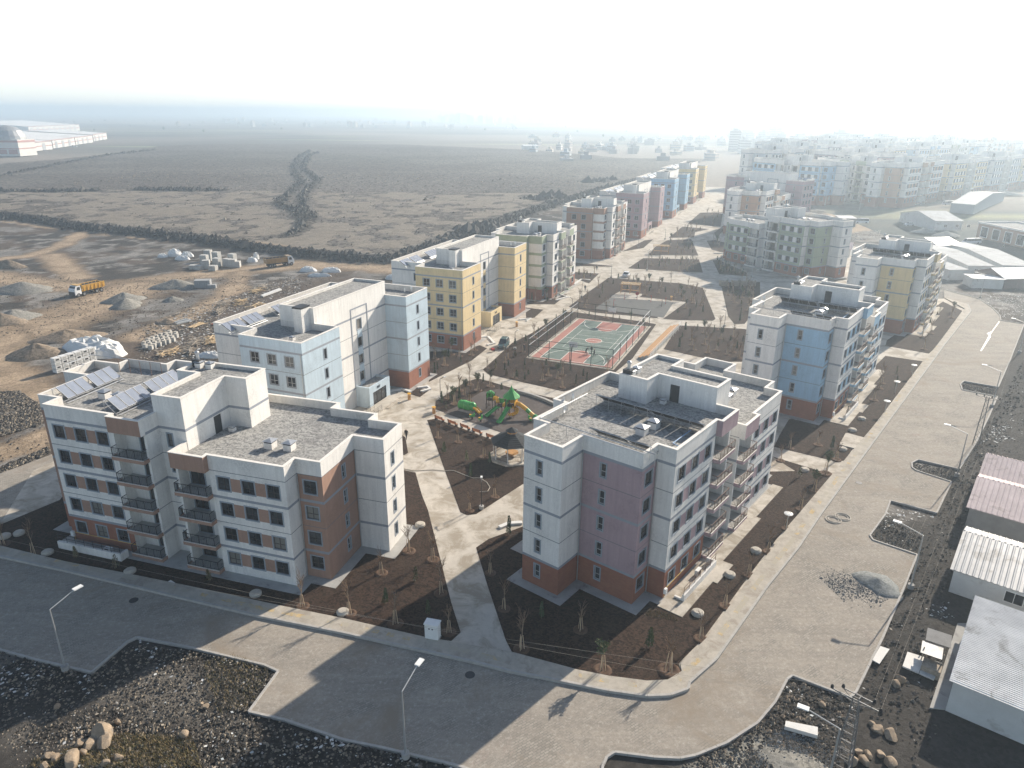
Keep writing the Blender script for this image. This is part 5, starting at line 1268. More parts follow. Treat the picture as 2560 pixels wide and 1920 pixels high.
# hazy yards on the right
yard = [('long white roofed store shed, nearest the yellow block of the yard row', 't', (1545, 690), (1370, 560), 26, TIN_W), ('long white roofed store shed in the middle of the yard row', 't', (1960, 690), (1560, 470), 30, TIN_W), ('long white roofed store shed at the right of the yard row', 't', (2400, 640), (1900, 430), 30, TIN_W)]
def hshed(lb, p, q, D, hw, hr, rm, wm, ridge=.5, cat='shed', name='store_shed', win=()):
    L = math.hypot(q[0] - p[0], q[1] - p[1])
    return shed(name, lb, p, math.degrees(math.atan2(q[1] - p[1], q[0] - p[0])), L, D, hw, hr, rm, wm, win, ridge, .3, .8, 'hazy sheds of the storage yard', cat, detail=False)
wrow = tuple((2 + 3 * k, 1.6, 1.2, .8) for k in range(4))
hshed('long white roofed store shed, nearest the yellow block in the yard row', at('t', 1330, 740), at('t', 1540, 735), 34, 3.2, 3.9, TIN_L, WALL_P)
hshed('long white roofed store shed with small windows in the middle of the yard row', at('t', 1545, 695), at('t', 1830, 700), 44, 3.4, 4.6, TIN_L, WALL_P, win=wrow)
hshed('long white roofed store shed at the right end of the yard row', at('t', 1940, 690), at('t', 2300, 700), 44, 3.4, 4.6, TIN_L, WALL_P)
hshed('white site cabin standing on the scrub by the far road bend', at('t', 1600, 830), at('t', 1960, 845), 6, 2.9, 3.0, TIN_W, WALL_P, name='site_cabin', cat='cabin')
hshed('dark walled shed with pale roof right of the white site cabin', at('t', 1970, 840), at('t', 2330, 830), 12, 3.0, 5.0, TIN_W, mat('brown_block', (.2, .15, .13), .9))
hshed('grey roofed prefab office behind the yellow right hand block', at('t', 1200, 440), at('t', 1475, 430), 14, 3.2, 4.8, TIN_G, WALL_P, name='site_office', win=((12, 1.2, 1.2, 1.2), (15, 1.2, 1.2, 1.2)))
hshed('red gabled hut in the waste ground left of the yellow right hand block', at('t', 60, 465), at('t', 200, 480), 8, 3.0, 4.6, TIN_R, WALL_P, name='site_hut', cat='hut')
hshed('grey block hut beside the dirt crossing', at('s', 1465, 860), at('s', 1650, 865), 7, 3.6, 3.8, TIN_G, WALL_B, 1, name='block_hut', cat='hut')
hshed('white gabled depot with pale roof beside the parked vans', at('v', 960, 1640), at('v', 1340, 1640), 26, 4.0, 6.5, TIN_L, WALL_P, name='depot', cat='depot', win=((4, 1.3, 1.4, 1.2), (9, 1.3, 1.4, 1.2), (14, 1.3, 1.4, 1.2)))
hshed('long grey depot roof behind the white gabled depot', at('v', 1180, 1390), at('v', 1500, 1420), 80, 4.5, 7.0, TIN_L, mat('blue_grey_wall', (.22, .25, .28), .8), name='depot', cat='depot')
# brick shop with tall openings
p, q = at('t', 1655, 245), at('t', 2212, 400); L = math.hypot(q[0] - p[0], q[1] - p[1]) + 14
t = empty('brick_shop', (*p, 0), math.atan2(q[1] - p[1], q[0] - p[0]), 'low red brick shop building with tall glazed openings at the right edge', 'shop building')
a = MB(); a.box(0, 0, 0, L, 16, 5.6, ACC['orange'], top=GRAVEL_ROOF); a.build('wall', t); a = MB(); a.box(-.3, -.3, 5.6, L + .3, .2, 6.2, COPING); a.box(-.3, 15.8, 5.6, L + .3, 16.3, 6.2, COPING); a.box(-.3, .2, 5.6, .2, 15.8, 6.2, COPING); a.build('cornice', t)
for k in range(5): a = MB(); a.box(2 + k * 6.2, -.12, .5, 6 + k * 6.2, -.01, 4.7, COPING); o = a.build('window', t); a = MB(); a.box(2.4 + k * 6.2, -.16, .8, 5.6 + k * 6.2, -.125, 4.4, GLASS); a.build('pane', o)

# ------------------------------------------------------------------ vehicles
TYRE = mat('tyre', (.02, .02, .02), .9); RIM = mat('rim', (.3, .3, .31), .4, metal=.5); CARGLASS = mat('car_glass', (.02, .025, .03), .1, spec=.7)
def paint(n, c): return MATS.get(n) or mat(n, c, .3, .04, spec=.6)
def wheel(t, x, y, r, w=.22):
    a = MB(); a.tube((x, y - w / 2, r), (x, y + w / 2, r), r, TYRE, n=14); o = a.build('wheel', t); a = MB(); a.tube((x, y - w / 2 - .01, r), (x, y + w / 2 + .01, r), r * .58, RIM, n=10); a.build('rim', o)
def loft(b, secs, m):
    """sections: list of (x, half width, z0, z1, top half width)"""
    ring = lambda s: [(s[0], -s[1], s[2]), (s[0], s[1], s[2]), (s[0], s[1] * 1.0, (s[2] + s[3]) * .5), (s[0], s[4], s[3]), (s[0], -s[4], s[3]), (s[0], -s[1], (s[2] + s[3]) * .5)]
    R0 = [ring(s) for s in secs]
    for A, B in zip(R0, R0[1:]):
        for i in range(6): j = (i + 1) % 6; b.face([A[i], A[j], B[j], B[i]], m)
    b.face(R0[0], m); b.face(R0[-1][::-1], m)
def car(loc, rz, lb, col, L=4.4, kind='sedan', cat='car', group=None):
    t = empty({'sedan': 'parked_car', 'suv': 'parked_car', 'van': 'parked_van'}[kind], loc, rz, lb, cat, group)
    h = {'sedan': 1.45, 'suv': 1.8, 'van': 2.1}[kind]; bz = {'sedan': .9, 'suv': 1.05, 'van': 1.15}[kind]; H2 = L / 2
    b = MB(); loft(b, [(-H2, .75, .35, bz - .12, .7), (-H2 + .15, .88, .28, bz - .02, .82), (0, .9, .25, bz, .86), (H2 - .9, .9, .25, bz - .03, .82), (H2 - .15, .85, .3, bz - .22, .74), (H2, .7, .38, bz - .3, .62)], col); b.build('body', t, False)
    x0, x1 = {'sedan': (-H2 + .55, H2 - 1.25), 'suv': (-H2 + .1, H2 - 1.3), 'van': (-H2 + .05, H2 - .7)}[kind]; dx = {'sedan': .75, 'suv': .35, 'van': .2}[kind]
    g = MB(); loft(g, [(x0, .80, bz - .05, bz + .02, .78), (x0 + dx, .78, bz - .05, h - .06, .64), (x1 - .7, .78, bz - .05, h - .06, .64), (x1, .80, bz - .05, bz + .02, .78)], CARGLASS); g.build('window', t)
    r = MB(); loft(r, [(x0 + dx - .05, .67, h - .07, h, .6), ((x0 + x1) / 2, .68, h - .07, h + .03, .62), (x1 - .68, .67, h - .07, h, .6)], col)
    for s in (-1, 1): r.tube((x1 - .7, s * .65, h - .04), (x1, s * .79, bz), .045, col, n=4); r.tube((x0 + dx, s * .65, h - .04), (x0, s * .79, bz), .05, col, n=4); r.tube(((x0 + x1) / 2, s * .65, h - .04), ((x0 + x1) / 2, s * .8, bz), .05, col, n=4)
    r.build('roof', t)
    for x in (-L * .3, L * .32):
        for y in (-.8, .8): wheel(t, x, y, .33)
    for s in (-1, 1):
        a = MB(); a.cbox((H2 - .06, s * .6, bz - .3), (.12, .3, .14), METAL_G); a.build('headlight', t)
        a = MB(); a.cbox((-H2 + .02, s * .62, bz - .25), (.08, .24, .18), RED_E); a.build('tail_light', t)
    return t
CW_ = paint('car_white', (.75, .76, .77)); CT_ = paint('car_teal', (.05, .10, .11)); CS_ = paint('car_silver', (.45, .46, .47))
def hd(k, x0, y0, x1, y1):
    p, q = at(k, x0, y0), at(k, x1, y1); return math.atan2(q[1] - p[1], q[0] - p[0])
car((*at('k', 368, 770), .06), hd('k', 400, 700, 330, 790), 'dark teal estate car parked at the yellow block entrance', CT_, 4.5, 'suv')
car((*at('k', 1408, 172), .06), hd('k', 1390, 180, 1430, 140), 'white saloon car parked in the park cross street', CW_, 4.5)
vg = 'white vehicles parked by the depot'
for (k, x, y, rz, lb, kd, L, c) in (('v', 620, 1570, 200, 'white saloon car nearest the dirt crossing by the depot', 'sedan', 4.6, CW_), ('v', 745, 1525, 200, 'white pickup van second in line by the depot', 'van', 5.2, CW_), ('v', 915, 1515, 205, 'white van third in line beside the depot', 'van', 5.4, CW_), ('v', 1035, 1470, 205, 'white minibus at the back of the depot line', 'van', 6.2, CW_),
                                    ('s', 1720, 820, 170, 'white van parked beside the grey block hut', 'van', 5.8, CW_), ('v', 1155, 1285, 195, 'white minibus driving on the far dirt street', 'van', 7.0, CW_), ('t', 1600, 320, 195, 'white box lorry parked before the brick shop', 'van', 8.0, CW_), ('c1', 480, 432, 0, 'white van parked before the far warehouses', 'van', 6, CW_)):
    car((*at(k, x, y), 0), rad(rz), lb, c, L, kd, {'sedan': 'car'}.get(kd, 'van'), vg)
TRY = paint('tipper_yellow', (.62, .34, .04)); TRB = paint('tipper_brown', (.36, .21, .07))
def tipper(loc, rz, lb, tc):
    t = empty('tipper_truck', loc, rz, lb, 'truck', 'tipper trucks on the building site')
    a = MB(); a.box(-4.4, -.45, .75, 3.6, .45, 1.1, METAL_D); a.build('chassis', t)
    a = MB(); a.face([(2.2, -1.2, .7), (2.2, 1.2, .7), (2.2, 1.2, 2.9), (2.2, -1.2, 2.9)][::-1], CW_)
    loft(a, [(2.2, 1.2, .75, 2.95, 1.12), (3.5, 1.22, .65, 2.95, 1.1), (4.05, 1.2, .6, 2.1, 1.15), (4.15, 1.15, .6, 1.7, 1.1)], CW_); a.build('cab', t)
    a = MB(); a.face([(3.62, -1.05, 2.85), (4.1, -1.1, 1.95), (4.1, 1.1, 1.95), (3.62, 1.05, 2.85)], CARGLASS); a.build('windscreen', t)
    for s in (-1, 1): a = MB(); a.face([(2.5, s * 1.235, 1.85), (3.5, s * 1.24, 1.85), (3.3, s * 1.18, 2.65), (2.5, s * 1.18, 2.65)][::s], CARGLASS); a.build('side_window', t)
    a = MB(); a.box(4.1, -1.1, .55, 4.22, 1.1, 1.5, METAL_D); a.build('grille', t)
    a = MB(); zb, zt = 1.25, 2.75
    # open tipper body: floor, flared sides, tailgate, headboard with visor
    a.face([(-4.5, -1.05, zb), (1.9, -1.05, zb), (1.9, 1.05, zb), (-4.5, 1.05, zb)], METAL_D)
    for s in (-1, 1):
        for off, mm in ((0, tc), (.08, METAL_D)):
            y0, y1 = s * (1.1 - off), s * (1.3 - off); q = [(-4.7, y0, zb), (1.9, y0, zb), (1.9, y1, zt), (-4.9, y1, zt)]; a.face(q if (s < 0) == (off == 0) else q[::-1], mm)
        a.box(-4.9, s * 1.3 - .08, zt - .05, 1.9, s * 1.3 + .05, zt + .1, tc)
        for k in range(6): a.box(-4.3 + k * 1.15, s * 1.26 - .09, zb, -4.18 + k * 1.15, s * 1.26 + .09, zt, tc)
    a.box(-4.95, -1.2, zb + .1, -4.75, 1.2, zt - .1, tc); a.box(1.82, -1.25, zb, 1.98, 1.25, 3.15, tc); a.box(1.9, -1.2, 3.05, 3.2, 1.2, 3.15, tc); a.build('tipper_body', t)
    a = MB(); n = 8
    for i in range(n):
        for j in range(4):
            f = lambda i_, j_: (-4.5 + 6.2 * i_ / n, -1.1 + .55 * j_, 2.2 + .5 * math.sin(math.pi * i_ / n) * math.sin(math.pi * j_ / 4))
            a.face([f(i, j), f(i + 1, j), f(i + 1, j + 1), f(i, j + 1)], SOIL)
    a.build('load', t)
    for x in (3.2, 1.5, -2.3, -3.7):
        for y in (-1.05, 1.05): wheel(t, x, y, .53, .34)
tipper((*at('q', 900, 478), 0), hd('q', 1040, 440, 790, 500), 'white cabbed tipper truck with bright yellow body on the dirt road', TRY)
tipper((*at('j', 1090, 200), 0), hd('j', 1000, 210, 1200, 185), 'loaded tipper truck with dull brown body driving away below the field bank', TRB)
t = empty('wheeled_cart', (*at('k', 278, 812), .06), .4, 'small red wheeled cart standing on the main path', 'cart')
a = MB(); a.cbox((0, 0, .55), (.7, .5, .4), RED_E); a.build('tray', t); a = MB(); a.tube((.3, -.06, .2), (.3, .06, .2), .2, TYRE, n=10); a.build('wheel', t); a = MB(); a.tube((-.3, .2, .5), (-.8, .2, .7), .02, METAL_D); a.tube((-.3, -.2, .5), (-.8, -.2, .7), .02, METAL_D); a.tube((-.2, .2, 0), (-.2, .2, .4), .02, METAL_D); a.tube((-.2, -.2, 0), (-.2, -.2, .4), .02, METAL_D); a.build('handle', t)

# ------------------------------------------------------------------ people
def cloth_mat(name, top, legs):
    m, nt, p = new_mat(name, .9); tc = nt.nodes.new('ShaderNodeTexCoord'); s = nt.nodes.new('ShaderNodeSeparateXYZ'); nt.links.new(tc.outputs['Object'], s.inputs[0])
    r = nt.nodes.new('ShaderNodeValToRGB'); r.color_ramp.interpolation = 'CONSTANT'; el = r.color_ramp.elements
    dv = nt.nodes.new('ShaderNodeMath'); dv.operation = 'DIVIDE'; nt.links.new(s.outputs[2], dv.inputs[0]); dv.inputs[1].default_value = 2.0; nt.links.new(dv.outputs[0], r.inputs[0])
    el[0].position = 0; el[0].color = (.02, .02, .02, 1); el[1].position = .045; el[1].color = (*legs, 1)
    for ps, c in ((.46, top), (.742, (.36, .22, .16)), (.84, (.02, .016, .014))): e = el.new(ps); e.color = (*c, 1)
    nt.links.new(r.outputs[0], p.inputs['Base Color']); return m
def person(loc, rz, lb, m, stride=.25, arms=.12, lean=0.0, reach=False):
    V = [((0, 0, .98), .15), ((lean * .4, 0, 1.2), .14), ((lean, 0, 1.4), .155), ((lean * 1.2, 0, 1.5), .062), ((lean * 1.3 + .02, 0, 1.585), .095), ((lean * 1.3 + .01, 0, 1.70), .085)]
    E = [(0, 1), (1, 2), (2, 3), (3, 4), (4, 5)]
    for s in (-1, 1):
        i = len(V); st = stride * s
        V += [((0, s * .1, .9), .11), ((st * .55 + .03, s * .11, .5), .075), ((st - .03, s * .11, .1), .05), ((st + .13, s * .12, .045), .045)]; E += [(0, i), (i, i + 1), (i + 1, i + 2), (i + 2, i + 3)]
        j = len(V); sw = -arms * s
        A = [((lean, s * .21, 1.4), .065), ((lean + sw * .6, s * .26, 1.13), .048), ((lean + sw + .08, s * .26, .9), .036), ((lean + sw + .13, s * .25, .8), .04)] if not reach else [((lean, s * .21, 1.4), .065), ((lean + .22, s * .24, 1.25), .048), ((lean + .45, s * .2, 1.3), .036), ((lean + .55, s * .18, 1.33), .04)]
        V += A; E += [(2, j), (j, j + 1), (j + 1, j + 2), (j + 2, j + 3)]
    me = bpy.data.meshes.new('person'); me.from_pydata([v for v, _ in V], E, []); me.update()
    o = bpy.data.objects.new('person', me); COL.objects.link(o); o.location = loc; o.rotation_euler[2] = rz
    sk = o.modifiers.new('skin', 'SKIN'); 
    if not me.skin_vertices: 
        bpy.context.view_layer.objects.active = o
        try: bpy.ops.mesh.customdata_skin_add()
        except Exception: pass
    for i, (_, r) in enumerate(V):
        try: me.skin_vertices[0].data[i].radius = (r, r * (1.25 if i in (1, 2) else 1.0)); me.skin_vertices[0].data[i].use_root = (i == 0)
        except Exception: pass
    sb = o.modifiers.new('sub', 'SUBSURF'); sb.levels = sb.render_levels = 1; sk.use_smooth_shade = True
    me.materials.append(m); tag(o, lb, 'person'); return o
K1, K2, K3 = cloth_mat('clothes_black', (.015, .015, .017), (.018, .018, .02)), cloth_mat('clothes_navy', (.02, .028, .04), (.02, .02, .025)), cloth_mat('clothes_grey', (.05, .06, .055), (.03, .03, .035))
person((*at('p', 90, 655), .06), rad(255), 'person in dark clothes walking on the wide concrete path', K1)
person((*at('k', 1065, 838), .13), rad(330), 'person bending with arms out on the near red key of the court', K3, .15, .2, .3, True)
person((*at('k', 1112, 830), .13), rad(200), 'person in dark clothes in the middle of the three on the court', K1, .12)
person((*at('k', 1135, 855), .13), rad(160), 'tall person in black, rightmost of the three on the court', K1, .2)
person((*at('h', 1345, 908), .06), rad(60), 'person in green crossing the side path before the brown block', K3)
person((*at('h', 1210, 1140), .06), rad(70), 'person in dark clothes walking past the green striped block', K2)
person((*at('k', 540, 812), .09), rad(40), 'person in black standing among the shrubs left of the court', K1, .05)

# ------------------------------------------------------------------ lattice pylon, pole and wires
STEEL = mat('old_steel', (.20, .20, .20), .6, .15, metal=.5); INS = mat('insulator', (.02, .018, .018), .3); WIRE = mat('wire', (.36, .33, .28), .8)
def lattice(name, lb, base, h, w0, w1, ang, arms):
    t = empty(name, (*base, 0), ang, lb, 'pylon', 'power line supports')
    c = lambda z, sx, sy: Vector((sx * (w0 + (w1 - w0) * z / h) / 2, sy * (w0 + (w1 - w0) * z / h) / 2, z))
    for sx in (-1, 1):
        for sy in (-1, 1): a = MB(); a.tube(c(0, sx, sy), c(h, sx, sy), .045, STEEL, n=4); a.build('leg', t)
    a = MB(); n = int(h / .8)
    for k in range(n):
        z0, z1 = h * k / n, h * (k + 1) / n
        for (A, B) in (((-1, -1), (1, -1)), ((1, -1), (1, 1)), ((1, 1), (-1, 1)), ((-1, 1), (-1, -1))):
            a.tube(c(z0, *A), c(z1, *B), .022, STEEL, n=4); a.tube(c(z1, *A), c(z1, *B), .022, STEEL, n=4)
    a.build('bracing', t); tips = []
    for (z, x0, x1, y) in arms:
        a = MB(); a.tube((x0, y, z), (x1, y, z), .05, STEEL, n=4); a.tube((x0, y, z), (0, 0, z - .5), .03, STEEL, n=4); a.tube((x1, y, z), (0, 0, z - .5), .03, STEEL, n=4); a.build('crossarm', t)
        for x in (x0, x1): a = MB(); a.lathe([(.06, 0), (.13, .06), (.07, .12), (.13, .18), (.07, .24), (.1, .3), (.04, .34)], INS, 8, (x, y, z)); a.build('insulator', t); tips.append((x, y, z + .3))
    M = Matrix.Translation((*base, 0)) @ Matrix.Rotation(ang, 4, 'Z')
    return [M @ Vector(p) for p in tips]
pb_ = at('x', 268, 960); 
T1_ = lattice('lattice_pylon', 'steel lattice pylon with dark insulators at the lower right', pb_, 7.2, 1.25, .4, rad(-42), [(7.0, -1.7, 1.7, -.25), (7.0, -1.1, 1.1, .35)])
p2 = at('c6', 1900, 1060); T2_ = lattice('lattice_pylon', 'slim lattice pylon beside the far road kerb', p2, 8.0, .8, .35, rad(-42), [(7.8, -1.5, 1.5, 0), (7.8, -.5, .5, .1)])
def wire_run(a, b, sag, lb, r=.018):
    w = MB(); n = 16
    pts = [a.lerp(b, k / n) - Vector((0, 0, sag * 4 * (k / n) * (1 - k / n))) for k in range(n + 1)]
    w.pipe(pts, r, WIRE, 4); tag(w.build('power_line'), lb, 'power line', 'power lines')
ds = (T2_[0] - T1_[0])
for i in range(4):
    wire_run(T1_[i], T2_[i], .8, ('leftmost', 'rightmost', 'inner left', 'inner right')[i] + ' power line between the two lattice pylons', .006)
    wire_run(T2_[i], T2_[i] + Vector((62, 84, 1)), 1.2, ('leftmost', 'rightmost', 'inner left', 'inner right')[i] + ' power line running on from the slim pylon to the right edge', .006)
for i in (0, 1): wire_run(T1_[i], Vector((-62 - i * 2, 62 + i * 3, 7.0)), 1.0, ('lower', 'upper')[i] + ' thin power line crossing above the foreground street', .007)

# ------------------------------------------------------------------ heaps and building materials on the site
GRAV = stony('gravel_heap', (.15, .145, .13), (.30, .285, .25), 4.0, .35, 1.1, .6, .08); EARTH = stony('earth_heap', (.14, .11, .08), (.33, .26, .19), 3.0, .35, 1.1, .7, .1)
GRAV_B = stony('blue_gravel', (.13, .14, .14), (.27, .28, .27), 5.0, .35, 1.1, .6, .06)
def heap(k, x, y, rx, ry, h, m, lb, rz=0.0, seed=0, name='gravel_heap'):
    n, rg = 22, 7; b = MB(); rs = random.Random(seed); ph = [rs.uniform(0, 6.3) for _ in range(4)]
    V = [(0, 0, h)]
    for j in range(1, rg + 1):
        f = j / rg
        for i in range(n):
            a = 2 * math.pi * i / n; wob = 1 + .13 * math.sin(2 * a + ph[0]) + .09 * math.sin(3 * a + ph[1]) + .05 * math.sin(7 * a + ph[2])
            z = h * max(0, 1 - f) ** 1.05 * (1 + .12 * math.sin(5 * a + ph[3]) * f) + rs.uniform(-.04, .04) * h
            V.append((rx * f * wob * math.cos(a), ry * f * wob * math.sin(a), z if j < rg else -.25))
    F = [(0, 1 + i, 1 + (i + 1) % n) for i in range(n)]
    for j in range(rg - 1):
        for i in range(n): a0 = 1 + j * n; F.append((a0 + i, a0 + n + i, a0 + n + (i + 1) % n, a0 + (i + 1) % n))
    b.v = V; b.f = F; b.m = [b.mi(m)] * len(F)
    o = b.build(name, None, True, (*at(k, x, y), 0), rz); tag(o, lb, 'heap', 'heaps on the building site'); return o
heap('c1', 800, 1420, 5.2, 4.0, 2.4, GRAV, 'pale gravel heap, upper of the joined pair in the middle of the site', .4, 1)
heap('c1', 815, 1455, 4.5, 3.6, 2.2, GRAV, 'pale gravel heap, lower of the joined pair in the middle of the site', .9, 2)
heap('c1', 1130, 1330, 6.5, 4.5, 2.3, GRAV, 'grey gravel heap left of the block pallet', .2, 3)
heap('c1', 1110, 1420, 2.6, 2.2, 1.3, GRAV, 'small grey gravel heap below the larger one', .2, 4)
heap('c1', 150, 1355, 9.0, 5.5, 2.6, GRAV, 'broad gravel heap at the left edge behind the yellow truck', .3, 5)
heap('c1', 95, 1530, 6.0, 4.5, 2.2, GRAV, 'gravel heap at the left edge below the broad one', 0, 6); heap('c1', 20, 1560, 5.0, 4.0, 2.4, EARTH, 'tan heap cut by the left edge', 0, 7)
heap('q', 700, 940, 7.0, 4.0, 2.2, EARTH, 'earth heap behind the white sheeted pile', .5, 8, 'earth_heap'); heap('q', 400, 1110, 6.5, 4.5, 2.6, EARTH, 'earth heap at the left of the white sheeted pile', .3, 9, 'earth_heap')
heap('c1', 55, 1200, 6.0, 3.0, 2.4, EARTH, 'dark earth heap at the left edge near the dirt fork', .1, 10, 'earth_heap'); heap('c1', 1080, 1560, 3, 2.4, 1.0, EARTH, 'low earth heap by the pipe stack', .1, 11, 'earth_heap')
heap('c9', 1270, 475, 2.7, 2.2, .75, GRAV_B, 'blue grey gravel heap on the right hand road', rad(-40), 12); heap('c9', 760, 1660, 3.2, 2.2, .22, GRAV, 'low pale gravel heap below the road bend', rad(-35), 13)
heap('c3', 1570, 975, 5, 3, 1.6, GRAV_B, 'dark heap by the dirt crossing, left one', 0, 14); heap('c3', 1710, 1000, 6, 3.5, 1.8, GRAV_B, 'dark heap by the dirt crossing, right one', 0, 15)
heap('c3', 2100, 735, 9, 5, 2.0, GRAV_B, 'dark heap at the right edge of the far dirt street', 0, 16)
SHEETW = mat('white_sheeting', (.72, .71, .68), .6, .08, 1.2, bump=.8, bscale=2.5); BLOCKC = mat('aerated_block', (.48, .47, .44), .9, .12, 2)
def lump(k, x, y, rx, ry, h, lb, seed, m=SHEETW, name='sheeted_pile', cat='pile', rz=0.0, z=0):
    n, rg = 18, 6; rs = random.Random(seed); b = MB(); V = [(0, 0, h)]; bl = [[rs.uniform(.72, 1.12) for _ in range(n)] for _ in range(rg)]
    for j in range(1, rg + 1):
        f = j / rg
        for i in range(n):
            a = 2 * math.pi * i / n; w = bl[j - 1][i]
            V.append((rx * f ** .75 * (.8 + .2 * w) * math.cos(a), ry * f ** .75 * (.8 + .2 * w) * math.sin(a), max(-.1, h * (1 - f ** 2.6) * w) if j < rg else -.15))
    F = [(0, 1 + i, 1 + (i + 1) % n) for i in range(n)] + [(1 + j * n + i, 1 + (j + 1) * n + i, 1 + (j + 1) * n + (i + 1) % n, 1 + j * n + (i + 1) % n) for j in range(rg - 1) for i in range(n)]
    b.v = V; b.f = F; b.m = [b.mi(m)] * len(F); o = b.build(name, None, False, (*at(k, x, y), z), rz); tag(o, lb, cat, 'building materials on the site'); return o
lump('q', 960, 1060, 6.5, 4.0, 2.8, 'large pile under crumpled white sheeting behind the brown and white block', 1)
lump('q', 1110, 1110, 4.0, 3.0, 2.2, 'crumpled white sheeting at the right of the large sheeted pile', 2); lump('j', 545, 905, 2.70, 1.43, 1.12, 'white sheeted roll at the foot of the pale blue block', 3)
lump('j', 272, 120, 2.52, 1.95, 2.24, 'domed white sheeted stack in the far material yard', 4); lump('j', 365, 130, 2.40, 1.56, 1.68, 'lower white sheeted stack right of the domed one', 5); lump('j', 330, 150, 2.70, 1.30, 1.26, 'white sheeted bundle before the domed stack', 6)
lump('j', 175, 130, 1.80, 1.30, 1.12, 'small white sheeted bundle left of the domed stack', 7); lump('j', 870, 165, 1.92, 1.56, 1.40, 'white bags heaped behind the brown tipper', 8); lump('j', 900, 145, 1.08, 0.98, 2.10, 'tall white bag beside the brown tipper', 9)
lump('m', 700, 370, 2.80, 1.68, 1.35, 'white bags on the ground behind the pale blue block roof', 10); lump('m', 880, 375, 3.15, 1.68, 1.35, 'white sheeted bundles right of the white bags behind the pale blue block', 11); lump('m', 790, 410, 3.85, 0.98, 0.90, 'long white wrapped bundle before the white bags', 12)
lump('m', 1360, 430, 2.10, 1.40, 1.20, 'white sheeted bundle against the back of the yellow block', 13)
def pallet(k, x, y, w, d, h, rz, lb, m=BLOCKC):
    t = empty('block_pallet', (*at(k, x, y), 0), rz, lb, 'pallet', 'building materials on the site'); a = MB(); a.box(-w / 2, -d / 2, 0, w / 2, d / 2, .14, WOOD_G); a.build('pallet_base', t)
    nx, nz = max(1, int(w / .6)), max(1, int(h / .4)); me = MB(); me.box(-w / nx / 2 + .015, -d / 2 + .02, 0, w / nx / 2 - .015, d / 2 - .02, h / nz - .02, m); me = me.mesh('block')
    for i in range(nx):
        for j in range(nz): link('block', me, t, (-w / 2 + (i + .5) * w / nx + R_.uniform(-.02, .02), R_.uniform(-.02, .02), .14 + j * h / nz))
pal = [(505, 195, 'leftmost tall stack'), (518, 222, 'front left stack'), (535, 160, 'rear stack'), (600, 175, 'rear middle stack'), (602, 205, 'front middle stack'), (570, 235, 'low front stack'), (680, 205, 'right middle stack'), (720, 180, 'rear right stack'), (722, 210, 'front right stack'), (752, 210, 'rightmost low stack'), (415, 225, 'outlying left stack'), (460, 230, 'low left stack')]
for i, (x, y, lb) in enumerate(pal): pallet('j', x, y, 2.2, 1.9, (3.2, 2.6, 3.4, 3.4, 2.6, 1.4, 2.4, 3.0, 2.4, 1.8, 1.2, 1.3)[i], R_.uniform(-.3, .3), 'pallet of grey blocks in the far material yard, ' + lb)
pallet('j', 492, 365, 4.2, 2.6, 2.0, .2, 'large pallet of grey paving blocks beside the gravel heaps', mat('grey_pavers', (.33, .335, .335), .9)); pallet('j', 560, 372, 2.2, 1.4, .9, .2, 'small pallet of paving blocks right of the large one', MATS['grey_pavers'])
k_ = 0
cm = MB(); cm.box(-.42, -.42, 0, .42, .42, .75, BLOCKC); cm.box(-.36, -.36, .75, .36, .36, .9, MAN); cme = cm.mesh('chamber_block')
for r_ in range(4):
    for c_ in range(8):
        if r_ in (0, 3) and c_ in (0, 7): continue
        x, y = 30 + c_ * 34 + r_ * 6 + R_.uniform(-6, 6), 800 - c_ * 11.5 + r_ * 19 + R_.uniform(-3, 3)
        if x > 300: continue
        o = link('concrete_block', cme, None, (*at('j', x, y), 0), R_.uniform(-.3, .3)); tag(o, 'square grey concrete block in the rows behind the white sheeted pile', 'concrete block', 'concrete blocks set out in rows')
# timber, pipes
PIPE = mat('grey_pipe', (.33, .35, .36), .6); REDT = mat('rusty_tube', (.36, .13, .08), .7, .2)
def bundle(k, x, y, L, n, lb, m, rz, r=.12, spread=1.2, flat=True, name='timber_pile', cat='timber pile', layers=3, mess=.25):
    t = empty(name, (*at(k, x, y), 0), rz, lb, cat, 'building materials on the site')
    for i in range(n):
        z = .08 + (i % layers) * .16 + R_.uniform(0, .06); y_ = R_.uniform(-spread, spread); a_ = R_.gauss(0, mess); l = L * R_.uniform(.6, 1.1)
        o = MB(); c = Vector((R_.uniform(-.5, .5), y_, z)); d = Vector((math.cos(a_), math.sin(a_), R_.uniform(-.03, .05))) * l / 2
        if flat: o.cbox(c, (l, r * 1.6, .06), m, a_, R_.uniform(-.2, .2))
        else: o.tube(c - d, c + d, r, m, n=8)
        o.build('plank' if flat else 'tube', t)
bundle('j', 335, 640, 3.6, 9, 'stack of grey plastic pipes behind the pale blue block', PIPE, hd('j', 290, 650, 390, 625), .17, .7, False, 'pipe_stack', 'pipes', 3, .04)
bundle('j', 440, 665, 4.5, 14, 'scattered pale boards right of the grey pipes', MATS['pale_wood'], hd('j', 380, 690, 500, 640), .12, .8, True, layers=2)
bundle('j', 700, 625, 9.0, 16, 'long rust red tubes lying against the pale blue block', REDT, hd('j', 590, 645, 780, 595), .09, 1.2, False, 'tube_stack', 'tubes', 2, .05)
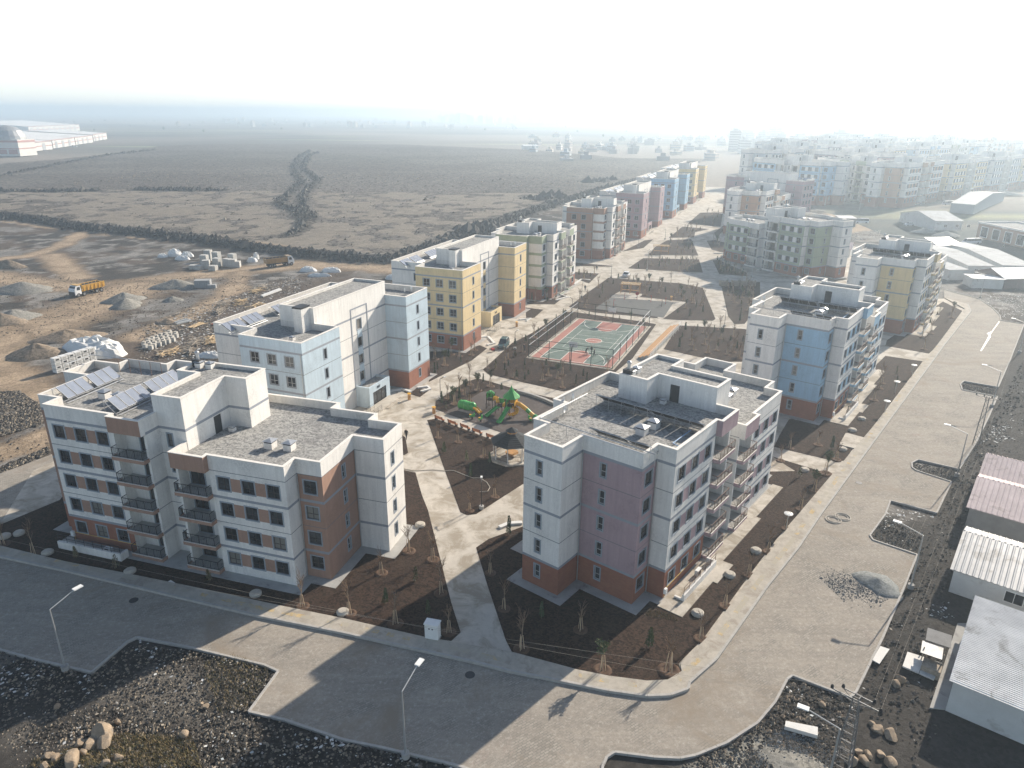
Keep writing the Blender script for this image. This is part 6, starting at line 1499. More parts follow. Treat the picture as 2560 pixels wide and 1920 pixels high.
for i, (x, y, lb) in enumerate(((560, 790, 'heap of broken pale timber before the pale blue block'), (380, 860, 'heap of broken timber right of the white sheeted pile'), (220, 885, 'low timber heap nearest the white sheeted pile'), (430, 800, 'timber scraps behind the concrete block rows'), (910, 400, 'grey board stack in the round scrap yard'), (960, 370, 'upper grey board stack in the round scrap yard'), (780, 490, 'pile of grey boards behind the pale blue block roof'), (650, 500, 'timber scraps beside the dirt track'), (900, 520, 'upright scrap timber by the pale blue block corner'), (620, 560, 'scrap sheets left of the red tubes'))):
    bundle('j', x, y, 3.6, 22, lb, WOOD_G if i % 2 else MATS['pale_wood'], R_.uniform(-.4, .6), .12, 2.3, True, layers=5, mess=1.3)
slab_thing('insulation_board', 'j', [(935, 440), (1080, 385), (1100, 395), (955, 448)], .2, .3, 'long white insulation board in the round scrap yard')
slab_thing('steel_beam', 'j', [(598, 690), (700, 688), (700, 700), (598, 702)], .1, .3, 'pale blue steel beam lying by the pale blue block', MATS['blue_pipe'], 'beam')

# ------------------------------------------------------------------ stones
ROCKM = mat('field_boulder', (.33, .255, .18), .9, .25, 1.5, bump=.6, bscale=6, dirt=((.2, .17, .14), 1.0, .5, .75), world=False); ROCKD = mat('dark_basalt', (.06, .053, .046), .9, .3, 1.5, bump=.6, bscale=6)
def rock_mesh(seed, m, sub=2):
    import bmesh
    bm = bmesh.new(); bmesh.ops.create_icosphere(bm, subdivisions=3, radius=1); rs = random.Random(seed)
    ds = [(Vector((rs.gauss(0, 1), rs.gauss(0, 1), rs.gauss(0, 1))).normalized(), rs.uniform(.45, .85)) for _ in range(12)]
    for v in bm.verts:
        for d, k in ds:
            q = v.co.dot(d)
            if q > k: v.co -= d * (q - k) * .85
        v.co *= 1 + .06 * math.sin(v.co.x * 5 + seed) * math.sin(v.co.y * 4 + seed * 2) + rs.uniform(-.012, .012); v.co.z *= .75
    me = bpy.data.meshes.new('boulder'); bm.to_mesh(me); bm.free(); me.materials.append(m); me.polygons.foreach_set('use_smooth', [False] * len(me.polygons)); return me
RK = [rock_mesh(i, ROCKM) for i in range(6)]; 
big = [('e', 1080, 1290, 1.05, 'largest tan boulder of the lower left heap, white board behind it'), ('e', 755, 1580, .85, 'round tan boulder at the bottom of the lower left heap'), ('e', 1905, 1310, .5, 'lone tan boulder right of the lower left heap'), ('e', 935, 1410, .6, 'boulder just below the largest tan boulder'), ('e', 1090, 1400, .75, 'flat grey boulder below the largest tan boulder'), ('e', 830, 1400, .5, 'boulder left of the flat grey one'),
       ('e', 505, 1520, .45, 'pale boulder at the left of the lower left heap'), ('e', 580, 1545, .4, 'boulder beside the pale left one'), ('e', 1095, 1600, .4, 'tall boulder near the bottom of the lower left heap'), ('e', 1220, 1540, .4, 'boulder right of the tall bottom one'), ('e', 465, 1625, .35, 'small tan boulder at the bottom left of the heap'), ('e', 2130, 1000, .3, 'small boulder beside the dark planted corner'), ('e', 2085, 975, .2, 'tiny boulder beside the small one at the planted corner'), ('e', 1215, 1165, .3, 'boulder above right of the largest tan one'), ('e', 860, 1490, .4, 'boulder hidden between the heap stones'), ('e', 590, 1010, .35, 'lone boulder in the shaded rubble'),
       ('x', 600, 730, .6, 'tan boulder above the pylon stone heap'), ('x', 515, 690, .55, 'grey boulder left of the tan one by the pylon'), ('x', 340, 890, .6, 'boulder at the foot of the pylon'), ('x', 425, 895, .5, 'boulder right of the pylon foot'), ('x', 590, 910, .65, 'large tan boulder at the bottom of the pylon stone heap'), ('x', 450, 855, .4, 'boulder in the middle of the pylon stone heap'), ('x', 530, 845, .4, 'round boulder in the pylon stone heap'), ('x', 385, 835, .4, 'brown boulder at the top of the pylon stone heap'), ('x', 660, 350, .5, 'boulder beside the pale panels'), ('x', 630, 380, .45, 'boulder below the pale panels'), ('x', 145, 520, .35, 'boulder by the kerb under the pylon arm'), ('x', 480, 650, .35, 'small boulder above the grey one by the pylon')]
for i, (k, x, y, s, lb) in enumerate(big):
    o = link('boulder', RK[i % 6], None, (*at(k, x, y + 20), s * .3), R_.uniform(0, 6), (s * R_.uniform(1.0, 1.3), s * R_.uniform(.85, 1.05), s)); tag(o, lb, 'boulder', 'boulders on the rubble')
def scatter(name, lb, polys, n, size, mats, seed, flat=.5, zf=None, shards=False, zoff=0.0):
    """thousands of loose pieces joined into one mesh"""
    rs = random.Random(seed); b = MB(); P_ = []
    for P in polys:
        xs = [p[0] for p in P]; ys = [p[1] for p in P]; P_.append((P, min(xs), max(xs), min(ys), max(ys), abs(area(P))))
    tot = sum(p[5] for p in P_)
    for P, x0, x1, y0, y1, A in P_:
        k = int(n * A / tot); cnt = 0; X = np.array([rs.uniform(x0, x1) for _ in range(k * 4)]); Y = np.array([rs.uniform(y0, y1) for _ in range(k * 4)])
        if not len(X): continue
        ok = poly_sd(X, Y, P) < 0; X, Y = X[ok][:k], Y[ok][:k]
        Z = zf(X, Y) if zf else np.zeros_like(X)
        for x, y, z in zip(X, Y, Z):
            s = size * math.exp(max(-1, min(.8, rs.gauss(0, .5)))); m = rs.choice(mats); a = rs.uniform(0, 6.28)
            if shards:
                c, d = math.cos(a) * s, math.sin(a) * s; e = rs.uniform(.3, .9); t1, t2 = rs.uniform(0, .5) * s, rs.uniform(0, .35) * s
                b.face([(x - c, y - d, z + .03), (x + d * e, y - c * e, z + .03 + t2), (x + c, y + d, z + .04 + t1), (x - d * e, y + c * e, z + .05)], m)
            else:
                i = len(b.v); q = [rs.uniform(.7, 1.2) for _ in range(6)]; f = flat
                b.v += [(x + math.cos(a) * s * q[0], y + math.sin(a) * s * q[0], z), (x - math.sin(a) * s * q[1], y + math.cos(a) * s * q[1], z + .1 * s), (x - math.cos(a) * s * q[2], y - math.sin(a) * s * q[2], z), (x + math.sin(a) * s * q[3], y - math.cos(a) * s * q[3], z + .05 * s), (x + .2 * s, y + .1 * s, z + s * f * 2 * q[4]), (x, y, z - s * .5)]
                mi = b.mi(m)
                for F in ((0, 1, 4), (1, 2, 4), (2, 3, 4), (3, 0, 4), (1, 0, 5), (2, 1, 5), (3, 2, 5), (0, 3, 5)): b.f.append(tuple(i + q_ for q_ in F)); b.m.append(mi)
    b.v = [(float(x), float(y), float(z) + zoff) for x, y, z in b.v]
    o = b.build(name); stuff(o, lb); return o
RUBM = [mat('rubble_%d' % i, c, .95, .2, 2) for i, c in enumerate(((.05, .045, .04), (.09, .08, .07), (.16, .14, .115), (.25, .21, .16)))]
LIT = [mat('litter_%d' % i, c, .8, .1, 2) for i, c in enumerate(((.62, .62, .6), (.45, .48, .48), (.3, .29, .27), (.42, .36, .28)))]
SW = tr('c7', [(-50, 900), (240, 975), (590, 1060), (830, 870), (1240, 900), (1700, 1015), (1770, 1045), (1580, 1310), (1830, 1365), (2212, 1495)]) + tr('c8', [(240, 1545), (700, 1650), (600, 1800)]) + tr('c7', [(0, 1900), (-100, 1400)])
heap_w = tr('e', [(400, 1500), (900, 1150), (1400, 1180), (2000, 1300), (2100, 1657), (400, 1657)])
E_STR = [at('c9', 1150, 1190), at('c9', 1440, 510), at('c9', 1540, 280), at('c6', 1660, 1510), at('c6', 1900, 1070), at('c6', 2060, 770), at('c6', 2300, 350), (120, 150), (75, 95), (62, 82), (52, 72), (44, 60), (36, 46), (30, 38)]
bend = tr('c9', [(700, 1085), (1090, 1215), (1180, 1260), (1000, 1659), (200, 1700), (0, 1640), (300, 1515), (500, 1385), (610, 1255)])
isl = [tr('c9', [(1320, 40), (1230, 180), (1515, 285), (1570, 150)]), tr('c6', [(1500, 1210), (1500, 1170), (1780, 1225), (1740, 1290)]), tr('c6', [(1825, 665), (1810, 700), (2030, 745), (2040, 700)])]
scatter('rubble', 'dark loose rubble on the waste ground round the streets', [SW, bend] + isl, 12000, .085, RUBM, 1, .35)
scatter('rubble', 'dark rubble along the strip between road and sheds', [E_STR], 9000, .12, RUBM[:3], 31, .35)
scatter('rubble_stones', 'tan stones scattered over the lower left corner', [heap_w, bend], 900, .12, [RUBM[2], RUBM[3], ROCKM], 2, .4)
scatter('litter', 'pale plastic and board scraps strewn on the rubble', [SW, SW, E_STR, bend] + isl, 1000, .085, LIT, 3, shards=True)
dense = [tr('c7', [(830, 870), (900, 830), (1050, 880), (980, 970), (900, 930)]), tr('c7', [(0, 1000), (200, 960), (330, 1000), (200, 1200), (0, 1200)]), tr('c8', [(240, 1540), (420, 1590), (440, 1659), (250, 1659)]), tr('f', [(950, 1400), (1300, 1310), (1560, 1380), (1300, 1540), (1000, 1530)]), tr('f', [(50, 1380), (200, 1370), (180, 1500), (30, 1480)]), tr('c9', [(1330, 0), (1500, 0), (1640, 50), (1500, 60), (1300, 130)]), tr('u', [(330, 640), (480, 620), (520, 720), (380, 730)]), tr('c6', [(2000, 950), (2150, 880), (2212, 1000), (2100, 1060), (1950, 1040)]), tr('o', [(600, 420), (950, 420), (950, 640), (750, 640), (600, 520)]), tr('s', [(1400, 940), (1950, 900), (1900, 1000), (1450, 1030)])]
scatter('litter', 'dense white litter in drifts along the kerbs', dense, 2600, .11, [LIT[0], LIT[0], LIT[1]], 4, shards=True)
scatter('site_debris', 'timber scraps and rubble over the material yard', [tr('j', [(0, 700), (300, 560), (620, 470), (1000, 330), (1250, 300), (1250, 420), (900, 560), (600, 929), (0, 929)])], 5200, .2, [LIT[0], LIT[3], LIT[2], WOOD_G, RUBM[1], RUBM[0], RUBM[0]], 5, .25, shards=True)
scatter('site_stones', 'stones and clods strewn over the dirt site', [tr('c1', [(0, 1150), (500, 1280), (2200, 1250), (1500, 1659), (0, 1659)]), tr('c4', [(-100, 500), (0, 330), (300, 480), (340, 740), (0, 880), (-150, 900)])], 4500, .12, RUBM, 6, .35)
scatter('rock_spill', 'tan and dark rocks heaped beside the left side street', [tr('c4', [(-20, 350), (120, 340), (260, 430), (270, 560), (100, 600), (-20, 640)]), tr('c4', [(0, 830), (310, 700), (315, 740), (0, 870)])], 3200, .2, [RUBM[1], RUBM[2], RUBM[3], RUBM[0]], 7, .3)
def along(pts, n, w, seed):
    rs = random.Random(seed); out = []; Ls = [math.hypot(b[0] - a[0], b[1] - a[1]) for a, b in zip(pts, pts[1:])]; T = sum(Ls)
    for _ in range(n):
        d = rs.uniform(0, T)
        for (a, b), L in zip(zip(pts, pts[1:]), Ls):
            if d <= L: break
            d -= L
        f = min(1, d / L); g = rs.gauss(0, w); out.append((a[0] + (b[0] - a[0]) * f - (b[1] - a[1]) / L * g, a[1] + (b[1] - a[1]) * f + (b[0] - a[0]) / L * g))
    return out
def stones_at(name, lb, pts, size, mats, seed, zf):
    rs = random.Random(seed); b = MB(); X = np.array([p[0] for p in pts]); Y = np.array([p[1] for p in pts]); Z = zf(X, Y)
    for x, y, z in zip(X, Y, Z):
        s = size * math.exp(rs.gauss(0, .45)); a = rs.uniform(0, 6.28); i = len(b.v); c, d = math.cos(a) * s, math.sin(a) * s
        b.v += [(float(x + c), float(y + d), float(z)), (float(x - d), float(y + c), float(z + .2 * s)), (float(x - c), float(y - d), float(z)), (float(x + d), float(y - c), float(z + .1 * s)), (float(x + .2 * s), float(y), float(z + s * rs.uniform(.7, 1.2))), (float(x), float(y), float(z - s))]
        mi = b.mi(rs.choice(mats))
        for F in ((0, 1, 4), (1, 2, 4), (2, 3, 4), (3, 0, 4), (1, 0, 5), (2, 1, 5), (3, 2, 5), (0, 3, 5)): b.f.append(tuple(i + q for q in F)); b.m.append(mi)
    stuff(b.build(name), lb)
GB_ = [mat('gravel_bit_%d' % i, c, .95) for i, c in enumerate(((.15, .155, .155), (.22, .225, .22), (.30, .29, .27)))]
stones_at('gravel_spread', 'blue grey gravel spread round the heap on the right hand road', along(tr('c9', [(960, 500), (1150, 470), (1350, 560)]), 3600, 1.3, 50), .035, GB_, 51, lambda x, y: .03 + 0 * x)
stones_at('gravel_spread', 'pale gravel spread below the road bend', along(tr('c9', [(560, 1480), (760, 1620), (900, 1720)]), 5000, 1.6, 52), .045, [GB_[2], GB_[1], RUBM[3]], 53, lambda x, y: .02 + 0 * x)
sk_ = empty('sack_stack', (*at('q', 790, 1230), 0), hd('q', 650, 1260, 940, 1170), 'stack of white printed sacks behind the brown and white block', 'sacks', 'building materials on the site')
for i_ in range(6):
    for j_ in range(4):
        a = MB(); a.box(-4.2 + i_ * 1.4, -.6, .05 + j_ * .75, -2.95 + i_ * 1.4, .6, .68 + j_ * .75, SHEETW); a.box(-3.9 + i_ * 1.4, -.62, .2 + j_ * .75, -3.3 + i_ * 1.4, -.605, .5 + j_ * .75, METAL_D if (i_ + j_) % 2 else BLOCKC); a.build('sack', sk_)
stones_at('stone_bank', 'dark basalt stones of the bank at the field edge', along(EMB, 5200, 1.3, 8), .5, [ROCKD, ROCKD, RUBM[1]], 8, z_near)
for i, P in enumerate(RIDGES): stones_at('stone_ridge', 'dark stones cleared into a ridge in the field', along(P, 900 if i < 2 else 500, 1.6, 20 + i), .55, [ROCKD, ROCKD, RUBM[1], RUBM[2]], 9 + i, z_field)
fs_ = [(R_.uniform(-260, 60), R_.uniform(245, 520)) for _ in range(9000)]
X = np.array([p[0] for p in fs_]); Y = np.array([p[1] for p in fs_]); ok = (poly_sd(X, Y, fld) < -1) & (field_side(X, Y) > 3)
PALE = [mat('pale_stone_%d' % i, c, .95, .1, 2) for i, c in enumerate(((.34, .29, .23), (.26, .22, .18), (.10, .085, .07)))]
stones_at('field_stones', 'pale stones lying thick over the field', [(x, y) for (x, y), k in zip(fs_, ok) if k], .2, PALE, 30, z_field)
stones_at('field_mound', 'dark stone mounds at the right of the field', along(tr('c2', [(1200, 800), (1300, 780), (1400, 770)]), 500, 4, 40) + along(tr('c2', [(1560, 680), (1720, 660)]), 300, 4, 41) + along(tr('c2', [(760, 1000), (930, 955)]), 500, 3, 42), 1.0, [ROCKD, RUBM[1]], 43, lambda x, y: 1.5 + 0 * x)

# ------------------------------------------------------------------ young trees and shrubs
BARK = mat('young_bark', (.33, .25, .18), .9, .2, 4, world=False); TWIG = mat('twig', (.22, .15, .10), .9, .2, 4, world=False); STAKE = mat('tree_stake', (.56, .43, .29), .85, .1, 3, world=False)
LEAF = [mat('leaf_%d' % i, c, .8, .3, 3, world=False) for i, c in enumerate(((.075, .105, .045), (.115, .125, .06), (.17, .12, .06), (.055, .085, .05)))]
def sapling(seed, h, leafy):
    rs = random.Random(seed); tr_ = MB(); tw = MB(); st = MB(); lean = rs.uniform(-.12, .12)
    P = [Vector((lean * z * z / 6 + rs.uniform(-.02, .02), rs.uniform(-.03, .03), z)) for z in np.linspace(0, h * .75, 5)]
    for i in range(4): tr_.tube(P[i], P[i + 1], .052 - .007 * i, BARK, .052 - .007 * (i + 1), 5, False)
    for i in range(16):
        z = rs.uniform(.38, .75) * h; b_ = Vector((lean * z * z / 6, 0, z)); a = rs.uniform(0, 6.28); l = h * rs.uniform(.12, .3); d = Vector((math.cos(a) * .5, math.sin(a) * .5, 1)).normalized()
        e = b_ + d * l; tw.tube(b_, e, .022, TWIG, .012, 4, False)
        for _ in range(3):
            c = b_.lerp(e, rs.uniform(.4, 1)); d2 = (d + Vector((rs.uniform(-.8, .8), rs.uniform(-.8, .8), rs.uniform(-.1, .5)))).normalized(); tw.tube(c, c + d2 * l * .45, .015, TWIG, .009, 3, False)
            if leafy:
                for _ in range(7):
                    q = c + d2 * l * rs.uniform(.1, .6) + Vector((rs.gauss(0, .08), rs.gauss(0, .08), rs.gauss(0, .08))); u = Vector((rs.gauss(0, 1), rs.gauss(0, 1), rs.gauss(0, 1))).normalized() * .09; v = u.orthogonal().normalized() * .06
                    tw.face([q - u, q + v, q + u, q - v], LEAF[(seed + rs.randint(0, 1)) % 3])
    for k in range(3):
        a = k * 2.1 + seed; st_ = MB() ; st.tube((math.cos(a) * .38, math.sin(a) * .38, -.05), (math.cos(a) * .12, math.sin(a) * .12, 1.25), .03, STAKE, n=5)
    well_ = MB(); well_.lathe([(.75, .0), (.6, .13), (.42, .1), (.3, .02)], mat('tree_basin', (.11, .068, .045), .95, .2, 4) if 'tree_basin' not in MATS else MATS['tree_basin'], 12)
    return tr_.mesh('trunk', True), tw.mesh('crown'), st, well_.mesh('soil_basin', True)
SAP = []
for i in range(7):
    a, b2, st, w2 = sapling(i + 1, (3.6, 4.2, 3.0, 3.4, 4.6, 2.6, 3.2)[i], i in (2,)); 
    s1 = MB(); s1.tube((.26, 0, -.05), (.12, 0, 1.45), .028, STAKE, n=5); SAP.append((a, b2, s1.mesh('stake'), w2))
def shrub(seed, h, r, dense, lf):
    rs = random.Random(seed); b = MB(); s = MB(); s.tube((0, 0, 0), (0, 0, h * .8), .03, BARK, .012, 4, False)
    for _ in range(dense):
        t = rs.random(); z = .12 * h + t * .88 * h; rr_ = r * (1 - .72 * t) * math.sqrt(rs.random()) * rs.uniform(.7, 1.15); a = rs.uniform(0, 6.28)
        q = Vector((math.cos(a) * rr_, math.sin(a) * rr_, z)); u = Vector((rs.gauss(0, .5), rs.gauss(0, .5), 1)).normalized() * .12; v = u.orthogonal().normalized() * .05
        b.face([q - u, q + v, q + u, q - v], LEAF[rs.choice(lf)])
    return s.mesh('stem'), b.mesh('foliage')
SHR = [shrub(1, 2.2, .34, 240, (0, 3)), shrub(2, 1.8, .38, 200, (0, 1)), shrub(3, 1.5, .42, 170, (1, 2)), shrub(4, 2.5, .3, 260, (3, 0))]
def plant_tree(x, y, i, s, lb, grp):
    t = empty('young_tree', (x, y, .08), R_.uniform(0, 6.3), lb, 'tree', grp); t.scale = (s, s, s)
    a, b2, st, w2 = SAP[i]; link('trunk', a, t); link('crown', b2, t); link('soil_basin', w2, t)
    for k in range(3): link('stake', st, t, (0, 0, 0), k * 2.094)
def plant_shrub(x, y, i, s, lb, grp):
    t = empty('evergreen_shrub', (x, y, .08), R_.uniform(0, 6.3), lb, 'shrub', grp); t.scale = (s, s, s); link('stem', SHR[i][0], t); link('foliage', SHR[i][1], t)
# the ones that can be told apart near the camera
near_t = [('c8', 35, 670, 1, 1.0, 'at the left end of the street side bed'), ('c8', 330, 735, 0, 1.15, 'in the street bed left of the white cabinet'), ('c8', 675, 790, 3, 1.0, 'in the shade right of the white cabinet'), ('c8', 240, 410, 6, 1.0, 'with bushy head below the white gable'), ('c8', 415, 270, 3, 1.15, 'beside the stone wall of the white gable'), ('c8', 570, 325, 3, 1.1, 'at the left edge of the concrete path'), ('c8', 622, 540, 4, 1.0, 'tall one at the left edge of the shaded path'), ('c8', 1140, 900, 1, 1.1, 'at the street end of the shaded bed'), ('c8', 1660, 1035, 2, 1.2, 'at the shadow edge by the pavement'), ('c8', 2090, 1040, 5, 1.5, 'in the sunlit corner bed'),
          ('c8', 1520, 775, 6, 1.0, 'deep in the shade before the pink block'), ('c8', 940, 410, 3, .9, 'in the shaded bed right of the path'), ('c8', 1030, 640, 4, .9, 'with double stake right of the shaded path'), ('c9', 130, 835, 3, 1.0, 'in the road bed nearest the street corner'), ('c9', 290, 625, 0, 1.0, 'in the road bed second from the street corner'), ('c9', 440, 425, 3, 1.0, 'in the road bed third from the street corner'), ('c9', 565, 275, 1, .95, 'in the road bed fourth from the street corner'), ('c9', 680, 125, 3, .9, 'in the road bed fifth from the street corner'), ('c6', 775, 1480, 0, 1.0, 'in the road bed beside the pink block middle'), ('c6', 865, 1360, 2, 1.1, 'with brown leaves in the road bed'), ('c6', 935, 1250, 2, 1.3, 'with red leaves beside the cross path'), ('c6', 1005, 1160, 3, 1.0, 'at the corner of the bright concrete pad'), ('c6', 645, 1165, 3, .9, 'at the back of the cross path'), ('c6', 705, 1085, 3, .9, 'with crossed stakes before the sky blue block'),
          ('c6', 885, 1065, 5, 1.0, 'leafy one before the sky blue block'), ('p', 1310, 1460, 0, .9, 'in the gazebo bed at the path side'), ('p', 1160, 910, 5, 1.1, 'green leaved one before the gazebo'), ('p', 800, 700, 6, .9, 'bushy one in the gazebo bed'), ('p', 525, 640, 3, .8, 'with a white ring in the gazebo bed'), ('p', 965, 1650, 3, .8, 'at the lower edge of the gazebo bed'), ('z', 590, 275, 6, .9, 'in the court bed at the middle'), ('z', 235, 455, 0, .9, 'in the playground bed left'), ('z', 375, 195, 6, .8, 'at the path corner of the court bed'), ('c7', 1945, 625, 1, 1.0, 'at the shadow edge right of the brown and white block'), ('c7', 220, 285, 4, 1.0, 'left of the brown and white block corner'), ('c7', 25, 225, 3, 1.0, 'at the left edge of the picture')]
for k, x, y, i, s, w in near_t: plant_tree(*at(k, x, y), i, s, 'bare staked young tree ' + w, 'staked young trees')
near_s = [('c8', 462, 460, 1, 1.0, 'below the white gable'), ('c8', 270, 605, 1, 1.0, 'in the sunny street bed'), ('c8', 540, 670, 1, .9, 'at the shadow edge left of the path'), ('c8', 1060, 165, 0, 1.2, 'in the corner behind the pink block'), ('c8', 1270, 700, 0, .9, 'deep in the shade of the pink block'), ('c8', 1965, 885, 1, 1.2, 'in the sunlit corner bed'), ('p', 980, 1190, 0, 1.0, 'beside the hose in the gazebo bed'), ('p', 920, 960, 1, .9, 'in the middle of the gazebo bed'), ('p', 1240, 990, 0, .8, 'at the gazebo shadow'), ('p', 610, 850, 1, 1.0, 'at the left edge of the gazebo bed'), ('p', 705, 140, 1, .9, 'in the playground bed'), ('c7', 490, 305, 2, .9, 'before the light well of the brown and white block'), ('c7', 750, 375, 2, 1.1, 'before the balconies of the brown and white block'), ('c7', 1345, 455, 2, .9, 'under the windows of the brown and white block'), ('c6', 975, 1090, 0, 1.0, 'beside the bright concrete pad'), ('c6', 765, 1270, 1, 1.0, 'in the bed beyond the pink block')]
for k, x, y, i, s, w in near_s: plant_shrub(*at(k, x, y), i, s, 'small green conical shrub ' + w, 'small shrubs')
def plant_bed(P, n_t, n_s, where, seed, margin=1.0):
    rs = random.Random(seed); xs = [p[0] for p in P]; ys = [p[1] for p in P]; got = []
    tries = 0
    while len(got) < n_t + n_s and tries < 4000:
        tries += 1; x, y = rs.uniform(min(xs), max(xs)), rs.uniform(min(ys), max(ys))
        if poly_sd(np.array([x]), np.array([y]), P)[0] > -margin: continue
        if any(poly_sd(np.array([x]), np.array([y]), Q)[0] < .8 for Q in AVOID): continue
        if any(math.hypot(x - a, y - b) < 2.0 for a, b in got): continue
        got.append((x, y))
    for i, (x, y) in enumerate(got):
        if i < n_t: plant_tree(x, y, rs.choice((0, 1, 3, 3, 4, 6, 2)), rs.uniform(.85, 1.2), 'bare staked young tree in the soil bed ' + where, 'young trees ' + where)
        else: plant_shrub(x, y, rs.randrange(4), rs.uniform(.6, 1.0), 'small upright shrub in the soil bed ' + where, 'shrubs ' + where)
crt = [cpt(-1.5, -1.8)[:2], cpt(CW + 1.5, -1.8)[:2], cpt(CW + 1.5, CL + 1.5)[:2], cpt(-1.5, CL + 1.5)[:2]]
AVOID = [crt, tr('n', [(880, 1255), (1035, 1100), (1630, 1185), (1450, 1330)]), tr('c5', [(640, 485), (760, 425), (880, 352), (1130, 350), (1380, 430), (1440, 520), (1330, 640), (1050, 622)])]
for k, nt_, ns_, where in (('bed_court', 14, 34, 'around the sports court'), ('bed_g1', 26, 22, 'around the exercise ground'), ('bed_g2', 14, 10, 'beyond the park cross street'), ('bed_g3', 8, 6, 'round the far pergola'), ('bed_g4', 6, 4, 'beside the dusky pink block'), ('bed_g5', 5, 6, 'at the far end of the park'), ('bed_g6', 4, 3, 'before the white and brick red block'), ('bed_g7', 8, 12, 'before the green balcony block'), ('bed_g8', 18, 12, 'right of the long park path'), ('bed_g9', 18, 12, 'behind the pink block'), ('bed_w1', 6, 5, 'beside the pale blue block'), ('bed_w2', 3, 3, 'under the green striped block'), ('bed_w3', 2, 4, 'beside the green striped block entrance'), ('bed_play', 7, 8, 'round the playground'), ('bed_yr', 5, 3, 'beside the yellow right hand block'), ('bed_br', 4, 3, 'beside the sky blue block'), ('bed_walk', 1, 2, 'islet beside the wide concrete path')):
    plant_bed(BEDS[k], nt_, ns_, where, sum(map(ord, k)))
# dry grass tufts
gr_ = MB(); rs = random.Random(5); GM = [mat('dry_grass_%d' % i, c, .9, .2, 4) for i, c in enumerate(((.30, .225, .115), (.23, .18, .09), (.13, .125, .06)))]
for P, n in ((tr('e', [(300, 1600), (900, 1400), (1300, 1300), (2000, 1350), (2100, 1657), (300, 1657)]), 5200), (tr('c8', [(1960, 640), (2120, 680), (2150, 720), (1930, 690)]), 500), (tr('c7', [(1300, 980), (1500, 930), (1750, 1030), (1600, 1280), (1400, 1320)]), 1100)):
    xs = [p[0] for p in P]; ys = [p[1] for p in P]; X = np.array([rs.uniform(min(xs), max(xs)) for _ in range(n * 3)]); Y = np.array([rs.uniform(min(ys), max(ys)) for _ in range(n * 3)]); ok = poly_sd(X, Y, P) < 0
    for x, y in list(zip(X[ok], Y[ok]))[:n]:
        a = rs.uniform(0, 6.28); h = rs.uniform(.12, .4); gr_.face([(x, y, 0), (x + .05 * math.cos(a), y + .05 * math.sin(a), 0), (x + rs.gauss(0, .12), y + rs.gauss(0, .12), h)], rs.choice(GM))
stuff(gr_.build('dry_grass'), 'dry yellow grass tufts on the rubble'); 
# hose in the gazebo bed, kerbs of white edging at the entrances
a = MB(); P = tr('p', [(0, 1060), (200, 1100), (450, 1085), (620, 1100), (740, 1095), (900, 1160), (1010, 1200), (1110, 1200), (1200, 1260), (1245, 1330), (1210, 1385), (1100, 1390)]); a.pipe([(x, y, .13) for x, y in P], .05, MAN, 6); tag(a.build('hose'), 'pale garden hose curling through the gazebo bed', 'hose')
EDG = mat('white_edging', (.68, .67, .64), .7, .05)
for k, pts, lb in (('m', [(1320, 1330), (1440, 1310), (1510, 1335)], 'curved white garden edging beside the pale blue block entrance'), ('m', [(1560, 1300), (1640, 1290), (1660, 1310), (1590, 1330)], 'white garden edging at the corner of the pale blue block'), ('k', [(170, 690), (240, 690), (290, 745), (230, 760)], 'white garden edging before the yellow block'), ('k', [(500, 545), (600, 535), (560, 555)], 'white garden edging at the far corner of the yellow block'), ('n', [(570, 1150), (630, 1130), (690, 1150), (600, 1175)], 'white garden edging before the green striped block'), ('n', [(740, 1050), (800, 1010), (870, 1015)], 'white zigzag garden edging beyond the green striped block'), ('s', [(20, 1170), (180, 1175), (120, 1200)], 'white garden edging at the left of the green balcony block'), ('s', [(430, 1330), (560, 1300), (640, 1330), (520, 1370)], 'white garden edging before the green balcony block'), ('c8', [(1000, 120), (1060, 95), (1145, 90)], 'white sheet edging behind the pink block')):
    a = MB(); P = tr(k, pts); A_, B__ = offset_line(P, -.28), offset_line(P, .28)
    for i in range(len(P) - 1): a.prism([A_[i], A_[i + 1], B__[i + 1], B__[i]], .06, .32, EDG)
    tag(a.build('garden_edging'), lb, 'garden edging', 'white garden edging')

# ------------------------------------------------------------------ far warehouses, farms and city
WRED = mat('warehouse_red', (.45, .24, .22), .7); WWHT = mat('warehouse_wall', (.68, .66, .62), .8, .08, .1)
def warehouse(p, q, D, hw, hr, lb):
    L = math.hypot(q[0] - p[0], q[1] - p[1]); t = shed('warehouse', lb, p, math.degrees(math.atan2(q[1] - p[1], q[0] - p[0])), L, D, hw, hr, TIN_W, WWHT, (), .5, 1.0, 1, 'warehouses at the left edge of the plain', 'warehouse', detail=False)
    a = MB(); a.box(0, -.25, hw * .45, L, -.02, hw * .55, WRED); a.box(-.3, -.4, hw - .4, L + .3, -.02, hw + .5, WRED); a.build('red_trim', t)
    for k in range(max(1, int(L / 25))): a = MB(); a.box(8 + k * 25, -.3, 0, 16 + k * 25, -.05, hw * .8, METAL_G); a.build('gate', t)
wh = [((115, 470), (340, 445), 120, 'warehouse with red trim nearest the camera at the left'), ((345, 440), (485, 420), 150, 'second red trimmed warehouse from the left'), ((490, 418), (600, 400), 170, 'third red trimmed warehouse from the left'), ((605, 395), (690, 380), 150, 'rightmost red trimmed warehouse of the front row')]
for p, q, D, lb in wh: warehouse(at('c1', *p), at('c1', *q), D, 9, 14, lb)
warehouse(at('c1', 190, 345), at('c1', 515, 325), 220, 12, 20, 'long hazy warehouse of the rear row'); warehouse(at('c1', -200, 350), at('c1', 180, 330), 200, 12, 20, 'hazy warehouse at the left end of the rear row')
t = empty('domed_building', (*at('c1', 25, 490), 0), 0, 'red and white building with a silver dome at the left edge', 'domed building')
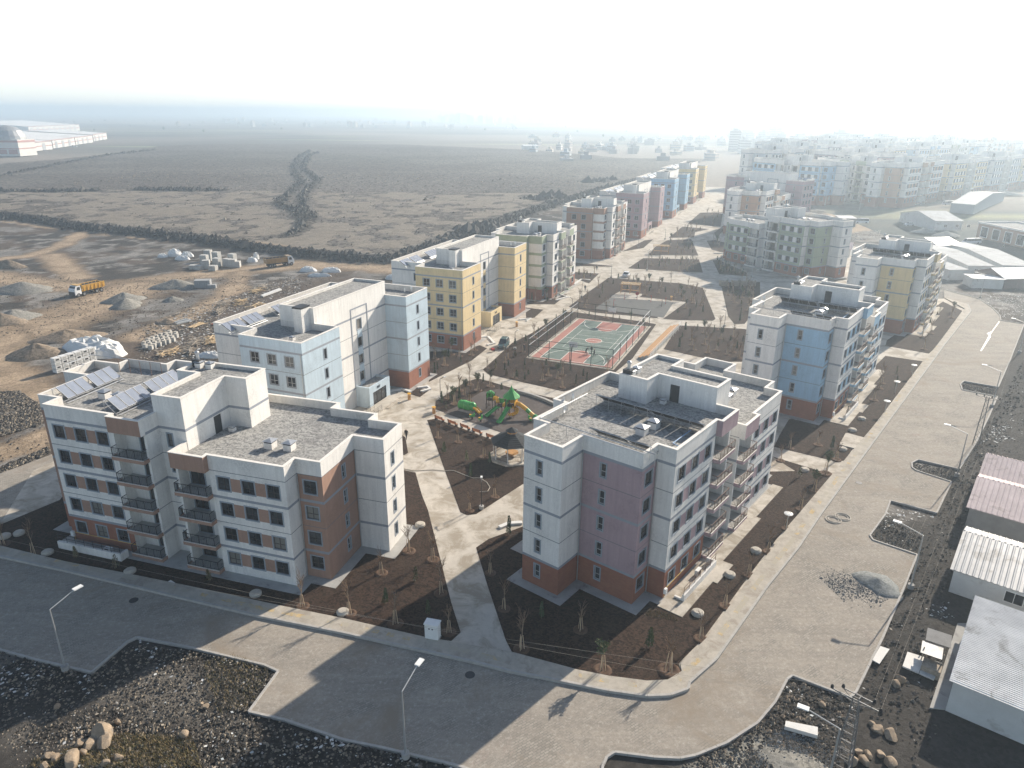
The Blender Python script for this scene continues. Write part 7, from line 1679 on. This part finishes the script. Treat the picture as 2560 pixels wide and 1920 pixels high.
a = MB(); a.box(-16, 0, 0, 16, 26, 15, WWHT); a.box(-16.3, -.3, 12.5, 16.3, 26.3, 14.2, WRED); a.box(-16.2, -.2, 6.5, 16.2, 26.2, 7.3, WRED); a.build('wall', t); a = MB(); a.lathe([(15, 15), (14.5, 18), (12, 23), (7.5, 26), (2, 27.5)], TIN_G, 20, (0, 13, 0)); a.build('dome', t)
for k in range(3): a = MB(); a.box(-14 + k * 10, -.3, 2, -6 + k * 10, -.05, 6, WRED); a.build('front_panel', t)
hshed('small white roofed farm shed out on the plain', at('c2', 1155, 450), at('c2', 1250, 450), 14, 5, 6, TIN_W, WALL_P, name='farm_shed')
cityc = [mat('city_%d' % i, c, .9, .1, .05) for i, c in enumerate(((.6, .58, .55), (.52, .45, .4), (.45, .48, .5), (.6, .52, .42), (.35, .33, .32)))]
b = MB(); rs = random.Random(12)
def tower_(x, y, w, d, h, a):
    M = Matrix.Translation((x, y, 0)) @ Matrix.Rotation(a, 4, 'Z'); m = rs.choice(cityc); b.box(-w / 2, -d / 2, -1, w / 2, d / 2, h, m, None, M)
    b.box(-w / 5, -d / 5, h, w / 5, d / 5, h + 3, m, None, M)
    if y < 1600:
        for k in range(int(h / 3)): b.box(-w / 2 - .1, -d / 2 - .1, 1.2 + k * 3, w / 2 + .1, d / 2 + .1, 2.4 + k * 3, cityc[4], None, M)
for _ in range(230): y = rs.uniform(900, 2600); x = rs.uniform(.28, .78) * y; tower_(x, y, rs.uniform(12, 22), rs.uniform(12, 18), rs.choice((9, 12, 15, 18, 24)), rs.uniform(0, 1.5))
for _ in range(200): y = rs.uniform(3300, 5000); x = rs.uniform(-.1, .5) * y; tower_(x, y, rs.uniform(18, 30), rs.uniform(15, 25), rs.choice((18, 24, 30, 39)), rs.uniform(0, 1.5))
for _ in range(60): y = rs.uniform(700, 1500); x = rs.uniform(.02, .3) * y; tower_(x, y, rs.uniform(6, 14), rs.uniform(6, 12), rs.choice((3, 4, 6)), rs.uniform(0, 1.5))
for _ in range(50): y = rs.uniform(2200, 3600); x = rs.uniform(-.45, .0) * y; tower_(x, y, rs.uniform(8, 14), rs.uniform(6, 12), rs.choice((4, 6, 9, 14)), rs.uniform(0, 1.5))
stuff(b.build('distant_city'), 'distant hazy city spread along the horizon')
tb = MB(); 
for _ in range(60):
    y = rs.uniform(1500, 3200); x = rs.uniform(-.75, .6) * y
    if y < 1150 and x < 60: continue
    r = rs.uniform(1.5, 3.5); n = 6; z0 = rs.uniform(.5, 1.5)
    tb.lathe([(r * .3, 0), (r, z0 + r * .4), (r * .9, z0 + r), (r * .4, z0 + r * 1.6), (.1, z0 + r * 1.8)], LEAF[3], n, (x, y, -.9))
stuff(tb.build('distant_trees'), 'far scattered trees on the hazy plain')

# ------------------------------------------------------------------ lift everything on to the rising ground
def _rise_np(y):
    u = np.clip((y - 200.0) / 180.0, 0, 1); return 4.0 * u * u * (3 - 2 * u)
for o_ in list(scn.objects):
    if o_.parent or o_.type in ('CAMERA', 'LIGHT'): continue
    if o_.type == 'EMPTY' or o_.location.length > 1e-3:
        o_.location.z += rise(o_.location.y)
    elif o_.type == 'MESH':
        me_ = o_.data; co = np.empty(len(me_.vertices) * 3); me_.vertices.foreach_get('co', co); co = co.reshape(-1, 3)
        if co[:, 1].max() > 200: co[:, 2] += _rise_np(co[:, 1]); me_.vertices.foreach_set('co', co.ravel()); me_.update()

# ------------------------------------------------------------------ haze
hb = MB(); hb.box(-5600, -90, -5.0, 5600, 7300, 64, WHITE)
hz = hb.build('haze'); stuff(hz); hz['label'] = 'pale sunlit haze lying over the plain'
hm = bpy.data.materials.new('haze_air'); hm.use_nodes = True; hn = hm.node_tree
for n_ in list(hn.nodes):
    if n_.type != 'OUTPUT_MATERIAL': hn.nodes.remove(n_)
pv = hn.nodes.new('ShaderNodeVolumePrincipled'); pv.inputs['Color'].default_value = (.74, .88, 1.0, 1); pv.inputs['Density'].default_value = HAZE_DENSITY
pv.inputs['Anisotropy'].default_value = HAZE_ANISO
hn.links.new(pv.outputs[0], hn.nodes['Material Output'].inputs['Volume'])
hz.data.materials.clear(); hz.data.materials.append(hm)
